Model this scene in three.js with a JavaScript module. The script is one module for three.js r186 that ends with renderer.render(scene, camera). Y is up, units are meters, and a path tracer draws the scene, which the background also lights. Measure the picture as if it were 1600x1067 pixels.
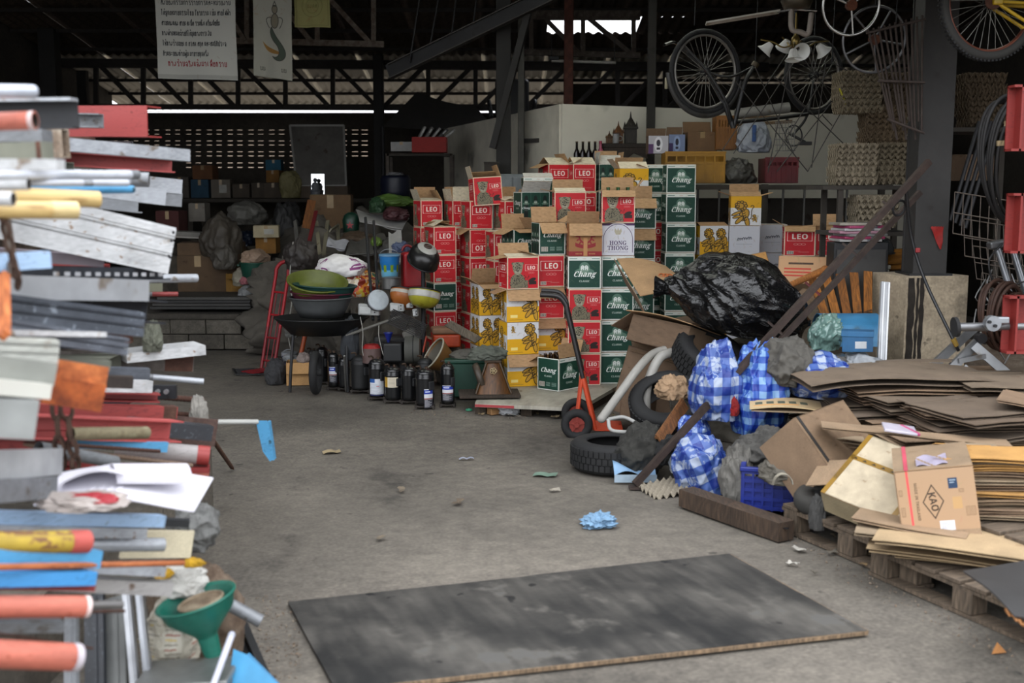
import * as THREE from 'three';
import { mergeGeometries, mergeVertices, toCreasedNormals } from 'three/addons/utils/BufferGeometryUtils.js';
import { RoundedBoxGeometry } from 'three/addons/geometries/RoundedBoxGeometry.js';
import { ImprovedNoise } from 'three/addons/math/ImprovedNoise.js';

// ---------------------------------------------------------------- camera, sky, exposure
const W = 1600, H = 1067, F = 1778, EYE = 1.8, PITCH = Math.atan(238.5 / F);
const scene = new THREE.Scene();
const camera = new THREE.PerspectiveCamera(2 * Math.atan(H / 2 / F) * 180 / Math.PI, W / H, 0.05, 300);
camera.position.set(0, EYE, 0);
camera.rotation.set(-PITCH, 0, 0);
camera.focus = 9.3;
camera.userData.fStop = 2.2;
const renderer = new THREE.WebGLRenderer({ antialias: true });
renderer.toneMapping = THREE.LinearToneMapping;
renderer.toneMappingExposure = 1.75;
renderer.shadowMap.enabled = true;
{ // overcast sky: three times as bright overhead as at the horizon, the same all round
  const w = 64, h = 32, d = new Float32Array(w * h * 4);
  for (let y = 0; y < h; y++) for (let x = 0; x < w; x++) {
    const up = Math.max(0, Math.sin(((y + 0.5) / h - 0.5) * Math.PI)), L = 1.25 * (1 + 1.4 * up), i = (y * w + x) * 4;
    d[i] = L * 0.97; d[i + 1] = L; d[i + 2] = L * 1.05; d[i + 3] = 1;
  }
  const t = new THREE.DataTexture(d, w, h, THREE.RGBAFormat, THREE.FloatType);
  t.mapping = THREE.EquirectangularReflectionMapping; t.magFilter = THREE.LinearFilter; t.needsUpdate = true;
  scene.background = t; scene.environment = t;
}

// ---------------------------------------------------------------- helpers
const V = (x, y, z) => new THREE.Vector3(x, y, z);
const PI = Math.PI, sin = Math.sin, cos = Math.cos, R = (a) => a * PI / 180, clamp = THREE.MathUtils.clamp, lerp = THREE.MathUtils.lerp, sst = THREE.MathUtils.smoothstep;
const rng = (seed) => { let s = seed | 0; return () => { s = (s + 0x6d2b79f5) | 0; let t = Math.imul(s ^ (s >>> 15), 1 | s); t = (t + Math.imul(t ^ (t >>> 7), 61 | t)) ^ t; return ((t ^ (t >>> 14)) >>> 0) / 4294967296; }; };
const rr = rng(7), rnd = (a, b) => a + (b - a) * rr();
const N3 = new ImprovedNoise(), noise = (x, y, z = 0) => N3.noise(x, y, z);
const fbm = (x, y, z = 0, o = 4) => { let s = 0, a = 0.5; for (let i = 0; i < o; i++) { s += a * noise(x, y, z); x *= 2.03; y *= 2.03; z *= 2.03; a *= 0.5; } return s; };
const cP = cos(PITCH), sP = sin(PITCH);
function at(u, v, D) { const dx = (u - 800) / F, dy = (533.5 - v) / F, s = D / (cP + dy * sP); return V(dx * s, EYE + (dy * cP - sP) * s, -D); }
function depthOn(v, y) { const dy = (533.5 - v) / F; return (EYE - y) / (sP - dy * cP) * (cP + dy * sP); }       // how far off a level surface at height y shows in row v
function on(u, v, y = 0) { return at(u, v, depthOn(v, y)); }
const counts = {};
function numbered(n) { const k = counts[n] = (counts[n] ?? -1) + 1; return k ? n + '_' + String(k).padStart(3, '0') : n; }
const arr = (p) => p.isVector3 ? [p.x, p.y, p.z] : p;
function thing(name, label, category, p = [0, 0, 0], turn = 0, group) {
  const o = new THREE.Group(); o.name = numbered(name); scene.add(o); o.position.set(...arr(p));
  if (Array.isArray(turn)) o.rotation.set(...turn); else o.rotation.y = turn;
  o.userData = { label, category }; if (group) o.userData.group = group;
  return o;
}
function struct(name, geos, mat, opt = {}) { const m = part(scene, name, geos, mat, opt); m.userData.kind = 'structure'; return m; }
function structG(name) { const o = new THREE.Group(); o.name = numbered(name); o.userData.kind = 'structure'; scene.add(o); return o; }
// box-projected uv in metres
function buv(g) {
  const p = g.attributes.position, n = g.attributes.normal, uv = new Float32Array(p.count * 2);
  for (let i = 0; i < p.count; i++) {
    const ax = Math.abs(n.getX(i)), ay = Math.abs(n.getY(i)), az = Math.abs(n.getZ(i));
    let a, b;
    if (ax >= ay && ax >= az) { a = p.getZ(i); b = p.getY(i); } else if (ay >= az) { a = p.getX(i); b = p.getZ(i); } else { a = p.getX(i); b = p.getY(i); }
    uv[2 * i] = a; uv[2 * i + 1] = b;
  }
  g.setAttribute('uv', new THREE.BufferAttribute(uv, 2)); return g;
}
function clean(g) {
  let h = g.index ? g.toNonIndexed() : g;
  for (const k of Object.keys(h.attributes)) if (!['position', 'normal', 'uv'].includes(k)) h.deleteAttribute(k);
  if (!h.attributes.normal) h.computeVertexNormals();
  if (!h.attributes.uv) buv(h);
  h.clearGroups(); return h;
}
const merge = (list) => { const a = list.flat(Infinity).filter(Boolean).map(clean); return a.length === 1 ? a[0] : mergeGeometries(a); };
// opt.uv keeps the uv that the geometry has; opt.w: the geometry is in world coordinates (parent unturned); opt.raw: geometry as it is
function part(parent, name, geos, mat, opt = {}) {
  let g = opt.raw ? geos : merge([geos]);
  if (!opt.raw && !opt.uv) buv(g);
  if (opt.w) { const q = V(0, 0, 0); for (let o = parent; o && o !== scene; o = o.parent) q.add(o.position); g.translate(-q.x, -q.y, -q.z); }
  const m = new THREE.Mesh(g, mat);
  m.name = parent === scene ? numbered(name) : name; m.castShadow = m.receiveShadow = true;
  if (opt.label) m.userData.label = opt.label;
  parent.add(m); return m;
}
function put(mesh, p, r = [0, 0, 0]) { mesh.position.set(...arr(p)); mesh.rotation.set(...r); return mesh; }
const E = new THREE.Euler(), Q = new THREE.Quaternion(), M4 = new THREE.Matrix4();
function xf(g, p = [0, 0, 0], r = [0, 0, 0], s = [1, 1, 1]) { p = arr(p); return g.applyMatrix4(new THREE.Matrix4().compose(V(...p), new THREE.Quaternion().setFromEuler(new THREE.Euler(...r)), V(...s))); }
const box = (w, h, d, p, r) => xf(new THREE.BoxGeometry(w, h, d), p, r);
const rbox = (w, h, d, rad, p, r, seg = 2) => xf(new RoundedBoxGeometry(w, h, d, seg, rad), p, r);
const cyl = (r1, r2, h, p, r, seg = 20, open = false) => xf(new THREE.CylinderGeometry(r1, r2, h, seg, 1, open), p, r);
const sph = (r, p, s = [1, 1, 1], a = 20, b = 14) => xf(new THREE.SphereGeometry(r, a, b), p, [0, 0, 0], s);
const torus = (R0, r, p, rot, a = 10, b = 40, arc = 2 * PI) => xf(new THREE.TorusGeometry(R0, r, a, b, arc), p, rot);
const lathe = (pts, seg = 28, p, r) => xf(new THREE.LatheGeometry(pts.map(([x, y]) => new THREE.Vector2(x, y)), seg), p, r);
function tube(pts, r, seg = 40, rs = 8, closed = false) { return new THREE.TubeGeometry(new THREE.CatmullRomCurve3(pts.map((p) => p.isVector3 ? p : V(...p)), closed, 'catmullrom', 0.5), seg, r, rs, closed); }
function along(g, a, b, up = V(0, 1, 0)) { // a geometry that runs along +z from 0 to 1 x length, put between two points with its y towards up
  const z = b.clone().sub(a), L = z.length(); z.normalize();
  const x = up.clone().cross(z); if (x.lengthSq() < 1e-6) x.set(1, 0, 0); x.normalize();
  const y = z.clone().cross(x); g.applyMatrix4(M4.makeBasis(x, y, z).setPosition(a)); return g;
}
function bar(a, b, r, seg = 8, r2 = r) { a = a.isVector3 ? a : V(...a); b = b.isVector3 ? b : V(...b); const L = a.distanceTo(b), g = new THREE.CylinderGeometry(r2, r, L, seg); g.rotateX(PI / 2); g.translate(0, 0, L / 2); return along(g, a, b); }
function beam(a, b, w, h, up) { a = a.isVector3 ? a : V(...a); b = b.isVector3 ? b : V(...b); const L = a.distanceTo(b), g = new THREE.BoxGeometry(w, h, L); g.translate(0, 0, L / 2); return along(g, a, b, up); }
function extr(pts, depth, opt = {}) { // outline in xy, pushed along +z
  const s = pts instanceof THREE.Shape ? pts : new THREE.Shape(pts.map(([x, y]) => new THREE.Vector2(x, y)));
  for (const h of opt.holes ?? []) s.holes.push(new THREE.Path(h.map(([x, y]) => new THREE.Vector2(x, y))));
  return new THREE.ExtrudeGeometry(s, { depth, bevelEnabled: !!opt.bevel, bevelThickness: opt.bevel ?? 0, bevelSize: opt.bevel ?? 0, bevelOffset: -(opt.bevel ?? 0), bevelSegments: opt.bs ?? 1, curveSegments: opt.cs ?? 10 });
}
// a sheet with thickness from f(s, t) -> Vector3
function slab(f, nu, nv, th, size = [1, 1]) {
  const top = [], nor = [], e = 1e-3;
  for (let j = 0; j <= nv; j++) for (let i = 0; i <= nu; i++) {
    const s = i / nu, t = j / nv, p = f(s, t), a = f(Math.min(1, s + e), t).sub(f(Math.max(0, s - e), t)), b = f(s, Math.min(1, t + e)).sub(f(s, Math.max(0, t - e)));
    top.push(p); nor.push(a.cross(b).normalize());
  }
  const pos = [], uv = [], idx = [], n = (nu + 1) * (nv + 1), id = (i, j) => j * (nu + 1) + i;
  const quad = (a, b, c, d) => idx.push(a, b, c, a, c, d);
  for (let k = 0; k < 2; k++) for (let q = 0; q < n; q++) { const p = top[q].clone().addScaledVector(nor[q], k ? -th : 0); pos.push(p.x, p.y, p.z); uv.push((q % (nu + 1)) / nu * size[0], Math.floor(q / (nu + 1)) / nv * size[1]); }
  for (let j = 0; j < nv; j++) for (let i = 0; i < nu; i++) { quad(id(i, j), id(i + 1, j), id(i + 1, j + 1), id(i, j + 1)); quad(n + id(i, j), n + id(i, j + 1), n + id(i + 1, j + 1), n + id(i + 1, j)); }
  const edge = (a, b) => quad(a, n + a, n + b, b);
  for (let i = 0; i < nu; i++) { edge(id(i, 0), id(i + 1, 0)); edge(id(i + 1, nv), id(i, nv)); }
  for (let j = 0; j < nv; j++) { edge(id(0, j + 1), id(0, j)); edge(id(nu, j), id(nu, j + 1)); }
  const g = new THREE.BufferGeometry();
  g.setAttribute('position', new THREE.Float32BufferAttribute(pos, 3)); g.setAttribute('uv', new THREE.Float32BufferAttribute(uv, 2)); g.setIndex(idx);
  return toCreasedNormals(g, 0.9);
}
function warp(g, f, crease = 0.8) { // move every vertex: f(p) changes p
  let h = g; for (const k of ['normal', 'uv']) if (h.attributes[k]) h.deleteAttribute(k);
  h = mergeVertices(h, 1e-5); const p = h.attributes.position, v = V(0, 0, 0);
  for (let i = 0; i < p.count; i++) { v.fromBufferAttribute(p, i); f(v); p.setXYZ(i, v.x, v.y, v.z); }
  h.computeVertexNormals(); return crease ? toCreasedNormals(h, crease) : h;
}
// a heap of cloth, a filled bag or sack: an ellipsoid with folds, flat beneath
function heap(rx, ry, rz, seed, amp = 0.12, freq = 3, opt = {}) {
  const g = new THREE.IcosahedronGeometry(1, opt.detail ?? 24);
  return warp(g, (p) => {
    const q = p.clone(), s = seed * 7.3, [sx, sy, sz] = opt.dir ?? [1, 1, 1];
    const Q3 = [q.x * sx, q.y * sy, q.z * sz]; let ridge = 0;
    for (let i = 0; i < 3; i++) { const A = s + i * 2.4, d0 = sin(A), d1 = sin(A * 1.7 + 1), d2 = cos(A), w = fbm(q.x * 1.5 + A, q.y * 1.5, q.z * 1.5 - A, 2), u = (Q3[0] * d0 + Q3[1] * d1 + Q3[2] * d2) * freq * (1 + i * 0.35) + w * 5; ridge += Math.pow(1 - Math.abs(sin(u)), 1.6) * clamp(0.6 + 1.8 * noise(q.x * 1.1 + i * 5 + s, q.y * 1.1, q.z * 1.1), 0, 1) / (1 + i * 0.4); }
    const a = fbm(q.x * 3 + s, q.y * 3, q.z * 3 - s, 3), k = 1 + amp * (a * 0.9 + (ridge - 0.5) * 0.75 * (opt.ridge ?? 1)) + (opt.lump ?? 0.14) * 1.6 * noise(q.x * 1.2 + s, q.y * 1.2 + s, q.z * 1.2);
    p.set(q.x * rx * k, q.y * ry * k, q.z * rz * k);
    const fl = -ry * (opt.flat ?? 0.55); if (p.y < fl) p.y = fl + (p.y - fl) * 0.06;
    if (opt.f) opt.f(p, q);
  }, opt.crease ?? 0).translate(0, ry * (opt.flat ?? 0.55), 0);
}
// ---------------------------------------------------------------- textures and materials
const texs = {};
function paint(key, w, h, draw, opt = {}) { // canvas texture
  if (texs[key]) return texs[key];
  const c = document.createElement('canvas'); c.width = w; c.height = h; draw(c.getContext('2d'), w, h);
  const t = new THREE.CanvasTexture(c); t.colorSpace = opt.data ? THREE.NoColorSpace : THREE.SRGBColorSpace; t.anisotropy = 4;
  t.wrapS = t.wrapT = opt.clamp ? THREE.ClampToEdgeWrapping : THREE.RepeatWrapping; return texs[key] = t;
}
function field(key, n, f, rep, data = false) { // tiling noise texture: f(x, y, tiling noise) -> [r, g, b] or a number, 0..1
  if (texs[key]) return texs[key];
  const d = new Uint8Array(n * n * 4);
  const tn = (x, y, k, o = 4) => { x -= Math.floor(x); y -= Math.floor(y); let s = 0, a = 0.5, m = k; for (let i = 0; i < o; i++) { const X = x * m, Y = y * m; s += a * lerp(lerp(noise(X, Y, m * 0.37), noise(X - m, Y, m * 0.37), x), lerp(noise(X, Y - m, m * 0.37), noise(X - m, Y - m, m * 0.37), x), y); m *= 2; a *= 0.5; } return s; };
  for (let y = 0; y < n; y++) for (let x = 0; x < n; x++) { let c = f(x / n, y / n, tn); if (typeof c === 'number') c = [c, c, c]; const i = (y * n + x) * 4; for (let k = 0; k < 3; k++) d[i + k] = clamp(c[k], 0, 1) * 255; d[i + 3] = 255; }
  const t = new THREE.DataTexture(d, n, n); t.magFilter = THREE.LinearFilter; t.wrapS = t.wrapT = THREE.RepeatWrapping; t.colorSpace = data ? THREE.NoColorSpace : THREE.SRGBColorSpace;
  t.repeat.set(1 / rep, 1 / rep); t.needsUpdate = true; return texs[key] = t;
}
const speckR = rng(3);
const T = {
  concrete: field('concrete', 1024, (x, y, n) => { const a = n(x, y, 4, 6), b = n(x + 0.3, y + 0.7, 9, 5), c = n(x, y, 56, 4), g = n(x + 0.4, y + 0.1, 200, 2), s = sst(b, 0.14, 0.32) * 0.7, q = sst(n(x + 0.6, y + 0.8, 30, 4), 0.24, 0.3); const v = 0.74 + a * 0.42 + c * 0.22 + g * 0.3 - s * 0.24 - q * 0.22; return [v * 1.0, v * 0.98, v * 0.95]; }, 4),
  plaster: field('plaster', 512, (x, y, n) => { const a = n(x, y, 3, 5), b = n(x + 0.4, y, 16, 4), s = sst(n(x + 0.7, y + 0.2, 5, 5), 0.22, 0.4), v = 0.93 + a * 0.1 + b * 0.05 - s * 0.14; return [v, v * 0.99, v * 0.97]; }, 3),
  stained: field('stained', 512, (x, y, n) => { const a = n(x, y, 3, 5), b = n(x + 0.4, y, 10, 5), s = sst(n(x + 0.7, y + 0.2, 5, 5), 0.1, 0.36), v = 0.9 + a * 0.2 + b * 0.12 - s * 0.3; return [v, v * 0.99, v * 0.96]; }, 2.4),
  grime: field('grime', 512, (x, y, n) => { const a = n(x, y, 3, 5), b = n(x + 0.4, y, 14, 4), s = sst(n(x + 0.2, y + 0.1, 6, 4), 0.14, 0.32), v = 0.86 + a * 0.3 + b * 0.14; return [v - s * 0.24, v - s * 0.3, v - s * 0.36]; }, 0.9),
  scratch: field('scratch', 512, (x, y, n) => { const a = n(x, y, 5, 4), c = Math.max(sst(Math.abs(n(x * 0.2, y, 40, 2)), 0.02, 0), 0) * 0.12, s = sst(n(x + 0.6, y + 0.3, 10, 5), 0.2, 0.34), v = 0.9 + a * 0.25; return [lerp(v + c, 0.5, s), lerp(v + c, 0.38, s), lerp(v + c, 0.3, s)]; }, 0.6),
  metalwear: field('metalwear', 512, (x, y, n) => { const a = n(x, y, 4, 5), l = n(x * 0.5, y, 48, 3), s = sst(n(x + 0.5, y + 0.2, 9, 5), 0.14, 0.3), q = sst(n(x + 0.1, y + 0.7, 22, 4), 0.22, 0.32), v = 0.86 + a * 0.26 + l * 0.2; return [v - s * 0.22 - q * 0.2, v - s * 0.28 - q * 0.3, v - s * 0.34 - q * 0.38]; }, 0.5),
  spatter: field('spatter', 512, (x, y, n) => { const a = n(x, y, 5, 5), l = n(x * 0.5, y, 40, 2), w = sst(n(x + 0.3, y + 0.2, 12, 5), 0.2, 0.26), w2 = sst(n(x + 0.8, y + 0.5, 40, 2), 0.2, 0.26), v = 0.62 + a * 0.3 + l * 0.16; const k = Math.max(w, w2); return [lerp(v, 1, k), lerp(v, 1, k), lerp(v, 0.98, k)]; }, 0.5),
  flaky: field('flaky', 512, (x, y, n) => { const a = n(x, y, 5, 5), s = sst(n(x + 0.4, y + 0.3, 8, 5), 0.02, 0.12), v = 0.9 + a * 0.3; return [lerp(v, 0.62, s), lerp(v, 0.52, s), lerp(v, 0.9, s)]; }, 0.35),
  rust: field('rust', 512, (x, y, n) => { const a = n(x, y, 6, 6), b = n(x + 0.5, y + 0.2, 30, 3), v = 0.78 + a * 0.6 + b * 0.3; return [v, v * (0.92 + a * 0.2), v * (0.86 + a * 0.3)]; }, 0.4),
  wood: field('wood', 512, (x, y, n) => { const g = n(x, y * 0.5, 3, 3), l = sin((x * 40 + g * 26) * 2) * 0.5 + 0.5, f = n(x * 1, y * 0.1, 64, 2), v = 0.72 + l * 0.12 + f * 0.4 + g * 0.3; return [v, v * 0.94, v * 0.86]; }, 0.5),
  kraft: field('kraft', 512, (x, y, n) => { const a = n(x, y, 4, 4), f = n(x, y, 60, 2), l = sin(x * PI * 2 * 64) * 0.018, s = sst(n(x + 0.3, y + 0.6, 7, 4), 0.2, 0.36) * 0.14, v = 0.9 + a * 0.22 + f * 0.14 + l - s; return [v, v * (1 - s * 0.4), v * (1 - s * 0.8)]; }, 0.5),
  cloth: field('cloth', 256, (x, y, n) => 0.85 + (sin(x * PI * 128) * sin(y * PI * 128)) * 0.1 + n(x, y, 6, 4) * 0.35, 0.35),
  bump: field('bump', 512, (x, y, n) => 0.5 + n(x, y, 10, 6) * 0.9, 0.5, true),
  crinkle: field('crinkle', 512, (x, y, n) => { const w = n(x, y, 5, 3); return clamp(0.5 + (1 - Math.abs(n(x + w * 0.15, y, 9, 2)) * 5) * 0.3 + (1 - Math.abs(n(x, y + w * 0.2, 22, 2)) * 5) * 0.12, 0, 1); }, 0.5, true),
  fine: field('fine', 512, (x, y, n) => 0.5 + n(x, y, 60, 3) * 1.1, 0.5, true),
};
T.floorBump = T.bump.clone(); T.floorBump.repeat.set(0.6, 0.6);
const mats = {};
function mat(color, o = {}) { // o: r, m, map, bump, bs, and any MeshPhysicalMaterial entry in p
  const key = color + JSON.stringify([o.r, o.m, o.map?.uuid, o.bump?.uuid, o.bs, o.p, o.n]);
  if (mats[key]) return mats[key];
  const m = o.p ? new THREE.MeshPhysicalMaterial() : new THREE.MeshStandardMaterial();
  m.color.set(color); m.roughness = o.r ?? 0.75; m.metalness = o.m ?? 0; m.map = o.map ?? null;
  if (o.bump) { m.bumpMap = o.bump; m.bumpScale = o.bs ?? 0.002; }
  if (o.p) Object.assign(m, o.p);
  return mats[key] = m;
}
const kraft = (c = '#b08a62') => mat(c, { map: T.kraft, r: 0.85 });
const paintM = (c, r = 0.5) => mat(c, { map: T.scratch, r, bump: T.bump, bs: 0.0006 });
const steel = (c = '#b9bcc0', r = 0.4) => mat(c, { map: T.grime, r, m: 0.75 });
const rusty = (c = '#5b3a2a') => mat(c, { map: T.rust, r: 0.85, bump: T.fine, bs: 0.0015 });
const plast = (c, r = 0.45) => mat(c, { map: T.grime, r });
const cloth = (c) => mat(c, { map: T.cloth, r: 0.95, bump: T.fine, bs: 0.0008 });
const wood = (c = '#8a6a4a') => mat(c, { map: T.wood, r: 0.8, bump: T.fine, bs: 0.0008 });
const conc = (c = '#8f8a82') => mat(c, { map: T.concrete, r: 0.9, bump: T.bump, bs: 0.003 });
const black = mat('#141416', { r: 0.4 }), rubber = mat('#1d1d1e', { r: 0.8, map: T.grime }), darkSteel = mat('#2b2b2d', { r: 0.6, m: 0.3, map: T.grime });
// ---------------------------------------------------------------- the setting
struct('ground', [box(70, 0.3, 70, [0, -0.17, -5])], mat('#77726a', { map: T.concrete, r: 0.95 }));
{ // concrete yard floor, a little uneven
  const g = new THREE.PlaneGeometry(17, 21, 170, 210).rotateX(-PI / 2).translate(0.5, 0, -11.5), p = g.attributes.position;
  for (let i = 0; i < p.count; i++) p.setY(i, fbm(p.getX(i) * 0.7, p.getZ(i) * 0.7, 3) * 0.014 - 0.006);
  g.computeVertexNormals();
  struct('floor', [g], mat('#7c7770', { map: T.concrete, r: 0.92, bump: T.floorBump, bs: 0.006 }));
}
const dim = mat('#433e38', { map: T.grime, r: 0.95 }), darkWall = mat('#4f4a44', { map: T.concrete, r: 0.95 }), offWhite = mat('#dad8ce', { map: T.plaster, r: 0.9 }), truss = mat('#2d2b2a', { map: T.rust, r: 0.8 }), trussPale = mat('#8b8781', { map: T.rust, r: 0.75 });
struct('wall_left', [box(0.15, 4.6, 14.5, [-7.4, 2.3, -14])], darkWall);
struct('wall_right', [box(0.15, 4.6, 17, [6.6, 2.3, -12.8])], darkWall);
{ // rear wall of breeze blocks with rows of vent slots
  const D = 20, p = (u, v) => at(u, v, D), top = p(300, 176).y, holes = [];
  const px = D / F, s = new THREE.Shape([[-7.4, 0], [7, 0], [7, top], [-7.4, top]].map(([x, y]) => new THREE.Vector2(x, y)));
  for (let c = 0; c < 13; c++) for (let k = 0; k < 2; k++) for (const v of [203.5, 210, 220.5, 227, 237.5, 244, 255, 262]) {
    if ((v > 250 && (c < 4 || c > 10)) || (c % 5 === 3 && v === 262)) continue;
    const a = p(157 + c * 32.6 + k * 15.2, v), w = 11 * px, h = 1.25 * px;
    holes.push([[a.x, a.y], [a.x + w, a.y], [a.x + w, a.y + h], [a.x, a.y + h]]);
  }
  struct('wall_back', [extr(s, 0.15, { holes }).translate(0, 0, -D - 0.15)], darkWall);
}
struct('wall_back_upper', [box(6.2, 0.5, 0.12, [4.0, at(900, 176, 20).y + 0.24, -20.08])], darkWall);
struct('added_outer_wall', [box(36, 3.75, 0.2, [-2, 1.87, -34])], mat('#b5a596', { map: T.concrete, r: 0.9 }));  // wall added beyond the shed to dim the light in the vent slots
{ // white-plastered office: side wall going back, front wall going right, parapet
  const A = at(882, 163, 12.5), Bk = V(-0.98, 0, -17.6), C = V(5.6, 0, -14.95), h = A.y;
  A.y = 0;
  const w1 = beam(V(A.x, h / 2, A.z), V(Bk.x, h / 2, Bk.z), 0.12, h), w2 = beam(V(A.x - 0.05, h / 2, A.z), V(C.x, h / 2, C.z), 0.12, h);
  struct('wall_office_side', [w1], mat('#dddad0', { map: T.stained, r: 0.9 }));
  struct('wall_office_front', [w2], offWhite);
}
{ // raised concrete platform of blocks at the back left
  const f = structG('platform'), a = on(245, 547), b = on(412, 543), D = -a.z, hh = 0.40, x0 = -7.2, x1 = b.x;
  part(f, 'platform_core', [box(x1 - x0 - 0.1, hh - 0.05, 2.4, [(x0 + x1) / 2, hh / 2 - 0.03, -D - 1.36])], conc('#57534c'));
  part(f, 'platform_slab', [rbox(x1 - x0 + 0.06, 0.06, 2.6, 0.012, [(x0 + x1) / 2, hh - 0.02, -D - 1.27])], conc('#5b5751'));
  const bm = [conc('#817d75'), conc('#76726a'), conc('#6b6760')];
  for (let r = 0; r < 2; r++) for (let i = 0; i < 11; i++) {
    const w = 0.39, x = x1 - 0.2 - i * 0.4 - (r ? 0.2 : 0); if (x < -6) continue;
    part(f, 'concrete_block', [rbox(w, 0.165, 0.14, 0.01, [x, 0.09 + r * 0.175, -D - 0.075 + rnd(-0.008, 0.008)])], bm[r ? 0 : 1 + (i % 2)]);
  }
}
// roof over the rear: corrugated sheets falling towards the back, one panel missing
function corr(w, L, amp = 0.018, pitch = 0.15, up = 1) { // along z, waves across x
  return slab((s, t) => V((s - 0.5) * w, sin((s * w / pitch) * 2 * PI) * amp, -t * L), Math.round(w / pitch) * 6, 1, 0.004, [w, L]);
}
{
  const r = structG('roof'), sheetM = [mat('#5d564d', { map: T.rust, r: 0.8 }), mat('#665e54', { map: T.rust, r: 0.8 }), mat('#4f4942', { map: T.rust, r: 0.8 })], pale = [mat('#ddd6ca', { map: T.plaster, r: 0.8 }), mat('#e6e0d5', { map: T.plaster, r: 0.8 })];
  const y0 = 4.95, z0 = -11.2, sl = 0.142;
  const lay = (x, za, zb, m) => { const g = corr(1.02, zb === undefined ? 3 : za - zb), a = Math.atan(sl); g.rotateX(-a).translate(x, y0 - (z0 - za) * sl, za); part(r, 'roof_sheet', [g], m, { uv: true }); };
  for (let i = 0; i < 15; i++) {
    const x = -7 + i * 1.0;
    lay(x, -11.2, -16.02, sheetM[i % 3]);
    if (!(x > 0.4 && x < 2.1)) lay(x, -15.9, -18.6, sheetM[(i + 1) % 3]); else { lay(x, -15.9, -16.52, sheetM[(i + 1) % 3]); lay(x, -17.28, -18.6, sheetM[(i + 1) % 3]); if (x > 1.5) part(r, 'roof_sheet', [corr(0.7, 0.9).rotateX(-Math.atan(sl)).translate(2.18, y0 - (z0 + 16.45) * sl, -16.45)], sheetM[0], { uv: true }); }
    lay(x, -18.5, -22.6, pale[i % 2]);
  }
  for (let k = 0; k < 11; k++) { const z = -12 - k * 1.0, y = y0 - (z0 - z) * sl - 0.05; part(r, 'purlin', k === 5 ? [box(7.5, 0.05, 0.04, [-3.55, y, z]), box(4.8, 0.05, 0.04, [4.9, y, z])] : [box(14.6, 0.05, 0.04, [0, y, z])], truss); }
}
{ // flat canopy over the front of the shed, above the picture
  const c = structG('canopy'), m = mat('#57514a', { map: T.rust, r: 0.85 });
  for (let i = 0; i < 14; i++) { const x = -6.2 + i, y = 4.35 + 0.004 * (i % 2); part(c, 'canopy_sheet', [corr(1.02, 2.9).translate(x, y, -6)], m, { uv: true }); part(c, 'canopy_sheet', [corr(1.02, 3.8).translate(x, y - 0.008, -8.8)], i > 3 && i < 12 && i % 2 === 0 || i === 7 ? mat('#f2f2ea', { r: 0.9, p: { transmission: 0.85, thickness: 0 } }) : m, { uv: true }); }
  for (let k = 0; k < 4; k++) part(c, 'canopy_purlin', [box(14, 0.08, 0.05, [0.3, 4.27, -6.2 - k * 1.95])], truss);
  part(c, 'added_shade_board', [box(5.6, 1.3, 0.03, [3.85, 3.66, -6.85])], m); part(c, 'canopy_fascia', [box(14.4, 0.75, 0.03, [0.2, 4.72, -12.2])], m);  // the front board is added, out of view, to shade the right side
}
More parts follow.
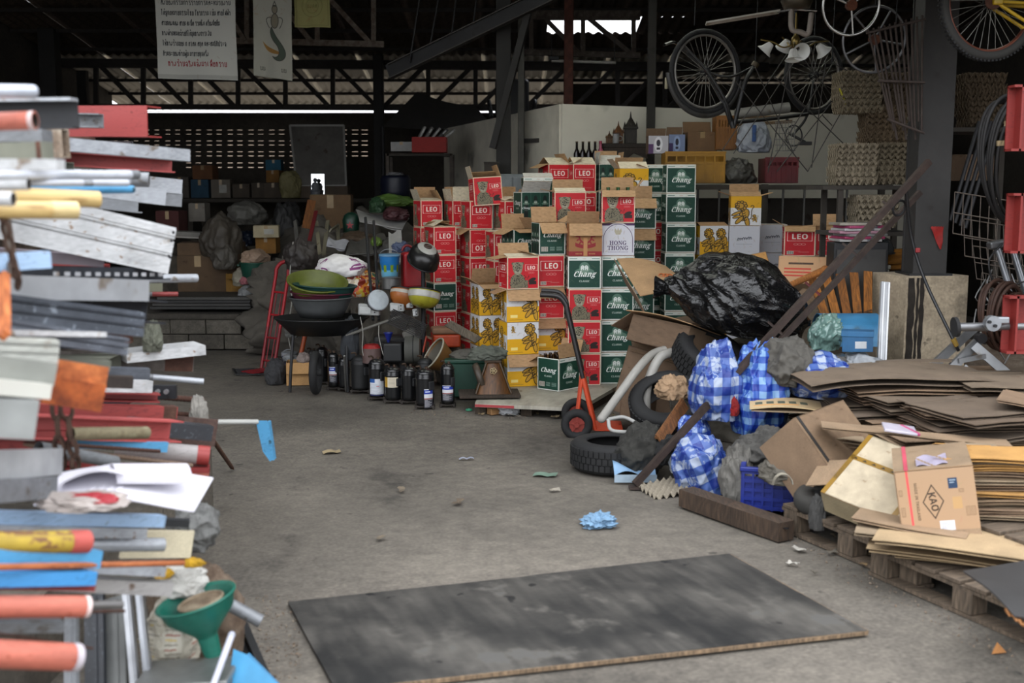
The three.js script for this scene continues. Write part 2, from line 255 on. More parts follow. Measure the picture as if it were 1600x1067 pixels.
// roof trusses: angle-iron chords and webs
function trussRow(name, label, D, chordTop, chordBot, u0, u1, web, th, m, cat = 'roof truss') {
  const P = (u, v) => at(u, v, D), o = thing(name, label, cat, P(u0, chordBot(u0)));
  const bm = (n, a, b, w) => part(o, n, [beam(a, b, w, w)], m, { w: true });
  bm('top_chord', P(u0, chordTop(u0)), P(u1, chordTop(u1)), th * 1.6); bm('bottom_chord', P(u0, chordBot(u0)), P(u1, chordBot(u1)), th);
  for (const [ua, ta, ub, tb] of web) { const va = lerp(chordTop(ua), chordBot(ua), ta), vb = lerp(chordTop(ub), chordBot(ub), tb), k = ua === ub ? 0 : th * 0.35; bm(ua === ub ? 'upright' : 'diagonal', P(ua, va).add(V(0, 0, k)), P(ub, vb).add(V(0, 0, k)), th * 0.8); }
  return o;
}
{
  const web = []; for (let u = 150; u <= 595; u += 74) { web.push([u, 0, u, 1]); if (u < 590) web.push([u + 4, 0, u + 70, 1]); }
  for (let u = 669; u < 1180; u += 74) { web.push([u, 0, u, 1], [u - 4, 0, u - 70, 1]); }
  trussRow('rear_roof_truss', 'long dark angle-iron truss above the row of vent slots in the rear wall', 18.6, (u) => 98 + u * 0.006, (u) => 166 + u * 0.004, -60, 1200, web, 0.085, truss);
  trussRow('middle_roof_truss', 'pale grey truss just behind the hanging cloth banners', 15.2, () => -18, (u) => 66 + (u - 460) * 0.025, 318, 600, [[386, 0, 386, 1], [330, 0, 384, 1], [420, 0, 488, 1], [496, 0, 496, 1], [500, 0, 580, 1], [584, 0, 584, 1]], 0.075, trussPale);
  trussRow('skylight_roof_truss', 'grey truss with crossing braces in front of the open skylight', 15.0, () => 24, (u) => 84 + (u - 900) * 0.03, 815, 1000, [[830, 0, 830, 1], [852, 0.1, 905, 1], [911, 0, 911, 1], [914, 0, 988, 1], [990, 0, 990, 1]], 0.07, mat('#5d5a56', { map: T.rust, r: 0.8 }));
  // deep sloping rafter left of the steel column
  const a = at(606, 112, 13.4), b = at(868, -14, 12.6), o = thing('sloping_rafter', 'broad sloping steel rafter left of the dark central column', 'rafter', a);
  part(o, 'rafter_web', [beam(a, b, 0.02, 0.16)], darkSteel, { w: true });
  part(o, 'rafter_flange', [beam(a.clone().add(V(0.02, 0.08, 0)), b.clone().add(V(0.02, 0.08, 0)), 0.1, 0.012), beam(a.clone().add(V(0.02, -0.08, 0)), b.clone().add(V(0.02, -0.08, 0)), 0.1, 0.012)], mat('#4a4744', { map: T.grime, r: 0.7 }), { w: true });
  for (const [u, v, x] of [[670, 84, 690], [704, 68, 716], [738, 50, 748], [640, 98, 660]]) part(o, 'hanger_rod', [bar(at(u, v, 13.25), at(x, -30, 13.2), 0.012, 6)], darkSteel, { w: true });
}
function post(name, u, D, w, h, m, y0 = 0) { const p = at(u, 300, D); return struct(name, [rbox(w, h, w, 0.01, [p.x, y0 + h / 2, p.z])], m); }
post('column', 89, 17.0, 0.24, 4.1, mat('#1c1b1a', { map: T.grime, r: 0.8 }));
post('column', 138, 18.9, 0.15, 3.7, mat('#1c1b1a', { map: T.grime, r: 0.8 }));
post('column', 594, 18.4, 0.16, 3.9, mat('#1c1b1a', { map: T.grime, r: 0.8 }));
post('column', 787, 13.2, 0.17, 4.65, mat('#2a2826', { map: T.grime, r: 0.75 }));
post('column', 814, 13.6, 0.075, 4.55, mat('#6d6b66', { map: T.grime, r: 0.75 }));
post('column', 887, 13.9, 0.11, 4.5, mat('#5e3428', { map: T.rust, r: 0.8 }));
post('column', 1015, 12.7, 0.09, 4.7, mat('#26231f', { map: T.grime, r: 0.8 }));
{ const a = at(770, 232, 12.9), b = at(828, 10, 12.8); struct('brace', [beam(a, b, 0.07, 0.07)], mat('#2a2826', { map: T.grime, r: 0.75 })); }
{ // the big front column on its concrete plinth
  const D = 7.9, p = at(1450, 500, D), c = at(1462, 300, D);
  const g = new THREE.BoxGeometry(0.48, 1.2, 0.44, 12, 24, 12); warp(g, (q) => { const n = fbm(q.x * 5, q.y * 5, q.z * 5) * 0.012; q.x += n; q.z += n; if (Math.abs(q.x) > 0.21 && Math.abs(q.z) > 0.2) { q.x *= 0.975; q.z *= 0.975; } });
  const pl = struct('plinth', [g.translate(0, 0.6, 0).rotateY(0.22).translate(p.x, 0, p.z - 0.2)], mat('#cdbfa8', { map: T.concrete, r: 0.92, bump: T.bump, bs: 0.004 }));
  // tar stains that run down the plinth: ragged dark bands on its left face
  const tar = mat('#2f2b26', { map: T.rust, r: 0.9 });
  for (const [x, w, ph] of [[-0.2, 0.05, 1], [-0.12, 0.03, 4], [-0.155, 0.018, 9]]) {
    const L = [], Rr = []; for (let i = 0; i <= 26; i++) { const y = i / 26 * 1.18 + 0.01; L.push([x - w / 2 + fbm(y * 7, ph) * 0.03, y]); Rr.unshift([x + w / 2 + fbm(y * 8, ph + 5) * 0.03, y]); }
    const st = extr([...L, ...Rr], 0.003); part(pl, 'tar_stain', [st.translate(0, 0, 0.223).rotateY(0.22).translate(p.x, 0, p.z - 0.2)], tar);
  }
  const colM = mat('#33312f', { map: T.grime, r: 0.7, bump: T.bump, bs: 0.002 });
  const st = structG('steel_column');
  part(st, 'column_face', [rbox(0.235, 3.15, 0.02, 0.005, [c.x, 2.77, c.z - 0.05])], colM);
  part(st, 'column_side', [box(0.018, 3.15, 0.2, [c.x - 0.1, 2.77, c.z - 0.16]), box(0.018, 3.15, 0.2, [c.x + 0.1, 2.77, c.z - 0.16])], colM);
  part(st, 'column_back', [box(0.235, 3.15, 0.02, [c.x, 2.77, c.z - 0.27])], colM);
  part(st, 'base_plate', [box(0.3, 0.016, 0.3, [c.x, 1.207, c.z - 0.16])], darkSteel);
  const pa = at(1468, 372, D - 0.02), fl = thing('red_pennant', 'torn red triangular flag stuck on the dark steel column', 'flag', [pa.x, pa.y, c.z - 0.036]);
  part(fl, 'cloth', [slab((s, t) => V((s - 0.5) * 0.09 * (1 - t * 0.85) + t * 0.03, -t * 0.15 + 0.07 + 0.012 * Math.abs(sin(s * 14)) * (1 - t), 0.004 + 0.006 * sin(t * 8 + s * 3)), 10, 12, 0.002)], mat('#a8221d', { map: T.cloth, r: 0.8 }));
}
// ---------------------------------------------------------------- printed cartons
const RED = '#c61a26', GREEN = '#0c3f31', YEL = '#e2a90f';
const text = (g, s, x, y, px, col, font = 'bold', fam = 'sans-serif', wmax) => { g.font = font + ' ' + px + 'px ' + fam; g.fillStyle = col; g.textAlign = 'center'; g.textBaseline = 'middle'; g.fillText(s, x, y, wmax); };
function barcode(g, x, y, w, h) { g.fillStyle = '#e8dfd0'; g.fillRect(x, y, w, h); g.fillStyle = '#222'; for (let i = 2; i < w - 2; i += 3) g.fillRect(x + i, y + 2, 1 + ((i * 7) % 5 > 2), h - 4); }
function leoWord(g, x, y, k) {
  text(g, 'LEO', x, y, 40 * k, '#f4ece0', 'bold'); g.strokeStyle = '#f4ece0'; g.lineWidth = 2.5 * k;
  for (const s of [-1, 1]) { g.beginPath(); g.moveTo(x + s * 48 * k, y - 24 * k); g.lineTo(x + s * 54 * k, y - 24 * k); g.lineTo(x + s * 54 * k, y + 24 * k); g.lineTo(x + s * 48 * k, y + 24 * k); g.stroke(); }
  g.beginPath(); g.moveTo(x - 48 * k, y - 24 * k); g.lineTo(x + 48 * k, y - 24 * k); g.moveTo(x - 48 * k, y + 24 * k); g.lineTo(x + 48 * k, y + 24 * k); g.lineWidth = 1.4 * k; g.stroke();
  g.strokeStyle = '#e0a8a0'; g.lineWidth = 1.6 * k; for (let i = 0; i < 3; i++) { g.beginPath(); g.ellipse(x + (i - 1) * 17 * k, y + 42 * k, 9 * k, 5 * k, 0, 0, 7); g.stroke(); }
}
function leopard(g, x, y, k) { // a spotted big cat's head over a spotted chest
  const r = rng(5); g.fillStyle = '#77705a';
  g.beginPath(); g.ellipse(x, y + 95 * k, 62 * k, 60 * k, 0, 0, 7); g.fill(); g.fillRect(x - 62 * k, y + 90 * k, 150 * k, 60 * k);
  for (const s of [-1, 1]) { g.beginPath(); g.ellipse(x + s * 42 * k, y - 40 * k, 12 * k, 9 * k, s * 0.5, 0, 7); g.fillStyle = '#5c5542'; g.fill(); }
  g.fillStyle = '#8d866e'; g.beginPath(); g.moveTo(x - 44 * k, y - 42 * k); g.quadraticCurveTo(x, y - 60 * k, x + 44 * k, y - 42 * k); g.quadraticCurveTo(x + 48 * k, y, x + 30 * k, y + 34 * k); g.quadraticCurveTo(x, y + 58 * k, x - 30 * k, y + 34 * k); g.quadraticCurveTo(x - 48 * k, y, x - 44 * k, y - 42 * k); g.fill();
  g.fillStyle = '#a8a28c'; g.beginPath(); g.ellipse(x, y + 24 * k, 22 * k, 20 * k, 0, 0, 7); g.fill();
  g.fillStyle = '#1f1c16'; for (let i = 0; i < 150; i++) { const a = r() * 6.3, q = Math.sqrt(r()), px = x + (i < 45 ? Math.cos(a) * q * 40 * k : (r() * 170 - 72) * k), py = i < 45 ? y - 14 * k + Math.sin(a) * q * 34 * k : y + (52 + r() * 90) * k; g.beginPath(); g.ellipse(px, py, 3.4 * k, 2.4 * k, a, 0, 7); g.fill(); }
  for (const s of [-1, 1]) { g.beginPath(); g.ellipse(x + s * 16 * k, y - 6 * k, 6 * k, 4 * k, 0, 0, 7); g.fill(); g.fillRect(x + s * 12 * k - 1.5 * k, y, 3 * k, 22 * k); }
  g.beginPath(); g.ellipse(x, y + 18 * k, 8 * k, 5 * k, 0, 0, 7); g.fill(); g.fillRect(x - 14 * k, y + 33 * k, 28 * k, 2.5 * k);
}
function elephants(g, x, y, k, c = '#dfe6e0') {
  g.fillStyle = 'rgba(150,170,150,.55)'; g.beginPath(); g.ellipse(x, y, 46 * k, 46 * k, 0, 0, 7); g.fill(); g.beginPath(); g.ellipse(x, y + 34 * k, 84 * k, 30 * k, 0, 0, 7); g.fill();
  g.fillStyle = c; for (const s of [-1, 1]) { g.beginPath(); g.ellipse(x + s * 16 * k, y - 4 * k, 15 * k, 15 * k, 0, 0, 7); g.fill(); g.beginPath(); g.ellipse(x + s * 27 * k, y + 8 * k, 5 * k, 17 * k, s * 0.25, 0, 7); g.fill(); g.fillRect(x + s * 8 * k - 4 * k, y + 5 * k, 8 * k, 16 * k); }
  g.fillStyle = GREEN; for (const s of [-1, 1]) { g.beginPath(); g.ellipse(x + s * 17 * k, y - 6 * k, 2.4 * k, 2 * k, 0, 0, 7); g.fill(); }
}
function chang(g, x, y, k) { g.save(); g.translate(x, y); g.transform(1, 0, -0.18, 1, 0, 0); text(g, 'Chang', 0, 0, 54 * k, '#f3f5f0', 'italic bold', 'serif'); g.restore(); }
function lionBeast(g, x, y, k) { // a rampant curly-maned lion as an outline figure
  g.save(); g.translate(x, y); g.scale(k, k); g.lineWidth = 5; g.strokeStyle = '#3b2c0c'; g.fillStyle = '#c2932c'; g.lineJoin = 'round';
  const el = (a, b, rx, ry, t = 0) => { g.beginPath(); g.ellipse(a, b, rx, ry, t, 0, 7); g.fill(); g.stroke(); };
  el(20, 30, 26, 44, 0.35); el(-6, 66, 12, 34, 0.7); el(38, 76, 13, 34, -0.2); el(-24, 20, 9, 30, 1.1); el(-20, 44, 8, 26, 1.3);
  for (let i = 0; i < 9; i++) { const a = i / 9 * 6.28; el(Math.cos(a) * 26 + 2, Math.sin(a) * 25 - 34, 10, 10); } el(-2, -34, 21, 20); el(-18, -28, 10, 7);
  g.beginPath(); g.moveTo(44, 60); g.bezierCurveTo(80, 60, 50, 0, 72, -20); g.bezierCurveTo(84, -34, 60, -44, 58, -28); g.stroke();
  for (let i = 0; i < 5; i++) { g.beginPath(); g.arc(14 + i * 3, -4 + i * 16, 9, 0, 4); g.stroke(); }
  g.fillStyle = '#3b2c0c'; g.beginPath(); g.arc(-8, -40, 3, 0, 7); g.fill(); g.restore();
}
function frame(g, w, h, bg, edge, t = 7) { g.fillStyle = edge; g.fillRect(0, 0, w, h); g.fillStyle = bg; g.fillRect(t, t, w - 2 * t, h - 2 * t); }
function wear(g, w, h, seed) { const r = rng(seed); for (let i = 0; i < 26; i++) { g.fillStyle = `rgba(${120 + r() * 60 | 0},${95 + r() * 40 | 0},${70 + r() * 30 | 0},${0.08 + r() * 0.16})`; g.beginPath(); g.ellipse(r() * w, r() * h, 2 + r() * 22, 1 + r() * 5, r() * 3, 0, 7); g.fill(); } g.strokeStyle = 'rgba(210,190,160,.25)'; for (let i = 0; i < 10; i++) { g.lineWidth = 0.6 + r(); g.beginPath(); const x = r() * w, y = r() * h; g.moveTo(x, y); g.lineTo(x + r() * 40 - 20, y + r() * 30 - 15); g.stroke(); } }
const PW = 300, PN = 235, PH = 275;
const faceTex = {
  leoN: paint('leoN', PN, PH, (g, w, h) => { frame(g, w, h, RED, '#e9d9bd'); leoWord(g, w / 2, 92, 1.72); g.fillStyle = '#c89088'; g.fillRect(34, 226, 90, 3); g.fillRect(110, 236, 80, 3); barcode(g, 22, 228, 52, 30); wear(g, w, h, 1); }),
  leoW: paint('leoW', PW, PH, (g, w, h) => { frame(g, w, h, RED, '#e9d9bd'); g.save(); g.beginPath(); g.rect(7, 7, w - 14, h - 14); g.clip(); leopard(g, 98, 98, 1.12); g.restore(); leoWord(g, 228, 92, 1.06); g.fillStyle = '#2a1c1a'; g.beginPath(); g.ellipse(238, 196, 36, 16, -0.3, 0, 7); g.fill(); g.fillRect(206, 206, 70, 30); wear(g, w, h, 2); }),
  leoS: paint('leoS', PW, PH, (g, w, h) => { frame(g, w, h, RED, '#e9d9bd', 7); g.save(); g.beginPath(); g.rect(5, 5, w - 10, h - 10); g.clip(); leopard(g, 84, 96, 1.12); g.restore(); leoWord(g, 220, 90, 0.95); wear(g, w, h, 3); }),
  chW: paint('chW', PW, PH, (g, w, h) => { frame(g, w, h, GREEN, '#dfe2da', 9); g.fillStyle = '#dfe2da'; g.fillRect(0, 0, w, 34); g.fillStyle = '#7f9a8d'; g.fillRect(14, 14, 70, 8); g.fillRect(w - 84, 14, 70, 8); elephants(g, w / 2, 94, 1.05); chang(g, w / 2, 150, 1.18); text(g, 'CLASSIC', w / 2, 212, 22, '#cfd8cd', 'bold', 'serif'); wear(g, w, h, 4); }),
  chN: paint('chN', PN, PH, (g, w, h) => { frame(g, w, h, GREEN, '#dfe2da', 8); chang(g, w / 2, 104, 0.98); text(g, 'CLASSIC', w / 2, 154, 20, '#cfd8cd', 'bold', 'serif'); barcode(g, 18, 206, 62, 40); g.fillStyle = '#9db5a8'; for (let i = 0; i < 4; i++) { g.fillRect(96, 208 + i * 9, 44, 3); g.fillRect(156, 208 + i * 9, 52, 3); } wear(g, w, h, 5); }),
  chS: paint('chS', PW, PH, (g, w, h) => { frame(g, w, h, GREEN, '#dfe2da', 5); for (let i = 0; i < 3; i++) { const x = 50 + i * 100; g.fillStyle = '#0b1712'; g.fillRect(x - 20, 60, 40, 200); g.beginPath(); g.ellipse(x, 72, 20, 40, 0, 0, 7); g.fill(); elephants(g, x, 96, 0.42, '#b9c4b6'); chang(g, x, 150, 0.5); g.fillStyle = '#6b7f74'; g.fillRect(x - 18, 172, 36, 4); g.fillRect(i * 100 - 1, 4, 2, 267); } wear(g, w, h, 6); }),
  liW: paint('liW', PW, PH, (g, w, h) => { g.fillStyle = '#dcdcde'; g.fillRect(0, 0, w, h); g.fillStyle = YEL; g.fillRect(0, 142, w, 133); g.save(); g.translate(60, 46); g.scale(0.3, 0.3); g.translate(-20, 20); lionBeast(g, 0, 0, 1.1); g.restore(); g.fillStyle = '#b08f50'; g.fillRect(40, 82, 44, 6); lionBeast(g, 214, 108, 1.42); g.fillStyle = '#f4dc86'; g.fillRect(34, 214, 66, 26); g.fillStyle = '#8a6a1a'; g.fillRect(20, 256, 130, 3); wear(g, w, h, 7); }),
  liN: paint('liN', PN, PH, (g, w, h) => { g.fillStyle = '#dcdcde'; g.fillRect(0, 0, w, h); g.fillStyle = YEL; g.fillRect(0, 0, w, 110); lionBeast(g, 76, 136, 1.35); g.save(); lionBeast(g, 182, 200, 0.42); g.restore(); wear(g, w, h, 8); }),
  liS: paint('liS', PW, PH, (g, w, h) => { g.fillStyle = '#dcdcde'; g.fillRect(0, 0, w, h); g.fillStyle = YEL; g.fillRect(0, 150, w, 125); lionBeast(g, 90, 120, 1.4); lionBeast(g, 220, 120, 1.4); wear(g, w, h, 9); }),
  htW: paint('htW', PW, PH, (g, w, h) => { g.fillStyle = '#d9d8de'; g.fillRect(0, 0, w, h); g.fillStyle = '#4a2a55'; g.fillRect(0, 0, w, 18); g.fillStyle = '#d9d8de'; g.beginPath(); g.moveTo(12, 275); g.lineTo(12, 130); g.arc(w / 2, 130, w / 2 - 12, PI, 0); g.lineTo(w - 12, 275); g.fill(); g.strokeStyle = '#4a2f58'; g.lineWidth = 5; g.beginPath(); g.moveTo(16, 250); g.lineTo(16, 140); g.arc(w / 2, 140, w / 2 - 16, PI, 0); g.lineTo(w - 16, 250); g.stroke(); g.fillStyle = '#b9b19a'; g.beginPath(); g.moveTo(w / 2 - 28, 40); for (const [a, b] of [[-34, 66], [-20, 96], [20, 96], [34, 66], [28, 40], [10, 62], [0, 36], [-10, 62]]) g.lineTo(w / 2 + a, b); g.fill(); text(g, 'HONG', w / 2, 168, 50, '#3a2350', 'bold', 'serif'); text(g, 'THONG', w / 2, 212, 50, '#3a2350', 'bold', 'serif'); g.strokeStyle = '#8a7fa0'; g.lineWidth = 2; g.strokeRect(60, 240, 180, 8); wear(g, w, h, 10); }),
  brW: paint('brW', PW, PH, (g, w, h) => { g.fillStyle = '#9a6a3c'; g.fillRect(0, 0, w, h); g.fillStyle = '#8c1d22'; g.fillRect(0, 236, w, 39); g.fillStyle = '#b5814d'; for (let i = 0; i < 10; i++) g.fillRect(w / 2 + (i < 5 ? -88 : 32) + (i % 5) * 12, 250, 7, 12); g.strokeStyle = '#8c1d22'; g.lineWidth = 16; g.beginPath(); g.ellipse(w / 2, 108, 56, 56, 0, 0, 7); g.stroke(); g.fillStyle = '#8c1d22'; for (let i = 0; i < 14; i++) { const a = i * 0.45; g.beginPath(); g.ellipse(w / 2 + Math.cos(a) * 76, 108 + Math.sin(a) * 70, 14, 7, a, 0, 7); g.fill(); } g.beginPath(); g.moveTo(w / 2 - 92, 160); g.quadraticCurveTo(w / 2, 200, w / 2 + 92, 160); g.lineTo(w / 2 + 92, 192); g.quadraticCurveTo(w / 2, 232, w / 2 - 92, 192); g.fill(); g.fillStyle = '#b98652'; g.fillRect(w / 2 - 18, 120, 36, 155); wear(g, w, h, 11); }),
  whW: paint('whW', PW, PH, (g, w, h) => { g.fillStyle = '#c6c7cf'; g.fillRect(0, 0, w, h); g.save(); g.translate(w / 2, 120); g.rotate(-0.1); g.strokeStyle = '#4a4c58'; g.lineWidth = 7; g.beginPath(); g.moveTo(-70, 14); for (let i = 0; i < 8; i++) g.bezierCurveTo(-62 + i * 17, -30 + (i % 3) * 8, -48 + i * 17, -6, -56 + i * 18, 14); g.stroke(); g.restore(); g.fillStyle = '#a9adb8'; g.fillRect(70, 170, 160, 6); wear(g, w, h, 12); }),
};
const pr = (t) => mat('#ffffff', { map: t, r: 0.62 });
const KIN = kraft('#9c7449'), KLI = kraft('#c39c72'), CREAM = kraft('#e8dbc0'), KWH = kraft('#d3d0c6');
const KINDS = {
  leo: { n: pr(faceTex.leoN), w: pr(faceTex.leoW), s: pr(faceTex.leoS), flap: CREAM, w0: 'red leopard carton', n0: 'red lettered carton' },
  ch: { n: pr(faceTex.chN), w: pr(faceTex.chW), s: pr(faceTex.chS), flap: KWH, w0: 'green elephant carton', n0: 'green script carton' },
  li: { n: pr(faceTex.liN), w: pr(faceTex.liW), s: pr(faceTex.liS), flap: KLI, w0: 'yellow lion carton', n0: 'yellow-topped lion carton' },
  ht: { n: pr(faceTex.htW), w: pr(faceTex.htW), s: pr(faceTex.whW), flap: KWH, w0: 'white arched carton', n0: 'white arched carton' },
  br: { n: pr(faceTex.brW), w: pr(faceTex.brW), s: KIN, flap: KLI, w0: 'brown sealed carton', n0: 'brown carton with red seal' },
  wh: { n: pr(faceTex.whW), w: pr(faceTex.whW), s: pr(faceTex.whW), flap: KWH, w0: 'pale carton', n0: 'pale carton with script' },
};
const CW = 0.285, CN = 0.235, CH = 0.275, gcache = {};
const panelG = (w, h) => gcache[w + ',' + h] ??= new THREE.BoxGeometry(w, h, 0.004);
const six = (outer, inner) => [inner, inner, inner, inner, outer, inner];
// open: angles of the flaps [front, back, left, right]: -90 shut, 0 straight up, 90 folded out level, 150 hanging down outside; null for a flap torn off
function carton(kind, face, p, rotY, label, o = {}) {
  const K = KINDS[kind], w = (face === 'n' ? CN : CW) * (o.k ?? 1), d = (face === 'n' ? CW : CN) * (o.k ?? 1), h = CH * (o.k ?? 1), front = o.front ? K[o.front] : K[face], side = o.side ? K[o.side] : face === 'n' ? K.s : K.n;
  const t = thing('carton', label, 'carton', p, [o.tx ?? 0, R(rotY), o.tz ?? 0], 'drinks cartons in the stacks');
  const pa = (name, gw, gh, m, pos, ry, rz = 0) => put(part(t, name, panelG(gw, gh), six(m, KIN), { raw: true }), pos, [0, ry, rz]);
  const inv = o.inv ? PI : 0;
  pa('front_panel', w, h, front, [0, h / 2, d / 2 - 0.002], 0, inv); pa('back_panel', w, h, front, [0, h / 2, -d / 2 + 0.002], PI, inv);
  pa('side_panel', d - 0.008, h, side, [-w / 2 + 0.002, h / 2, 0], -PI / 2, inv); pa('side_panel', d - 0.008, h, side, [w / 2 - 0.002, h / 2, 0], PI / 2, inv);
  put(part(t, 'bottom_panel', panelG(w - 0.01, d - 0.01), KIN, { raw: true }), [0, 0.003, 0], [-PI / 2, 0, 0]);
  const flaps = o.open ?? [-90, -90, 'x', 'x'], fl = d / 2 - 0.002, G = [[w, fl, 0, d / 2], [w, fl, PI, d / 2], [d - 0.01, Math.min(fl, w / 2), -PI / 2, w / 2], [d - 0.01, Math.min(fl, w / 2), PI / 2, w / 2]];
  flaps.forEach((a, i) => {
    if (a === 'x' || a === null) return;
    const [gw, gh, ry, off] = G[i], q = R(a), m = part(t, 'flap', gcache['f' + gw.toFixed(4) + gh.toFixed(4)] ??= new THREE.BoxGeometry(gw - 0.004, gh, 0.004).translate(0, gh / 2, 0), six(o.flap ?? K.flap, KLI), { raw: true });
    m.rotation.order = 'YXZ'; put(m, [sin(ry) * (off - 0.002), h + 0.001 + (i > 1 ? 0.004 : 0), cos(ry) * (off - 0.002)], [q, ry, 0]);
  });
  if (o.bottles) { // brown beer bottles that look out of the top
    for (let i = 0; i < o.bottles; i++) { const b = thing('beer_bottle', ['dark brown bottle standing in the open green carton on the board', 'green bottle lying among others in the open red carton'][o.bk ?? 0], 'bottle', V(0, 0, 0), 0, o.bg); const q = V((i % 3 - 1) * (o.bk ? 0.085 : 0.068), 0.006, (Math.floor(i / 3) - (o.bk ? 1 : 1.5)) * 0.066).applyEuler(t.rotation).add(t.position); b.position.copy(q);
      part(b, 'bottle_body', [lathe([[0, 0], [0.032, 0], [0.033, 0.01], [0.033, 0.17], [0.014, 0.22], [0.0125, 0.285], [0.0145, 0.287], [0.0145, 0.297], [0, 0.298]], 14)], o.bk ? mat('#1f4a1d', { r: 0.15 }) : mat('#20120a', { r: 0.15 })); }
  }
  return t;
}
const ORD = ['topmost', 'second from top', 'third from top', 'fourth from top', 'fifth from top', 'sixth from top', 'lowest'];
// a stack: u of the middle of the fronts, distance, height of its base, then the cartons from the bottom up: [kind, face, turn, options]
function stack(u, D, y, rot, where, list) {
  const q = at(u, 400, D), n = list.length;
  list.forEach(([kind, face, dr = 0, o = {}], i) => {
    const r = rot + dr + rnd(-1.5, 1.5), d = face === 'n' ? CW : CN, a = R(r), p = V(q.x - sin(a) * d / 2 + rnd(-0.006, 0.006) + (o.dx ?? 0), y + i * (CH + 0.006), -D - cos(a) * d / 2);
    const K = KINDS[kind];
    carton(kind, face, p, r, (o.say ?? ((o.open ? 'open ' : '') + K[face + '0'])) + (n > 1 ? ', ' + ORD[n - 1 - i] + ' ' + where : ' ' + where), o);
  });
}
{
  const L = ['leo', 'n'], Lw = ['leo', 'w'], C = ['ch', 'w'], Cn = ['ch', 'n'], S = ['li', 'w'], X = (o, r = 0) => [r, o];
  stack(675, 12.0, 0, 21, 'in the farthest left stack', [L, L, L, L, L, [...L, 0, { open: [-80, -10, 20, -30] }]]);
  stack(695, 11.3, 0.03, 20, 'in the stack beside the helmets', [L, L, Cn, L, [...L, 3, { open: [-85, -70, -60, -75] }]]);
  stack(724, 11.95, 0, 20, 'in the stack behind the leopard-topped stack', [L, L, L, L, L, [...L, 0, { open: [0, -5, 10, -60] }]]);
  stack(752, 11.35, 0, 23, 'in the leopard-topped left stack', [L, L, L, L, [...L, 0, { inv: 1, open: ['x', 'x', 118, 'x'] }], L]);
  carton('leo', 'w', at(760, 321, 11.4), 14, 'open leopard carton perched tilted on top of the red left stack', { tz: R(4), tx: -0.05, open: [-88, -60, 12, -18] });
  stack(806, 11.25, 0, 22, 'in the stack right of the leopard-topped stack', [L, L, L, L, L, [...L, 0, { open: [-80, 0, -70, 20] }]]);
  stack(790, 10.85, 0, 18, 'in the low red stack behind the yellow stack', [L, L, L, [...L, 0], L]);
  stack(822, 10.5, 0.03, 24, 'in the dark green stack behind the yellow stack', [C, C, Cn, Cn, [...Cn, 0, { open: [100, 10, 115, -30] }]]);
  stack(817, 9.72, 0.105, 17, 'in the front yellow stack', [[...S, 0, { open: [148, 'x', 'x', 'x'] }], S, [...S, -3, { open: [140, 'x', 110, 'x'] }], [...Lw, 2, { open: [-78, 20, 100, -70] }]]);
  stack(768, 10.25, 0.105, 17, 'in the stack behind the brown pyramid lamp', [['li', 'n', 0, { front: 's' }], ['li', 'n', 0, { front: 's' }], ['li', 'n', 0, { front: 's', open: [100, -20, 60, 'x'] }]]);
  stack(862, 9.97, 0.105, 8, 'in the narrow stack behind the hand truck handles', [S, [...S, 0, { open: [130, 'x', 'x', 'x'] }], [...L, 0, { open: [128, 'x', 'x', 'x'] }], L, [...Cn, 4, { open: [128, 15, 'x', 60] }]]);
  stack(914, 9.78, 0.105, 2, 'in the front stack with the brown carton on top', [Lw, Lw, Lw, C, ['br', 'w', 0, { open: [152, -30, 'x', 80] }]]);
  stack(966, 9.86, 0.105, 3, 'in the front stack with the white arched carton', [C, C, C, C, ['ht', 'w'], [...Lw, -4, { open: [118, 10, 105, 40], bottles: 9, bk: 1, bg: 'green bottles in the open red carton' }]]);
  stack(890, 10.35, 0.09, 6, 'in the second-row stack behind the brown sealed carton', [C, C, C, C, ['ht', 'w', 3, { open: [-60, 20, 'x', 'x'] }], [...Lw, -2, { open: [-72, 4, 80, 'x'] }]]);
  stack(836, 10.92, 0.09, 20, 'in the second-row stack with bottle pictures', [C, C, C, C, C, ['ch', 'w', 0, { front: 's', open: [30, 'x', 'x', 70] }]]);
  carton('ch', 'w', at(839, 322, 11.1), 5, 'green carton peeping over the row beside the grey metal box', { open: [-70, -90, 'x', 'x'] });
  stack(1000, 10.55, 0.03, 4, 'in the stack right behind the white arched carton', [C, C, C, [...C, 0, { open: [-90, 'x', 'x', 'x'] }], [...C, 0, { open: [150, 'x', 'x', 'x'] }], [...C, -3, { open: [140, 0, 'x', 'x'] }]]);
  stack(1022, 11.32, 0.075, 3, 'in the stack left of the tall right-end stack', [C, C, C, L, [...L, 0, {}], C, C]);
  stack(1063, 10.87, 0.075, 3, 'in the tall green stack at the right end', [C, C, C, C, C, C, [...C, 0, { k: 0.97 }]]);
  stack(873, 11.62, 0.085, 20, 'in the rear stack with its side flap raised', [L, L, L, L, L, L, [...L, 0, { open: [-62, -62, 112, -30] }]]);
  stack(913, 11.5, 0.085, 14, 'in the tall rear red stack', [L, L, L, L, L, L, [...L, 0, { open: [-62, -62, -60, 'x'] }]]);
  stack(952, 11.6, 0.085, 6, 'in the rear green stack under the loose flaps', [Cn, Cn, Cn, Cn, Cn, Cn, ['ch', 'n', 0, { front: 's', open: [-50, 5, -5, 8] }]]);
  stack(990, 11.02, 0.03, 6, 'in the rear stack topped by a torn lion carton', [C, C, C, C, C, C, ['li', 'w', 2, { front: 'n', open: [-55, -20, 40, -70], flap: CREAM }]]);
  stack(1116, 10.95, 0.05, 10, 'in the lion stack right of the green stacks', [S, S, S, S, ['li', 'w', 0, { front: 's', open: [-75, -75, 'x', 'x'] }]]);
